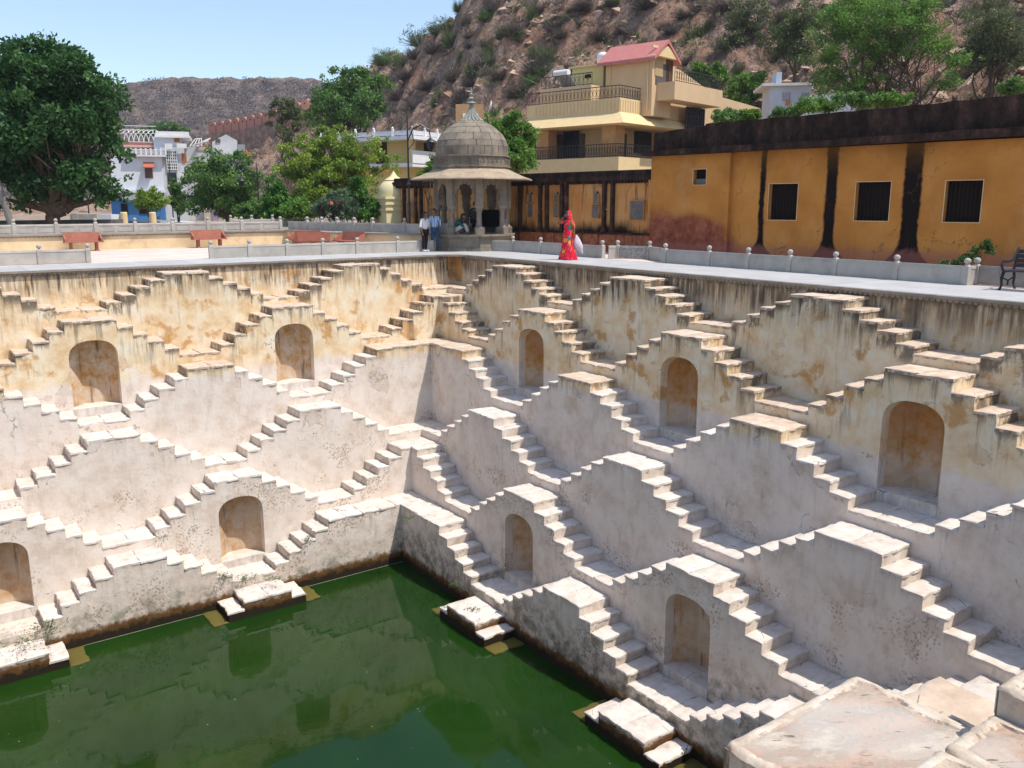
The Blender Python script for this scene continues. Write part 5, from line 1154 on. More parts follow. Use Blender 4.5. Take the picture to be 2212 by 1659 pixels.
tt('side_wing', 352, 402, 318, 470, .8, 5, OLDW, zbase=GZ); tt('balcony_parapet', 356, 372, 310, 322, .2, .2, WP); tt('balcony_parapet', 382, 403, 310, 320, .2, .2, WP); tt('brown_shutter', 393, 403, 331, 352, .7, .2, ORD)
gw_ = tt('window', 360, 382, 326, 366, .7, .12, GLASS); 
for k in range(6): tx_, _ = T.hit_y(360+22*k/5, 345, .7); zt_, zb_ = T.hit_y(370, 326, .7)[1], T.hit_y(370, 366, .7)[1]; mb = MB(); mb.box(tx_-.04, tx_+.04, .58, .7, zb_, zt_); mb.obj('mullion', WP, gw_)
for k in range(7): z_ = T.hit_y(370, 326+40*k/6, .7)[1]; xa, _ = T.hit_y(360, 345, .7); xb, _ = T.hit_y(382, 345, .7); mb = MB(); mb.box(xa, xb, .56, .7, z_-.04, z_+.04); mb.obj('mullion', WP, gw_)
tt('lower_window', 362, 382, 373, 398, .7, .12, GLASS)
old = E('old_white_house', T.O, T.az, label='stained old white house with a shallow gable and orange shutters', cat='house')
to = lambda name, u0, u1, v0, v1, y, d, mat, **k: town_box(old, T, u0, u1, v0, v1, y, d, mat, name, **k)
to('wall', 403, 530, 318, 470, 3, 6, OLDW, zbase=GZ); to('red_band', 425, 447, 318, 325, 2.9, .2, PINK)
xa, zb_ = T.hit_y(436, 318, 2.6); xb, _ = T.hit_y(513, 318, 2.6); xm = (xa+xb)/2; zt_ = T.hit_y(475, 290, 2.6)[1]; ze = T.hit_y(475, 303, 2.6)[1]
mb = MB(); mb.extr([(xa+1.2, zb_-1), (xb, zb_-1), (xb, ze), (xm+.8, zt_), (xa+1.2, ze-.2)], 2.6, 8); mb.obj('gable_wall', OLDW, old); to('window', 466, 476, 300, 308, 2.5, .15, DARKGREY); to('orange_wall', 512, 528, 330, 345, 2.8, .2, ORD); to('grey_shed', 512, 530, 312, 326, 2.6, .4, simple('grey_sheet', (.28,.29,.31), .7)); to('lower_arcade', 440, 590, 425, 470, 2.0, .6, simple('cream_mural_wall', (.50,.43,.33), .9, .2, .15, .6, dirt=(.25,.20,.28)), zbase=GZ); to('dark_gate', 520, 560, 430, 470, 1.8, .2, simple('purple_grey_gate', (.09,.08,.11), .8), zbase=GZ); to('lilac_door', 458, 472, 432, 470, 1.8, .2, simple('lilac_paint', (.30,.22,.33), .8), zbase=GZ)
xa, za_ = T.hit_y(410, 316, 1.5); xb, _ = T.hit_y(436, 316, 1.5); mb = MB(); zz_ = T.hit_y(420, 297, 1.5)[1]
for k in range(4): q = xa+(xb-xa)*k/3; mb.path([(q, 1.5, za_), ((q+xb)/2, 2, (za_+zz_)/2+.4), (xb, 3, zz_)], .05, 4); mb.path([(xa+.3*k, 1.5, za_), (xb+1, 1.5+.4*k, zz_)], .04, 4)
mb.obj('roof_pergola', WP, old)
fl = E('orange_flag', (*T.w(*[T.hit_y(531, 330, 1.0)[0], 1.0])[:2], 0), 0, label='orange flag beside the old white house', cat='flag'); zf = T.hit_y(531, 322, 1.0)[1]
mb = MB(); mb.tube((0, 0, GZ), (0, 0, zf+.6), .03, None, 5); mb.obj('pole', RAIL, fl); mb = MB(); mb.add([(0, 0, zf), (.5, .1, zf-.5), (.8, .2, zf-1.1), (.4, -.1, zf-1.0), (.05, 0, zf-.85)], [(0, 1, 2, 3, 4)]); mb.obj('cloth', simple('orange_cloth', (.75,.18,.03), .8), fl, norm=False)
# yellow shrine dome behind the left end of the arcaded wall
P = far(838, 470, 47); SHN = simple('pale_yellow_render', (.66,.57,.33), .8, .2, .05, 2); shr = E('shrine', (P[0], P[1], 0), 0, label='small pale yellow domed shrine beside the left end of the arcaded wall', cat='shrine')
ppm = 1924/47; z_ = lambda v: zat(838, v, P)
mb = MB(); mb.box(-.55, 1.6, -.9, .9, .2, z_(425)); mb.obj('base', SHN, shr)
for v in (428, 440, 452): mb = MB(); mb.box(-.62, 1.65, -.97, .97, z_(v)-.06, z_(v)+.02); mb.obj('moulding', SHN, shr)
mb = MB(); mb.lathe([(.85, 0), (.86, .25), (.78, .5), (.6, .72), (.42, .84)], 20, (.4, 0, z_(425))); mb.obj('dome', SHN, shr, smooth=R(40)); mb = MB(); mb.lathe([(.50, 0), (.45, .04), (.18, .22), (.06, .40), (.0, .5)], 16, (.4, 0, z_(425)+.84)); mb.obj('spire', SHN, shr, smooth=R(40))
# ------------------------------------------------------------------ pink crenellated fort wall on the spur
FORT = simple('pink_fort_render', (.42,.20,.15), .9, .15, .18, .6, dirt=(.28,.10,.07))
fw = E('fort_wall', (0, 0, 0), label='pink crenellated fort wall climbing the far spur', cat='wall')
line = [(440, 300, 268, 196), (452, 290, 262, 194), (520, 283, 250, 188), (600, 262, 232, 182), (660, 240, 214, 176)]
N = 13
us = np.linspace(455, 672, N+1)
def fp(u, row): return np.interp(u, [q[0] for q in line], [q[row] for q in line])
def merlon(P, Q, zb0, zb1, h):
    d = np.array(Q)-np.array(P); L = math.hypot(*d); a = math.atan2(d[1], d[0]); mb = MB(); w = L*.90
    pts = [(0, -6), (w, -6), (w, h*.55)]+[(w/2+w/2*math.cos(t), h*.55+h*.45*math.sin(t)) for t in np.linspace(0.2, math.pi-.2, 7)]+[(0, h*.55)]
    mb.extr(pts, -.4, .4); o = mb.obj('merlon', FORT, fw, (P[0], P[1], zb0), (0, 0, a)); m2 = MB(); m2.box(w*.42, w*.58, -.41, .41, h*.32, h*.5); m2.obj('loophole', DARKVOID, o)
for i in range(N):
    A_, B_ = far(us[i], 300, fp(us[i], 3)), far(us[i+1], 300, fp(us[i+1], 3)); zb0 = zat(us[i], fp(us[i], 1)-12, A_); zt0 = zat(us[i], fp(us[i], 2)+3, A_)
    merlon(A_[:2], B_[:2], zb0, zb0, max(1.2, zt0-zb0))
mb = MB()
for i in range(N):
    A_, B_ = far(us[i], 300, fp(us[i], 3)-.6), far(us[i+1], 300, fp(us[i+1], 3)-.6); za_, zb_ = zat(us[i], fp(us[i], 1)-2, A_), zat(us[i+1], fp(us[i+1], 1)-2, B_)
    mb.add([(A_[0], A_[1], za_-7), (B_[0], B_[1], zb_-7), (B_[0], B_[1], zb_), (A_[0], A_[1], za_), (A_[0]+1, A_[1]+1.5, za_-7), (B_[0]+1, B_[1]+1.5, zb_-7), (B_[0]+1, B_[1]+1.5, zb_), (A_[0]+1, A_[1]+1.5, za_)], [(0,1,2,3), (7,6,5,4), (3,2,6,7)])
mb.obj('rampart', simple('rubble_rampart', (.26,.17,.13), .95, .1, .4, 1.0), fw)
# ------------------------------------------------------------------ street furniture and vehicles
def lamp_post(u, dist, vtop, label, arms=((1, 0),), lean=0, zb=0, thick=.05):
    P = far(u, 440, dist); h = zat(u, vtop, P)-zb; o = E('street_lamp', (P[0], P[1], zb), YAW-math.pi/2, label=label, cat='street lamp', group='black lamp posts')
    mb = MB(); mb.lathe([(.14, 0), (.12, .5), (.06, .6), (thick, .8), (thick*.8, h*.8), (.02, h)], 10); mb.lathe([(.07, h*.45), (.09, h*.46), (.05, h*.48)], 8); mb.obj('pole', IRON, o)
    for s_, dz in arms:
        mb = MB(); zz = h*.83+dz; mb.path([(0, 0, zz-.3), (s_*.25, 0, zz+.25), (s_*.65, 0, zz+.42), (s_*1.0, 0, zz+.2), (s_*1.05, 0, zz-.15)], .03, 6); mb.path([(0, 0, zz-.7), (s_*.3, 0, zz-.35), (s_*.2, 0, zz+.1)], .02, 5); mb.obj('arm', IRON, o)
        mb = MB(); mb.lathe([(.03, 0), (.08, -.06), (.30, -.20), (.31, -.23), (.18, -.24), (.17, -.45), (.1, -.55)], 12, (s_*1.05, 0, zz-.13)); mb.obj('lamp_shade', IRON if True else WP, o, smooth=R(40))
    return o
lamp_post(884, 42, 240, 'tall black lamp post with curved arm left of the pavilion dome')
lamp_post(559, 60, 352, 'black lamp post above the weeping tree at centre left', ((-1, 0),))
lamp_post(372, 75, 350, 'plain black pole in front of the gridded window tower', ())
lamp_post(190, 70, 412, 'thin black pole among the blue shop fronts', (), zb=-.6)
# bare concrete pole at left
P = far(14, 470, 45); o = E('leaning_pole', (P[0], P[1], PZ), 0, label='grey leaning pole at the far left under the big tree', cat='pole'); mb = MB(); mb.tube((.5, 0, -1.5), (-.45, .1, 3.6), .16, .12, 10); mb.obj('pole', simple('grey_concrete', (.20,.18,.16), .9), o); P2 = far(574, 470, 80)
def car(u, v, dist, az, body, label, length=4.0):
    P = far(u, v, dist); o = E('parked_car', (P[0], P[1], -.93), R(az), label=label, cat='car', group='cars parked behind the terrace'); mb = MB(); L = length/2
    prof_ = [(-L, .35), (-L, .85), (-L+.15, 1.0), (-L+.55, 1.42), (-.2, 1.52), (.5, 1.42), (1.15, 1.0), (L-.1, .82), (L, .6), (L, .35)]
    n_ = len(prof_); vs = [(x, -.82 if z < 1.1 else -.62, z) for x, z in prof_]+[(x, .82 if z < 1.1 else .62, z) for x, z in prof_]
    mb.add(vs, [tuple(range(n_)), tuple(range(2*n_-1, n_-1, -1))]+[(i, n_+i, n_+(i+1) % n_, (i+1) % n_) for i in range(n_)]); mb.obj('body', body, o, smooth=R(30))
    for s_ in (-1, 1):
        mb = MB(); mb.add([(-L+.45, s_*.78, 1.02), (1.0, s_*.80, 1.02), (.45, s_*.66, 1.38), (-.2, s_*.66, 1.45), (-L+.65, s_*.66, 1.36)], [(0, 1, 2, 3, 4)]); mb.obj('side_window', GLASS, o, norm=False)
        for x_ in (-L*.62, L*.62):
            mb = MB(); mb.tube((x_, s_*.70, .32), (x_, s_*.86, .32), .32, None, 16); w = mb.obj('wheel', simple('tyre', (.02,.02,.02), .8) if 'tyre' not in bpy.data.materials else bpy.data.materials['tyre'], o)
        mb = MB(); mb.box(L-.05, L+.01, s_*.45, s_*.72, .6, .74) if s_ > 0 else mb.box(L-.05, L+.01, -.72, -.45, .6, .74); mb.obj('headlight', WP, o)
    mb = MB(); mb.add([(.55, -.6, 1.41), (.55, .6, 1.41), (1.12, .74, 1.03), (1.12, -.74, 1.03)], [(0, 1, 2, 3)]); mb.obj('windscreen', GLASS, o, norm=False); return o
WCAR = simple('white_car_paint', (.75,.76,.78), .25, .5, .02); SCAR = simple('grey_green_car_paint', (.20,.22,.20), .3, .5, .02)
car(722, 462, 88, -35, WCAR, 'white hatchback parked behind the balustrade under the trees') if False else None
car(378, 462, 78, 160, WCAR, 'white hatchback parked beyond the balustrade right of the small round tree')
car(330, 462, 84, 120, SCAR, 'dull grey-green car parked behind the white hatchback')
car(280, 462, 80, 150, simple('dark_vehicle_paint', (.05,.055,.05), .4, .4, .1), 'dark boxy vehicle parked under the small round tree', 4.4)
# stone blocks and bollards beside the road
for i, (u, v0, v1, w, mat, nm_, lab) in enumerate(((217, 463, 472, 1.6, WHT, 'marble_block', 'pile of white marble slabs left of the small round tree'), (190, 462, 472, 1.4, BALS, 'stone_block', 'grey stone block beside the white marble slabs'), (268, 460, 474, .35, CRL, 'bollard', 'cream cylindrical bollard left of the small round tree'), (330, 460, 474, .35, CRL, 'bollard', 'cream cylindrical bollard in front of the grey-green car'))):
    P = far(u, 470, 52); zt_ = zat(u, v0, P); mb = MB()
    if nm_ == 'bollard': mb.lathe([(.18, 0), (.18, zt_+.9), (.15, zt_+.95)], 14)
    else: mb.box(-w/2, w/2, -.5, .5, 0, zt_+.9); mb.box(-w/2+.1, -w/2+.4, -.53, .53, 0, zt_+.93)
    tag(mb.obj(nm_, mat, None, (P[0], P[1], -.9), (0, 0, YAW-math.pi/2)), lab, nm_.replace('_', ' '))
# ------------------------------------------------------------------ vegetation
K = 1.0/1924
BARK = simple('rough_bark', (.11,.075,.05), .9, .1, .3, 6); PALEBARK = simple('pale_dry_wood', (.27,.22,.18), .9, .1, .25, 5)
def quads_to_mesh(name, V, tone, mat, extra=None):
    """V: (n,4,3)"""
    n = len(V); me = bpy.data.meshes.new(name); me.vertices.add(n*4); me.vertices.foreach_set('co', V.reshape(-1).astype(np.float32)); me.loops.add(n*4); me.loops.foreach_set('vertex_index', np.arange(n*4, dtype=np.int32)); me.polygons.add(n); me.polygons.foreach_set('loop_start', np.arange(0, n*4, 4, dtype=np.int32)); me.materials.append(mat); me.update(calc_edges=True)
    at = me.attributes.new('tone', 'FLOAT', 'FACE'); at.data.foreach_set('value', tone.astype(np.float32)); return me
def leaf_quads(C, size, r, droop=0.0, aspect=.5, up=.25):
    n = len(C); d = r.normal(0, 1, (n, 3)); d[:, 2] = d[:, 2]*(1-droop)-droop*1.6; d /= np.linalg.norm(d, axis=1)[:, None]
    nn = r.normal(0, 1, (n, 3)); nn[:, 2] += up*3; s = np.cross(d, nn); s /= np.linalg.norm(s, axis=1)[:, None]+1e-9
    L = (size*r.uniform(.6, 1.3, n))[:, None]; W_ = L*aspect*.5
    return np.stack([C, C+d*L*.5+s*W_, C+d*L, C+d*L*.5-s*W_], 1)
def crown(ells, n, nclu, size, r, cl=.22, droop=0.0, aspect=.5, shell=.55):
    """ells: (centre, radii) in metres; leaves gathered into clumps through the volume"""
    vol = np.array([np.prod(e[1])**.75 for e in ells]); pick = r.choice(len(ells), nclu, p=vol/vol.sum())
    cs = []; rad = []
    for k in pick:
        c, q = ells[k]; v = r.normal(0, 1, 3); v /= np.linalg.norm(v); v = v*(r.uniform(0, 1)**shell)
        cs.append(np.array(c)+v*np.array(q)); rad.append(cl*np.mean(q)*r.uniform(.45, 1.5)); cs[-1] = cs[-1]+r.normal(0, .10*np.mean(q), 3)
    cs = np.array(cs); rad = np.array(rad); ct = r.uniform(0, 1, nclu)
    w = rad**2; a = r.choice(nclu, n, p=w/w.sum()); g = r.normal(0, 1, (n, 3)); g /= np.linalg.norm(g, axis=1)[:, None]; g *= (r.uniform(0, 1, n)**.45)[:, None]
    P = cs[a]+g*rad[a][:, None]*np.array([1.15, 1.15, .8]); tone = np.clip(ct[a]*.62+r.uniform(0, .45, n)+.08*g[:, 2], 0, 1)
    if droop: P[:, 2] -= np.abs(r.normal(0, 1, n))*rad[a]*.5
    return leaf_quads(P, size, r, droop, aspect), tone, cs
def limb(mb, p, q, r0, r1, r, n=5, wob=.12, sides=6):
    p, q = np.array(p, float), np.array(q, float); L = np.linalg.norm(q-p); pts = [p]
    for i in range(1, n): pts.append(p+(q-p)*i/n+r.normal(0, wob*L/n, 3)+np.array([0, 0, .06*L*math.sin(math.pi*i/n)]))
    pts.append(q); mb.path(pts, list(np.linspace(r0, r1, len(pts))), sides); return pts
def tree(name, label, cat, dist, base, ells, n, leaf, mat, trunk=.2, seed=1, nclu=90, droop=0, aspect=.5, cl=.24, depth=.85, bark=None, group='trees beyond the terrace', zb=-.9, twigs=10, shell=.55, flowers=None):
    r = np.random.default_rng(seed); B = far(base[0], base[1], dist); B[2] = zb; s = dist*K
    L = []
    for i, (u, v, ru, rv) in enumerate(ells):
        c = far(u, v, dist+(r.uniform(-.35, .35)*ru*s if i else 0))-B; L.append((c, (ru*s, ru*s*depth, rv*s)))
    o = E(name, B, 0, label=label, cat=cat, group=group)
    Q, tone, cs = crown(L, n, nclu, leaf, r, cl, droop, aspect, shell); link('crown', quads_to_mesh('crown', Q, tone, mat), o)
    mb = MB(); top = sum((np.array(c) for c, _ in L))/len(L); fork = np.array([0, 0, 0])+(top)*np.array([.35, .35, 0])+np.array([0, 0, max(.6, top[2]*.42)])
    limb(mb, (0, 0, 0), fork, trunk, trunk*.72, r, 4, .06, 9)
    for c, q in L:
        pts = limb(mb, fork, c, trunk*.5, trunk*.14, r, 5, .2, 6)
    for k in range(twigs*len(L)//2):
        c = cs[r.integers(len(cs))]; j = int(r.integers(len(L))); m_ = np.array(L[j][0])*.5+fork*.5; limb(mb, m_, c, trunk*.13, trunk*.03, r, 4, .25, 4)
    mb.obj('trunk', bark or BARK, o, smooth=R(60), norm=False)
    if flowers:
        fm, k = flowers; Pq = cs[r.integers(len(cs), size=k)]+r.normal(0, .25, (k, 3)); link('blossom', quads_to_mesh('blossom', leaf_quads(Pq, leaf*1.3, r, 0, .9), r.uniform(0, 1, k), fm), o, kind='stuff')
    return o
G_DARK = mk_leaf('dark_broadleaf', (0.0125, 0.0425, 0.0112), (0.0300, 0.0938, 0.0200), (0.0688, 0.1625, 0.0375)); G_MID = mk_leaf('mid_green_leaf', (0.0350, 0.0910, 0.0196), (0.0840, 0.1820, 0.0336), (0.1680, 0.2800, 0.0700)); G_BRI = mk_leaf('bright_green_leaf', (0.0473, 0.1148, 0.0135), (0.1013, 0.2228, 0.0243), (0.1890, 0.3240, 0.0540))
G_YEL = mk_leaf('yellow_green_leaf', (0.0650, 0.1300, 0.0156), (0.1560, 0.2600, 0.0286), (0.3120, 0.3900, 0.0520)); G_OLI = mk_leaf('olive_leaf', (.05,.07,.024), (.095,.125,.042), (.16,.19,.07)); G_WEEP = mk_leaf('weeping_leaf', (0.0187, 0.0688, 0.0088), (0.0500, 0.1500, 0.0150), (0.1125, 0.2500, 0.0250)); G_GREY = mk_leaf('grey_green_leaf', (0.0360, 0.0720, 0.0360), (0.0720, 0.1200, 0.0600), (0.1320, 0.1920, 0.1080))
G_DRY = mk_leaf('dry_brown_twig', (.045,.032,.026), (.105,.08,.066), (.19,.15,.125), .1); G_PURP = mk_leaf('hazed_purple_scrub', (.11,.09,.085), (.16,.135,.13), (.21,.18,.17), .1)  # distant scrub lightened and greyed, haze mixed into its colour
PINKF = mk_leaf('pink_blossom', (.45,.08,.07), (.6,.12,.10), (.65,.25,.2)); YELF = mk_leaf('yellow_blossom', (.55,.30,.02), (.65,.40,.03), (.7,.5,.05))
tree('spreading_tree', 'huge dark green broadleaf tree filling the left edge', 'tree', 46, (104, 478), [(120, 180, 105, 75), (50, 215, 75, 100), (195, 230, 62, 65), (110, 300, 120, 80), (25, 330, 60, 85), (215, 300, 52, 60), (60, 395, 65, 50), (190, 390, 78, 48), (250, 360, 32, 45), (60, 130, 55, 40), (238, 425, 36, 26), (150, 130, 60, 32), (-40, 260, 60, 120), (10, 430, 40, 30), (150, 425, 60, 28), (75, 435, 40, 24)], 50000, .24, G_DARK, .42, 11, 330, cl=.27)
tree('round_tree', 'small bright round tree on a thin stem in front of the blue shops', 'tree', 60, (324, 474), [(324, 428, 31, 25), (310, 440, 22, 16), (340, 437, 22, 18)], 5200, .17, G_YEL, .09, 12, 60)
tree('narrow_tree', 'narrow dark tree right of the small round tree', 'tree', 68, (384, 474), [(384, 425, 17, 36), (392, 445, 22, 22), (376, 400, 12, 20)], 4200, .19, G_MID, .12, 13, 50)
tree('neem_tree', 'wide feathery green tree in front of the stained old house', 'tree', 64, (494, 476), [(480, 392, 66, 54), (430, 418, 44, 42), (535, 402, 42, 50), (458, 350, 42, 28), (512, 352, 36, 28), (490, 438, 66, 24), (424, 380, 32, 34), (550, 435, 30, 28)], 26000, .2, G_MID, .24, 14, 190)
tree('weeping_tree', 'weeping bright green tree below the centre-left lamp post', 'tree', 52, (597, 478), [(596, 440, 38, 30), (594, 405, 24, 32), (592, 385, 12, 22), (612, 450, 28, 18), (575, 452, 24, 18)], 9000, .24, G_WEEP, .13, 15, 90, droop=.6, aspect=.3)
tree('weeping_tree', 'weeping dark green cone tree just left of the yellow shrine', 'tree', 47, (775, 478), [(778, 430, 26, 38), (772, 395, 16, 32), (800, 442, 30, 25), (765, 450, 24, 22), (818, 452, 20, 16)], 10000, .24, G_WEEP, .12, 16, 100, droop=.7, aspect=.28)
tree('flowering_tree', 'yellow-green tree with yellow blossoms and tangled branches left of the villa', 'tree', 56, (720, 480), [(660, 335, 52, 46), (730, 325, 60, 46), (805, 335, 52, 44), (635, 370, 42, 42), (700, 385, 66, 46), (765, 372, 56, 42), (845, 350, 28, 34), (690, 298, 46, 26), (660, 425, 50, 36), (725, 285, 36, 20), (720, 425, 60, 30), (800, 395, 40, 30)], 34000, .17, G_YEL, .2, 17, 230, flowers=(YELF, 40))
tree('dark_hill_tree', 'dense green tree behind on the slope above the flowering tree', 'tree', 92, (745, 330), [(740, 190, 62, 42), (790, 185, 48, 36), (695, 215, 42, 34), (760, 235, 70, 40), (700, 255, 50, 30), (810, 225, 35, 35), (760, 160, 40, 22)], 22000, .30, G_MID, .4, 18, 200, zb=-2)
tree('olive_tree', 'thin olive-brown tree left of the dense hill tree', 'tree', 104, (618, 330), [(615, 235, 30, 28), (600, 262, 26, 26), (640, 255, 26, 26), (628, 285, 34, 22)], 5200, .28, G_OLI, .3, 19, 70, zb=-2)
tree('garden_shrub', 'leafy bright shrub filling the gap between the weeping tree and the oleander', 'shrub', 50, (655, 478), [(650, 450, 34, 24), (625, 455, 24, 20), (680, 455, 26, 18)], 6000, .18, G_BRI, .06, 51, 70)
tree('garden_shrub', 'low green shrub behind the farther balustrade below the wide feathery tree', 'shrub', 55, (545, 478), [(545, 455, 28, 16), (520, 460, 22, 12)], 3500, .17, G_MID, .05, 52, 50)
tree('oleander', 'grey-green oleander with pink flowers beside the low grey wall', 'shrub', 44, (722, 478), [(700, 448, 26, 24), (735, 440, 30, 30), (720, 425, 22, 18), (755, 455, 20, 18)], 6500, .2, G_GREY, .06, 20, 70, aspect=.25, flowers=(PINKF, 12))
tree('mango_tree', 'glossy bright green tree leaning out behind the pavilion dome', 'tree', 47, (1105, 470), [(1105, 262, 40, 26), (1130, 300, 34, 34), (1075, 262, 28, 22), (1128, 340, 38, 32), (1100, 330, 42, 38), (1092, 290, 38, 30), (1050, 245, 16, 12)], 15000, .22, G_BRI, .2, 21, 170, droop=.45, aspect=.34, zb=-.3)
tree('young_tree', 'small bright sapling between the villa and the pavilion eave', 'tree', 41, (925, 470), [(924, 362, 15, 18), (912, 372, 14, 12), (935, 342, 8, 14)], 1900, .17, G_BRI, .05, 22, 26, droop=.4, aspect=.34, zb=-.3)
tree('round_tree', 'rounded green tree right behind the pink gabled roof', 'tree', 84, (1515, 260), [(1495, 155, 24, 24), (1535, 160, 32, 28), (1510, 175, 30, 18)], 7000, .26, G_BRI, .2, 23, 70, zb=2)
tree('round_tree', 'rounded green tree between the cream house and the white hut', 'tree', 78, (1615, 290), [(1612, 188, 42, 34), (1590, 205, 30, 24), (1570, 215, 25, 20)], 8000, .25, G_BRI, .2, 24, 80, zb=1)
tree('mesquite_tree', 'large airy feathery green tree above the ochre parapet', 'tree', 64, (1948, 280), [(1830, 60, 75, 42), (1930, 40, 70, 38), (1790, 120, 50, 36), (1800, 170, 48, 36), (1870, 180, 60, 32), (2010, 90, 50, 40), (2060, 130, 42, 32), (1900, 110, 60, 35), (1850, 10, 80, 25), (1990, 20, 50, 30), (2050, 175, 40, 26)], 36000, .17, G_BRI, .24, 25, 420, cl=.27, zb=2, twigs=16, shell=.65)
tree('mesquite_tree', 'feathery green tree at the right edge above the parapet', 'tree', 68, (2130, 200), [(2120, 80, 50, 40), (2170, 60, 50, 36), (2160, 120, 50, 34), (2100, 130, 40, 30), (2200, 100, 40, 40)], 12000, .17, G_OLI, .2, 53, 160, cl=.28, zb=4, twigs=14, shell=.7)
tree('mesquite_tree', 'feathery olive-green tree between the bushes and the large airy tree', 'tree', 78, (1715, 170), [(1715, 60, 44, 40), (1750, 30, 40, 30), (1690, 100, 34, 30), (1740, 110, 40, 30)], 9000, .2, G_OLI, .2, 54, 140, cl=.28, zb=9, twigs=14, shell=.7)
tree('feathery_bush', 'olive feathery bush on the slope left of the large airy tree', 'shrub', 88, (1610, 130), [(1600, 50, 45, 40), (1640, 25, 40, 30), (1575, 90, 34, 24), (1660, 80, 36, 28)], 6500, .22, G_OLI, .2, 26, 110, group='bushes on the hillside', zb=12, twigs=20, shell=.7)
for i, (u, v, ru, rv, lab) in enumerate(((1575, 250, 42, 9, 'creeper hanging over the parapet below the cream house wing'), (1622, 250, 24, 8, 'small creeper clump over the ochre parapet left of the hut'), (1690, 245, 36, 9, 'creeper clump over the ochre parapet under the white hut'), (1765, 226, 52, 14, 'dense creeper over the parapet right of the white hut'), (1850, 216, 45, 13, 'dense creeper on the parapet below the large airy tree'), (1930, 215, 40, 9, 'thin creeper at the right end of the green growth on the parapet'), (2190, 188, 38, 12, 'bright shrub behind the parapet at the right edge'))):
    tree('creeper', lab, 'creeper', 41, (u, 300), [(u, v, ru, rv), (u-ru*.4, v+4, ru*.6, rv*.8), (u+ru*.4, v+2, ru*.6, rv*.9)], 2600, .14, G_BRI if i % 2 else G_MID, .05, 30+i, 60, group='creepers along the ochre parapet', zb=3.0)
tree('wall_plant', 'dark leafy plant against the ochre wall near the iron bench', 'plant', 26.6, (2128, 575), [(2120, 520, 12, 12), (2138, 535, 11, 22), (2110, 545, 16, 14), (2085, 565, 22, 10), (2050, 572, 18, 7)], 1500, .09, G_DARK, .02, 44, 40, group='plants along the ochre wall', zb=-.3, aspect=.4)
# ---- hillside scrub
_rs = np.arange(50, 420, 1.0)
def hillpoint(u, v):
    d = ray(u, v); q = math.hypot(d[0], d[1]); a = d[:2]/q; x = CAM[0]+a[0]*_rs; y = CAM[1]+a[1]*_rs; h, t, tf = base_h(x, y); z = CAM[2]+_rs*d[2]/q; k = np.nonzero((h >= z) & ((t > 0) | (tf > 0)))[0]
    if not len(k): return None
    k = k[0]; return np.array([x[k], y[k], hgt(x[k], y[k])-.3])
def sticks(n, r, spread=1.0, up=1.0, w=.012, curl=.25):
    a = r.uniform(0, 2*np.pi, n); e = r.uniform(.15, 1, n); L = r.uniform(.5, 1.15, n); st = r.uniform(0, .45, n)
    D = np.stack([np.cos(a)*spread*np.sqrt(1-e*e*.8), np.sin(a)*spread*np.sqrt(1-e*e*.8), e*up], 1); P0 = D*(L*st)[:, None]; P1 = D*L[:, None]+r.normal(0, .12*curl*4, (n, 3))*np.array([1, 1, .5]); s = np.cross(P1-P0, r.normal(0, 1, (n, 3))); s /= np.linalg.norm(s, axis=1)[:, None]+1e-9
    return np.stack([P0-s*w*1.4, P0+s*w*1.4, P1+s*w*.5, P1-s*w*.5], 1)
VAR = {}
for k in range(3):
    r = np.random.default_rng(60+k)
    Q = sticks(1100, r, w=.0055); VAR['dry', k] = quads_to_mesh('dry_bush', Q, r.uniform(0, 1, len(Q)), G_DRY)
    ell = [((r.normal(0, .35), r.normal(0, .35), r.uniform(.4, .8)), (.6, .6, .45)) for _ in range(4)]
    Q2, t2, _ = crown(ell, 1500, 60, .10, r, .3, 0, .4, .6); Q1 = sticks(160, r, w=.012); VAR['olive', k] = quads_to_mesh('olive_bush', np.concatenate([Q2, Q1]), np.concatenate([t2, r.uniform(0, .4, len(Q1))]), G_OLI)
    VAR['green', k] = quads_to_mesh('green_bush', np.concatenate([Q2, Q1]), np.concatenate([t2, r.uniform(0, .3, len(Q1))]), G_MID)
    Q = sticks(520, r, .75, 1.25, .014, .05); VAR['spiky', k] = quads_to_mesh('spiky_shrub', Q, r.uniform(0, 1, len(Q)), G_OLI)
    mb = MB()
    def br(p, d, L, w, dep):
        q = p+d*L; mb.tube(p, q, w, w*.6, 4, False)
        if dep:
            for _ in range(3):
                dd = d+Vector(r.normal(0, .5, 3)); dd.z = abs(dd.z)*.8+.1; br(q, dd.normalized(), L*r.uniform(.6, .85), w*.6, dep-1)
    for _ in range(4): br(Vector((0, 0, 0)), Vector((r.normal(0, .5), r.normal(0, .5), 1)).normalized(), .42, .035, 4)
    VAR['bare', k] = mb.mesh('bare_tree', PALEBARK, norm=False)
LB_ = {'dry': ('dry_bush', 'leafless brown bush on the rocky hillside', 'bush'), 'olive': ('olive_bush', 'dull olive bush on the rocky hillside', 'bush'), 'green': ('green_bush', 'green leafy bush on the rocky hillside', 'bush'), 'spiky': ('spiky_shrub', 'upright spiky succulent shrub on the rocky hillside', 'shrub'), 'bare': ('bare_tree', 'pale bare tree on the rocky hillside', 'tree')}
HB = []
def hb(kind, P, s, zs=1.0, uv=(0, 0)):
    n_, lab, cat = LB_[kind]; o = link(n_, VAR[kind, random.randrange(3)], None, P, (0, 0, random.uniform(0, 6.28))); o.scale = (s, s, s*zs); tag(o, lab, cat, {'dry': 'leafless bushes on the hill', 'olive': 'olive bushes on the hill', 'green': 'green bushes on the hill', 'spiky': 'spiky shrubs on the hill', 'bare': 'bare trees on the hill'}[kind]); HB.append((kind, uv[0], uv[1], o))
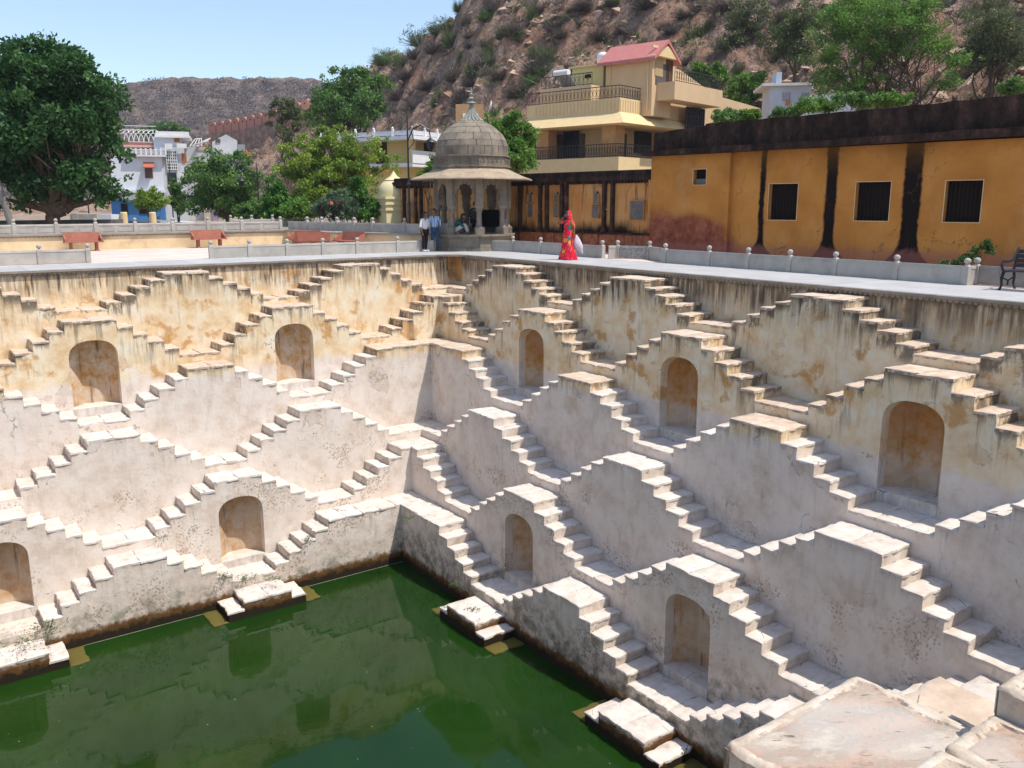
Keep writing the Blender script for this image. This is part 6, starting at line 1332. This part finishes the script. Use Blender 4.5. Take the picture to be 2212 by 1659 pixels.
for kind, lst in {'olive': [(905, 112, 42), (945, 96, 36), (972, 78, 34), (880, 135, 32), (1130, 20, 30), (1120, 110, 26), (1060, 112, 24), (1330, 40, 26), (2085, 60, 40), (2110, 110, 40), (2140, 40, 40), (1700, 60, 46), (1740, 20, 40), (1560, 140, 26), (2140, 20, 36), (1450, 30, 28), (1180, 190, 34), (960, 240, 30)],
                  'spiky': [(978, 118, 38), (1495, 98, 34), (1180, 160, 36), (1155, 150, 30), (1010, 40, 30), (1110, 78, 20), (945, 250, 26), (1000, 130, 26), (2150, 95, 30), (1530, 100, 20)],
                  'green': [(1050, 90, 18), (1062, 122, 24), (1185, 78, 14), (2060, 30, 36), (1150, 215, 26), (1420, 60, 14), (830, 160, 30), (2190, 160, 28), (860, 150, 26), (1560, 10, 34)],
                  'dry': [(1110, 100, 34), (1200, 98, 36), (1292, 95, 34), (1255, 60, 26), (1165, 45, 30), (1060, 60, 30), (1160, 185, 46), (1395, 60, 38), (925, 205, 34), (1000, 220, 40), (895, 255, 34), (1510, 40, 30), (1625, 120, 40), (1690, 100, 40), (2170, 140, 46), (2120, 160, 40), (2190, 60, 40), (1400, 25, 36), (1080, 190, 34), (1110, 215, 30), (880, 200, 30), (860, 230, 30), (1560, 60, 36), (1340, 85, 24), (2150, 190, 30), (1040, 160, 30), (900, 165, 30), (1480, 60, 30), (1445, 110, 24), (1570, 175, 24), (1680, 150, 26), (830, 200, 30), (940, 150, 34), (985, 180, 36), (1020, 200, 34)],
                  'bare': [(1090, 85, 34), (1040, 140, 30), (965, 190, 36), (1225, 40, 30), (1580, 70, 36), (1640, 60, 40), (880, 290, 26), (1400, 40, 38), (1130, 130, 26), (2100, 140, 40), (2050, 190, 30), (1720, 40, 40), (1290, 60, 24), (1500, 20, 30)]}.items():
    for u, v, px in lst:
        P = hillpoint(u, v+px*.35)
        if P is None: continue
        d = math.hypot(P[0]-CAM[0], P[1]-CAM[1]); hb(kind, P, px*d*K*1.0, 1.0 if kind != 'olive' else .85, (u, v))
r = random.Random(5)
for i in range(190):
    u = r.uniform(820, 2230); v = r.uniform(-10, 215); P = hillpoint(u, v)
    if P is None: continue
    d = math.hypot(P[0]-CAM[0], P[1]-CAM[1]); hb(r.choice(['dry', 'dry', 'dry', 'olive', 'spiky', 'bare', 'green'] if u > 1450 else ['dry', 'dry', 'dry', 'olive', 'spiky', 'bare']), P, r.uniform(11, 32)*d*K, r.uniform(.8, 1.1), (u, v))
ORD = ['first', 'second', 'third', 'fourth', 'fifth', 'sixth', 'seventh', 'eighth', 'ninth', 'tenth', 'eleventh', 'twelfth', 'thirteenth', 'fourteenth', 'fifteenth', 'sixteenth', 'seventeenth', 'eighteenth']
ZU = [(0, 'on the left shoulder of the hill'), (950, 'above the pavilion dome'), (1090, 'above the mango tree'), (1190, 'above the solar heater'), (1300, 'above the pink gabled roof'), (1450, 'above the round green trees'), (1640, 'above the white hut'), (1790, 'behind the large airy tree'), (2080, 'at the right edge')]
ZV = [(-99, 'at the very top'), (45, 'high on the slope'), (100, 'halfway up the slope'), (155, 'low on the slope')]
cells = {}
for kind, u, v, o in HB:
    zu = max(i for i, q in enumerate(ZU) if u >= q[0]); zv = max(i for i, q in enumerate(ZV) if v >= q[0]); cells.setdefault((kind, zu, zv), []).append((u, o))
WD_ = {'dry': 'brown bush', 'olive': 'olive bush', 'green': 'green leafy bush', 'spiky': 'spiky upright shrub', 'bare': 'pale bare tree'}
for (kind, zu, zv), q in cells.items():
    q.sort(key=lambda t: t[0])
    for i, (u, o) in enumerate(q): o['label'] = (ORD[i]+' ' if len(q) > 1 else '')+WD_[kind]+' '+ZU[zu][1]+', '+ZV[zv][1]+(', from left' if len(q) > 1 else '')
def ground_cover(name, n, f, size, mat, seed, per, kindm='stick'):
    r = np.random.default_rng(seed); A, Rr = f(r, n); x = CAM[0]+Rr*np.cos(A); y = CAM[1]+Rr*np.sin(A); h, t, tf = base_h(x, y); keep = (t > .01) & (t < .985) | (tf > .01) & (tf < .955); x, y, h, t, tf = x[keep], y[keep], h[keep], t[keep], tf[keep]; z = h+rough_h(x, y, t, tf)
    S = size*r.uniform(.5, 1.5, len(x))**1.3; base = [sticks(per, r, w=.014, curl=.2) if kindm == 'stick' else leaf_quads(r.normal(0, .45, (per, 3))*np.array([1, 1, .6])+np.array([0, 0, .45]), .26, r, 0, .4) for _ in range(6)]; Q = []; T_ = []
    for i in range(len(x)): Q.append(base[i % 6]*S[i]+np.array([x[i], y[i], z[i]-.25*S[i]])); T_.append(np.clip(r.uniform(.1, .7)+r.uniform(-.2, .3, per), 0, 1))
    return link(name, quads_to_mesh(name, np.concatenate(Q), np.concatenate(T_), mat), None, kind='stuff')
aR = (azel(2300, 300)[0], azel(800, 300)[0]); aF = (azel(900, 300)[0], azel(-100, 300)[0])
tag(ground_cover('dry_scrub', 2800, lambda r, n: (r.uniform(*aR, n), r.uniform(55, 130, n)), .9, G_DRY, 71, 44), 'low dry scrub covering the rocky hillside', 'scrub')
tag(ground_cover('leafy_scrub', 1500, lambda r, n: (r.uniform(*aR, n), r.uniform(55, 128, n)), .8, G_OLI, 72, 50, 'leaf'), 'low olive scrub scattered over the rocky hillside', 'scrub')
tag(ground_cover('distant_scrub', 4600, lambda r, n: (r.uniform(*aF, n), r.uniform(256, 372, n)), 2.0, G_PURP, 73, 46, 'leaf'), 'purple-grey leafless scrub covering the distant hill, haze painted into its colour', 'scrub')
tag(ground_cover('spur_scrub', 1500, lambda r, n: (r.uniform(azel(900, 300)[0], azel(420, 300)[0], n), r.uniform(125, 205, n)), 1.4, G_DRY, 74, 44), 'brown scrub on the spur below the fort wall', 'scrub')
tree('far_green_trees', 'clump of green trees at the foot of the distant hill', 'trees', 205, (345, 330), [(330, 280, 22, 9), (355, 276, 26, 11), (385, 283, 20, 8), (310, 290, 16, 7)], 3000, .7, G_MID, .5, 47, 60, group='distant trees')
# loose rocks
r = np.random.default_rng(80); mb = MB(); N = 3200; A = r.uniform(*aR, N); Rr = r.uniform(55, 128, N); x = CAM[0]+Rr*np.cos(A); y = CAM[1]+Rr*np.sin(A); h, t, tf = base_h(x, y); z = h+rough_h(x, y, t, tf)
for i in range(N):
    if t[i] < .01 or t[i] > .99: continue
    s = r.uniform(0, 1.0)**3.0*.75+.10; c = np.array([x[i], y[i], z[i]]); v = r.normal(0, 1, (7, 3)); v = v/np.linalg.norm(v, axis=1)[:, None]*s*r.uniform(.6, 1, (7, 1))*np.array([1, 1, .75]); bmh = [(0, 1, 2), (0, 2, 3), (0, 3, 4), (0, 4, 1), (5, 2, 1), (5, 3, 2), (5, 4, 3), (5, 1, 4)]
    vv = np.array([[0, 0, s*.45], [s, 0, 0], [0, s, 0], [-s, 0, 0], [0, -s, 0], [0, 0, -s*.7]])*r.uniform(.7, 1.3, 3)+r.normal(0, .25*s, (6, 3)); mb.add(c+vv, bmh)
o = mb.obj('scattered_rocks', simple('pale_rock', (.42,.29,.21), .9, .2, .3, .8, dirt=(.16,.10,.07)), None, kind='stuff', norm=False); tag(o, 'loose pinkish rocks scattered over the hillside', 'rocks')
# ------------------------------------------------------------------ people
SKIN = simple('brown_skin', (.20,.095,.055), .6, .35, .06, 20, bump=0); HAIR = simple('black_hair', (.010,.008,.008), .5, .4, .1, 20, bump=0)
def skinned(nodes, edges, root=0, sub=2):
    """nodes: name -> (pos, radius or (rx, ry)); returns an evaluated mesh"""
    names = list(nodes); me = bpy.data.meshes.new('s'); me.from_pydata([nodes[n][0] for n in names], [(names.index(a), names.index(b)) for a, b in edges], [])
    o = bpy.data.objects.new('s', me); SC.collection.objects.link(o); m = o.modifiers.new('k', 'SKIN'); m.use_smooth_shade = True
    for i, n in enumerate(names):
        q = nodes[n][1]; me.skin_vertices[0].data[i].radius = (q, q) if not isinstance(q, tuple) else q; me.skin_vertices[0].data[i].use_root = (i == 0)
    s = o.modifiers.new('sub', 'SUBSURF'); s.levels = sub; s.render_levels = sub
    dg = bpy.context.evaluated_depsgraph_get(); r_ = bpy.data.meshes.new_from_object(o.evaluated_get(dg)); bpy.data.objects.remove(o); return r_
def merge(name, meshes, mat):
    bm = bmesh.new()
    for m_ in meshes: bm.from_mesh(m_)
    me = bpy.data.meshes.new(name); bm.to_mesh(me); bm.free(); me.materials.clear(); me.materials.append(mat); me.polygons.foreach_set('use_smooth', [True]*len(me.polygons)); me.polygons.foreach_set('material_index', [0]*len(me.polygons)); return me
def head_mesh(c, s=1.0, yaw=0, pitch=0):
    """an ovoid head with brow, nose, lips, chin and ears, facing -y before yaw"""
    bm = bmesh.new(); bmesh.ops.create_uvsphere(bm, u_segments=20, v_segments=16, radius=1)
    for v in bm.verts:
        x, y, z = v.co; f = max(0, -y)
        nx, ny, nz = x*.075, y*.095, z*.12
        if z < -.1: nx *= 1-.35*(-z-.1); ny *= 1-.12*(-z)
        if f > .6:
            ny -= .020*math.exp(-((x/.16)**2))*math.exp(-((z+.10)/.16)**2)*f          # nose
            ny += .010*math.exp(-((abs(x)-.35)/.16)**2)*math.exp(-((z-.08)/.10)**2)     # eye sockets
            ny -= .007*math.exp(-((x/.28)**2))*math.exp(-((z+.42)/.10)**2)              # lips
            ny -= .010*math.exp(-((x/.3)**2))*math.exp(-((z+.85)/.16)**2)               # chin
        v.co = (nx, ny, nz)
    for s_ in (-1, 1):
        e = bmesh.ops.create_uvsphere(bm, u_segments=8, v_segments=6, radius=1)['verts']
        for v in e: v.co = Vector((v.co.x*.012+s_*.076, v.co.y*.02+.005, v.co.z*.032-.005))
    bm.transform(Matrix.Translation(c) @ Matrix.Rotation(yaw, 4, 'Z') @ Matrix.Rotation(pitch, 4, 'X') @ Matrix.Scale(s, 4)); me = bpy.data.meshes.new('h'); bm.to_mesh(me); bm.free(); return me
def hair_mesh(c, s=1.0, yaw=0, length=0.0, pitch=0):
    bm = bmesh.new(); bmesh.ops.create_uvsphere(bm, u_segments=18, v_segments=14, radius=1)
    kill = [v for v in bm.verts if (v.co.y < -.35 and v.co.z < .42) or v.co.z < -.55-(0 if length == 0 else .3)]; bmesh.ops.delete(bm, geom=kill, context='VERTS')
    for v in bm.verts: v.co = Vector((v.co.x*.084, v.co.y*.104+.004, v.co.z*.126+.006))
    bm.transform(Matrix.Translation(c) @ Matrix.Rotation(yaw, 4, 'Z') @ Matrix.Rotation(pitch, 4, 'X') @ Matrix.Scale(s, 4)); me = bpy.data.meshes.new('h'); bm.to_mesh(me); bm.free(); return me
def hand(P, d, side, s=1.0, curl=.5):
    """palm with four unequal fingers and a thumb, from wrist P along d"""
    d = Vector(d).normalized(); sd = d.cross(Vector((0, 1, 0))); sd = sd.normalized() if sd.length > .1 else Vector((1, 0, 0)); nrm = d.cross(sd); P = Vector(P); out = []
    out.append(skinned({'a': (P, (.022*s, .016*s)), 'b': (P+d*.045*s, (.034*s, .015*s)), 'c': (P+d*.085*s, (.036*s, .013*s))}, [('a', 'b'), ('b', 'c')], sub=1))
    for i, L in enumerate((.062, .072, .067, .052)):
        q = P+d*.07*s+sd*(i-1.5)*.019*s; a = q+d*.035*s; b = a+(d*(1-curl)+nrm*curl).normalized()*L*.55*s; c = b+(d*(1-curl*1.6)+nrm*curl*1.5).normalized()*L*.4*s
        out.append(skinned({'a': (q, .0085*s), 'b': (a, .0085*s), 'c': (b, .0078*s), 'd': (c, .006*s)}, [('a', 'b'), ('b', 'c'), ('c', 'd')], sub=1))
    q = P+d*.03*s+sd*side*.028*s; a = q+(d*.5+sd*side*.8).normalized()*.035*s; b = a+(d*.9+sd*side*.25+nrm*.3).normalized()*.035*s
    out.append(skinned({'a': (q, .011*s), 'b': (a, .010*s), 'c': (b, .008*s)}, [('a', 'b'), ('b', 'c')], sub=1)); return out
BODY_E = [('pel', 'wst'), ('wst', 'chs'), ('chs', 'nck0'), ('nck0', 'nck1'), ('nck1', 'skl')]
for s_ in 'LR': BODY_E += [('pel', 'hip'+s_), ('hip'+s_, 'kne'+s_), ('kne'+s_, 'ank'+s_), ('ank'+s_, 'toe'+s_), ('chs', 'shl'+s_), ('shl'+s_, 'elb'+s_), ('elb'+s_, 'wri'+s_)]
RAD = dict(pel=(.135, .10), wst=(.115, .085), chs=(.145, .10), nck0=.055, nck1=.048, skl=.06, hip=.085, kne=.055, ank=.038, toe=.032, shl=.052, elb=.038, wri=.026)
def rad(n, k=1.0):
    q = RAD[n.rstrip('LR')] if n.rstrip('LR') in RAD else RAD[n]; return tuple(a*k for a in q) if isinstance(q, tuple) else q*k
def figure(label, loc, rz, J, yaw=0, hpitch=0, scale=1.0, wide=1.0, curl=.4, hair_len=0, clothes=(), group='people round the stepwell'):
    o = E('person', loc, rz, label=label, cat='person', group=group); o.scale = (scale,)*3
    N = {n: (J[n], rad(n, wide if n in ('pel', 'wst', 'chs', 'hipL', 'hipR') else 1)) for n in ['pel']+[k for k in J if k != 'pel' and k != 'head']}
    ms = [skinned(N, BODY_E), head_mesh(J['head'], 1.0, yaw, hpitch)]
    for s_, q in (('L', -1), ('R', 1)): ms += hand(J['wri'+s_], Vector(J['wri'+s_])-Vector(J['elb'+s_]), -q, .95, curl)
    link('body', merge('body', ms, SKIN), o)
    for nm, nodes, k, mat, ex in clothes:
        NN = {}; root = nodes[0]
        for n in nodes:
            base = ex.get('pos', {}).get(n, J.get(n)); kk = ex.get('rad', {}).get(n); NN[n] = (base, kk if kk else tuple(a+k for a in rad(n, wide)) if isinstance(rad(n, wide), tuple) else rad(n)+k)
        ed = [e for e in ex.get('edges', BODY_E) if e[0] in NN and e[1] in NN]; link(nm, merge(nm, [skinned(NN, ed)], mat), o)
    hm = [hair_mesh(J['head'], 1.02, yaw, hair_len, hpitch)]
    if hair_len:
        h = Vector(J['head']); b = Matrix.Rotation(yaw, 3, 'Z') @ Vector((0, .085, 0)); hm.append(skinned({'a': (h+b*.8+Vector((0, 0, .02)), (.07, .05)), 'b': (h+b*1.15+Vector((0, 0, -.15)), (.075, .045)), 'c': (h+b*1.2+Vector((0, 0, -.15-hair_len*.5)), (.06, .035)), 'd': (h+b*1.1+Vector((0, 0, -.15-hair_len)), (.02, .015))}, [('a', 'b'), ('b', 'c'), ('c', 'd')]))
    link('hair', merge('hair', hm, HAIR), o)
    return o
def stand(h=1.0, **kw):
    J = dict(pel=(0, 0, .93), wst=(0, .0, 1.08), chs=(0, .01, 1.30), nck0=(0, .015, 1.43), nck1=(0, .0, 1.50), skl=(0, 0, 1.58), head=(0, -.01, 1.60),
             hipL=(-.09, 0, .86), kneL=(-.10, -.01, .48), ankL=(-.10, .03, .09), toeL=(-.11, -.10, .035), hipR=(.09, 0, .86), kneR=(.10, -.01, .48), ankR=(.10, .03, .09), toeR=(.11, -.10, .035),
             shlL=(-.17, .01, 1.36), elbL=(-.22, .04, 1.08), wriL=(-.22, -.02, .86), shlR=(.17, .01, 1.36), elbR=(.22, .04, 1.08), wriR=(.22, -.02, .86))
    J.update(kw); return J
def cloth(name, a, b, stripes=None, scale=60, **k):
    m = NT(name, .85, .2); n = m.noise(m.obj(), 14, 4); c = m.mix(m.ma('MULTIPLY', n, .35), a, b)
    if stripes: w = m.ma('SINE', m.ma('MULTIPLY', m.xyz(m.obj())[0], scale)); c = m.mix(m.sm(w, .1, .45), c, stripes); w2 = m.ma('SINE', m.ma('ADD', m.ma('MULTIPLY', m.xyz(m.obj())[0], scale), 1.2)); c = m.mix(m.sm(w2, .86, .95), c, (.02,.04,.12))
    m.col(c); m.bump(m.noise(m.obj(), 9, 3), .3, .03); return m.m
BLOUSE = cloth('white_blouse', (.72,.71,.70), (.6,.6,.6)); LEGG = cloth('black_leggings', (.012,.011,.013), (.02,.02,.02)); SHIRT = cloth('striped_shirt', (.55,.66,.78), (.48,.6,.74), (.05,.20,.48), 95); JEANS = cloth('blue_jeans', (.035,.075,.14), (.06,.11,.18)); SHOEW = simple('white_shoe', (.7,.7,.7), .5); SHOEB = simple('brown_shoe', (.10,.04,.02), .5)
TEAL = cloth('teal_shirt', (.012,.075,.075), (.02,.11,.10)); BEIGE = cloth('beige_trousers', (.42,.38,.33), (.52,.47,.42)); CAMO = cloth('dark_patterned_shirt', (.03,.035,.04), (.12,.13,.13))
TORSO = ['chs', 'wst', 'pel', 'nck0', 'shlL', 'shlR']; LEGS = ['pel', 'hipL', 'kneL', 'ankL', 'hipR', 'kneR', 'ankR']
def shoes(J, mat): return [('shoe', [a+s, b+s], .012, mat, {}) for s in 'LR' for a, b in (('ank', 'toe'),)]
def shoe_list(J, mat):
    out = []
    for s in 'LR':
        A, T = Vector(J['ank'+s]), Vector(J['toe'+s]); d = (T-A); d.z = 0; d.normalize(); h = Vector((A.x, A.y, T.z+.01))-d*.03
        out.append(('shoe', ['h', 'm', 't'], 0, mat, {'pos': {'h': h, 'm': h+d*.1, 't': h+d*.21}, 'rad': {'h': (.042, .05), 'm': (.045, .045), 't': (.038, .03)}, 'edges': [('h', 'm'), ('m', 't')]}))
    return out
dcam = math.degrees(YAW)-90
# man in striped shirt and woman in white blouse
pm = onz(940, 542); J = stand(wriR=(.20, -.14, .98), elbR=(.24, .05, 1.08), wriL=(-.20, .03, .84)); SH = ['chs', 'wst', 'pel', 'nck0', 'shlL', 'shlR', 'elbL', 'elbR', 'cufL', 'cufR']
SE = [('chs', 'wst'), ('wst', 'pel'), ('chs', 'nck0'), ('chs', 'shlL'), ('chs', 'shlR'), ('shlL', 'elbL'), ('shlR', 'elbR'), ('elbL', 'cufL'), ('elbR', 'cufR')]
def cuf(J, s, t=.7): a, b = Vector(J['elb'+s]), Vector(J['wri'+s]); return a+(b-a)*t
figure('man in blue striped shirt and jeans standing before the pavilion plinth', pm, R(dcam-8), J, yaw=R(-12), clothes=[('shirt', SH, .018, SHIRT, {'edges': SE, 'pos': {'cufL': cuf(J, 'L'), 'cufR': cuf(J, 'R'), 'nck0': (0, .015, 1.42)}, 'rad': {'cufL': .04, 'cufR': .04, 'nck0': .06, 'pel': (.155, .115)}}), ('jeans', LEGS, .018, JEANS, {'pos': {'pel': (0, 0, .90)}, 'rad': {'pel': (.15, .11), 'ankL': .062, 'ankR': .062, 'kneL': .078, 'kneR': .078}})]+shoe_list(J, SHOEB))
pw = onz(918.5, 543.5); J = stand(wriL=(-.20, -.04, .84), kneR=(.06, -.03, .47), ankR=(.02, -.02, .09), toeR=(.05, -.14, .035), head=(.02, -.02, 1.59))
figure('woman in white blouse and black trousers with long dark hair', pw, R(dcam+50), J, yaw=R(25), scale=.94, hair_len=.42, clothes=[('blouse', SH, .02, BLOUSE, {'edges': SE, 'pos': {'cufL': cuf(J, 'L', .15), 'cufR': cuf(J, 'R', .15), 'nck0': (0, .015, 1.42)}, 'rad': {'cufL': .055, 'cufR': .055, 'nck0': .058, 'pel': (.165, .13), 'elbL': .055, 'elbR': .055}}), ('trousers', LEGS, .012, LEGG, {'pos': {'pel': (0, 0, .90)}, 'rad': {'pel': (.145, .11)}})]+shoe_list(J, SHOEW))
# woman in red sari, walking, hand raised to her face
SARI = NT('printed_red_sari', .75, .25); O_ = SARI.obj(); vr = SARI.voro(O_, 5.2, 'F1', 0); vc = SARI.voro(O_, 5.2, 'F1', 1); rr_ = SARI.xyz(vc)[0]
c = SARI.mix(SARI.ma('MULTIPLY', SARI.noise(O_, 7, 4), .5), (.72,.012,.035), (.50,.008,.05))
motif = SARI.sm(vr, .46, .40); c = SARI.mix(SARI.ma('MULTIPLY', motif, SARI.sm(rr_, .52, .54)), c, SARI.ramp(SARI.xyz(vc)[1], [(.3, (.75,.30,.01)), (.45, (.70,.42,.02)), (.55, (.02,.20,.30)), (.75, (.03,.13,.05))]))
v2 = SARI.voro(O_, 12, 'F1', 0); c = SARI.mix(SARI.ma('MULTIPLY', SARI.sm(v2, .30, .24), SARI.sm(v2, .10, .16)), c, (.80,.28,.22)); SARI.col(c); SARI.bump(SARI.noise(O_, 6, 3), .3, .03); SARI = SARI.m
ps = onz(1226, 561.5); J = stand(wriL=(-.06, -.17, 1.50), elbL=(-.30, -.22, 1.27), wriR=(.24, .02, .84), elbR=(.24, .05, 1.07), head=(-.01, -.03, 1.58))
wo = figure('woman in a bright red printed sari walking along the terrace, hand at her face', ps, R(dcam-38), J, yaw=R(-10), hpitch=R(8), scale=.97, curl=.8)
def sari_mesh():
    mb = MB(); rows = [(.02, .36, .27), (.10, .34, .25), (.3, .29, .21), (.55, .245, .18), (.8, .21, .16), (.95, .20, .15), (1.08, .165, .13), (1.22, .185, .145), (1.34, .20, .13), (1.41, .13, .10)]; n = 48; vs = []
    for i, (z, a, b) in enumerate(rows):
        k = max(0, 1-z/1.05)
        for q in range(n):
            t = 2*math.pi*q/n; w = 1+.12*k*math.sin(t*9+z*3.5)*(.5+.5*math.cos(t-.5))+.045*math.sin(t*4+z*9); vs.append((a*w*math.cos(t)*(.86 if z > .5 else 1)-.05*k, b*w*math.sin(t)+.02+.06*k*k, z+(.015*math.sin(t*3) if i == 0 else 0)))
    mb.add(vs, [(i*n+q, i*n+(q+1) % n, (i+1)*n+(q+1) % n, (i+1)*n+q) for i in range(len(rows)-1) for q in range(n)])
    return mb.mesh('sari', SARI, True, merge=True)
link('sari', sari_mesh(), wo)
mb = MB(); n = 22; vs = []; rows = [(1.735, .03, .03, .02), (1.72, .07, .085, .02), (1.66, .098, .118, .02), (1.58, .105, .125, .03), (1.48, .115, .13, .05), (1.38, .17, .13, .08), (1.22, .22, .12, .12), (1.0, .20, .08, .17), (.78, .15, .05, .20)]
for z, a, b, oy in rows:
    for q in range(n+1):
        t = R(-58)+R(296)*q/n; w = 1+.05*math.sin(t*6+z*9); vs.append((a*w*math.cos(t), b*w*math.sin(t)+oy-.01, z))
mb.add(vs, [(i*(n+1)+q, i*(n+1)+q+1, (i+1)*(n+1)+q+1, (i+1)*(n+1)+q) for i in range(len(rows)-1) for q in range(n)]); link('veil', mb.mesh('veil', SARI, True, norm=False), wo)
link('blouse_sleeve', merge('sleeve', [skinned({'a': ((-.15, 0, 1.36), .065), 'b': ((-.25, -.14, 1.31), .058)}, [('a', 'b')]), skinned({'a': ((.15, 0, 1.36), .065), 'b': ((.21, .03, 1.2), .055)}, [('a', 'b')])], cloth('orange_red_blouse', (.65,.10,.03), (.7,.2,.05))), wo)
bp = wo.matrix_world if False else None
bagp = np.array(ps)+RT*.29*1.0+np.array([0, 0, .0])-dirc*.0
mb = MB(); r = np.random.default_rng(3); n = 14; vs = []
for i, (z, a, ox) in enumerate(((.86, .02, 0), (.80, .05, .01), (.70, .10, .02), (.58, .14, .05), (.46, .15, .09), (.36, .10, .14), (.26, .05, .19), (.20, .015, .22))):
    for q in range(n): t = 2*math.pi*q/n; w = 1+.22*math.sin(3*t+i)+r.normal(0, .06); vs.append((ox+a*w*math.cos(t), a*.6*w*math.sin(t), z))
mb.add(vs, [(i*n+q, i*n+(q+1) % n, (i+1)*n+(q+1) % n, (i+1)*n+q) for i in range(7) for q in range(n)]+[tuple(range(n)), tuple(range(8*n-1, 7*n-1, -1))])
tag(mb.obj('cloth_bag', cloth('pale_lilac_cloth', (.62,.55,.60), (.40,.22,.32)), None, bagp, (0, 0, R(dcam)), smooth=True), 'pale lilac cloth bag hanging from the hand of the woman in red', 'bag')
# two seated in the pavilion
cz = .68
def pav(u, v, dd): p = far(u, v, math.hypot(CC[0]-CAM[0], CC[1]-CAM[1])+dd); return np.array([p[0], p[1], cz])
J = dict(pel=(0, .1, .12), wst=(0, .02, .28), chs=(0, -.12, .48), nck0=(0, -.2, .58), nck1=(0, -.25, .64), skl=(0, -.29, .70), head=(0, -.31, .72), hipL=(-.1, .05, .12), kneL=(-.16, -.42, .42), ankL=(-.12, -.52, .08), toeL=(-.12, -.66, .04), hipR=(.1, .05, .12), kneR=(.18, -.40, .38), ankR=(.12, -.50, .08), toeR=(.12, -.64, .04), shlL=(-.17, -.12, .52), elbL=(-.22, -.32, .36), wriL=(-.12, -.48, .34), shlR=(.17, -.12, .52), elbR=(.22, -.32, .34), wriR=(.10, -.48, .32))
figure('person in teal shirt and beige trousers sitting on the pavilion floor, knees up', pav(985, 505, -1.15), R(dcam+82), J, hair_len=.3, clothes=[('shirt', SH, .02, TEAL, {'edges': SE, 'pos': {'cufL': cuf(J, 'L'), 'cufR': cuf(J, 'R')}, 'rad': {'cufL': .04, 'cufR': .04}}), ('trousers', LEGS, .03, BEIGE, {})]+shoe_list(J, SHOEB))
J = dict(pel=(0, .1, .55), wst=(0, .08, .70), chs=(0, .03, .92), nck0=(0, .0, 1.05), nck1=(0, -.02, 1.12), skl=(0, -.02, 1.2), head=(0, -.03, 1.22), hipL=(-.1, .05, .52), kneL=(-.14, -.38, .52), ankL=(-.14, -.40, .1), toeL=(-.14, -.54, .04), hipR=(.1, .05, .52), kneR=(.14, -.38, .52), ankR=(.14, -.40, .1), toeR=(.14, -.54, .04), shlL=(-.18, .03, .98), elbL=(-.25, -.05, .72), wriL=(-.16, -.28, .62), shlR=(.18, .03, .98), elbR=(.25, -.05, .72), wriR=(.16, -.28, .62))
figure('person in dark patterned shirt seated behind the front pavilion column', pav(1026, 500, .55), R(dcam+170), J, clothes=[('shirt', SH, .02, CAMO, {'edges': SE, 'pos': {'cufL': cuf(J, 'L'), 'cufR': cuf(J, 'R')}, 'rad': {'cufL': .04, 'cufR': .04}}), ('trousers', LEGS, .02, LEGG, {})]+shoe_list(J, SHOEB))

# ------------------------------------------------------------------ dry midday haze
hz = bpy.data.materials.new('haze'); hz.use_nodes = True; ht = hz.node_tree; ht.nodes.clear(); pv = ht.nodes.new('ShaderNodeVolumePrincipled'); pv.inputs['Color'].default_value = (.82, .88, 1, 1); pv.inputs['Density'].default_value = .00024; pv.inputs['Anisotropy'].default_value = .2
ho = ht.nodes.new('ShaderNodeOutputMaterial'); ht.links.new(pv.outputs[0], ho.inputs['Volume']); mb = MB(); mb.box(-650, 950, -650, 950, -13, 170); h_ = mb.obj('haze', hz, kind='stuff'); tag(h_, 'thin pale haze in the air over the valley', 'haze'); SC.cycles.volume_bounces = 0
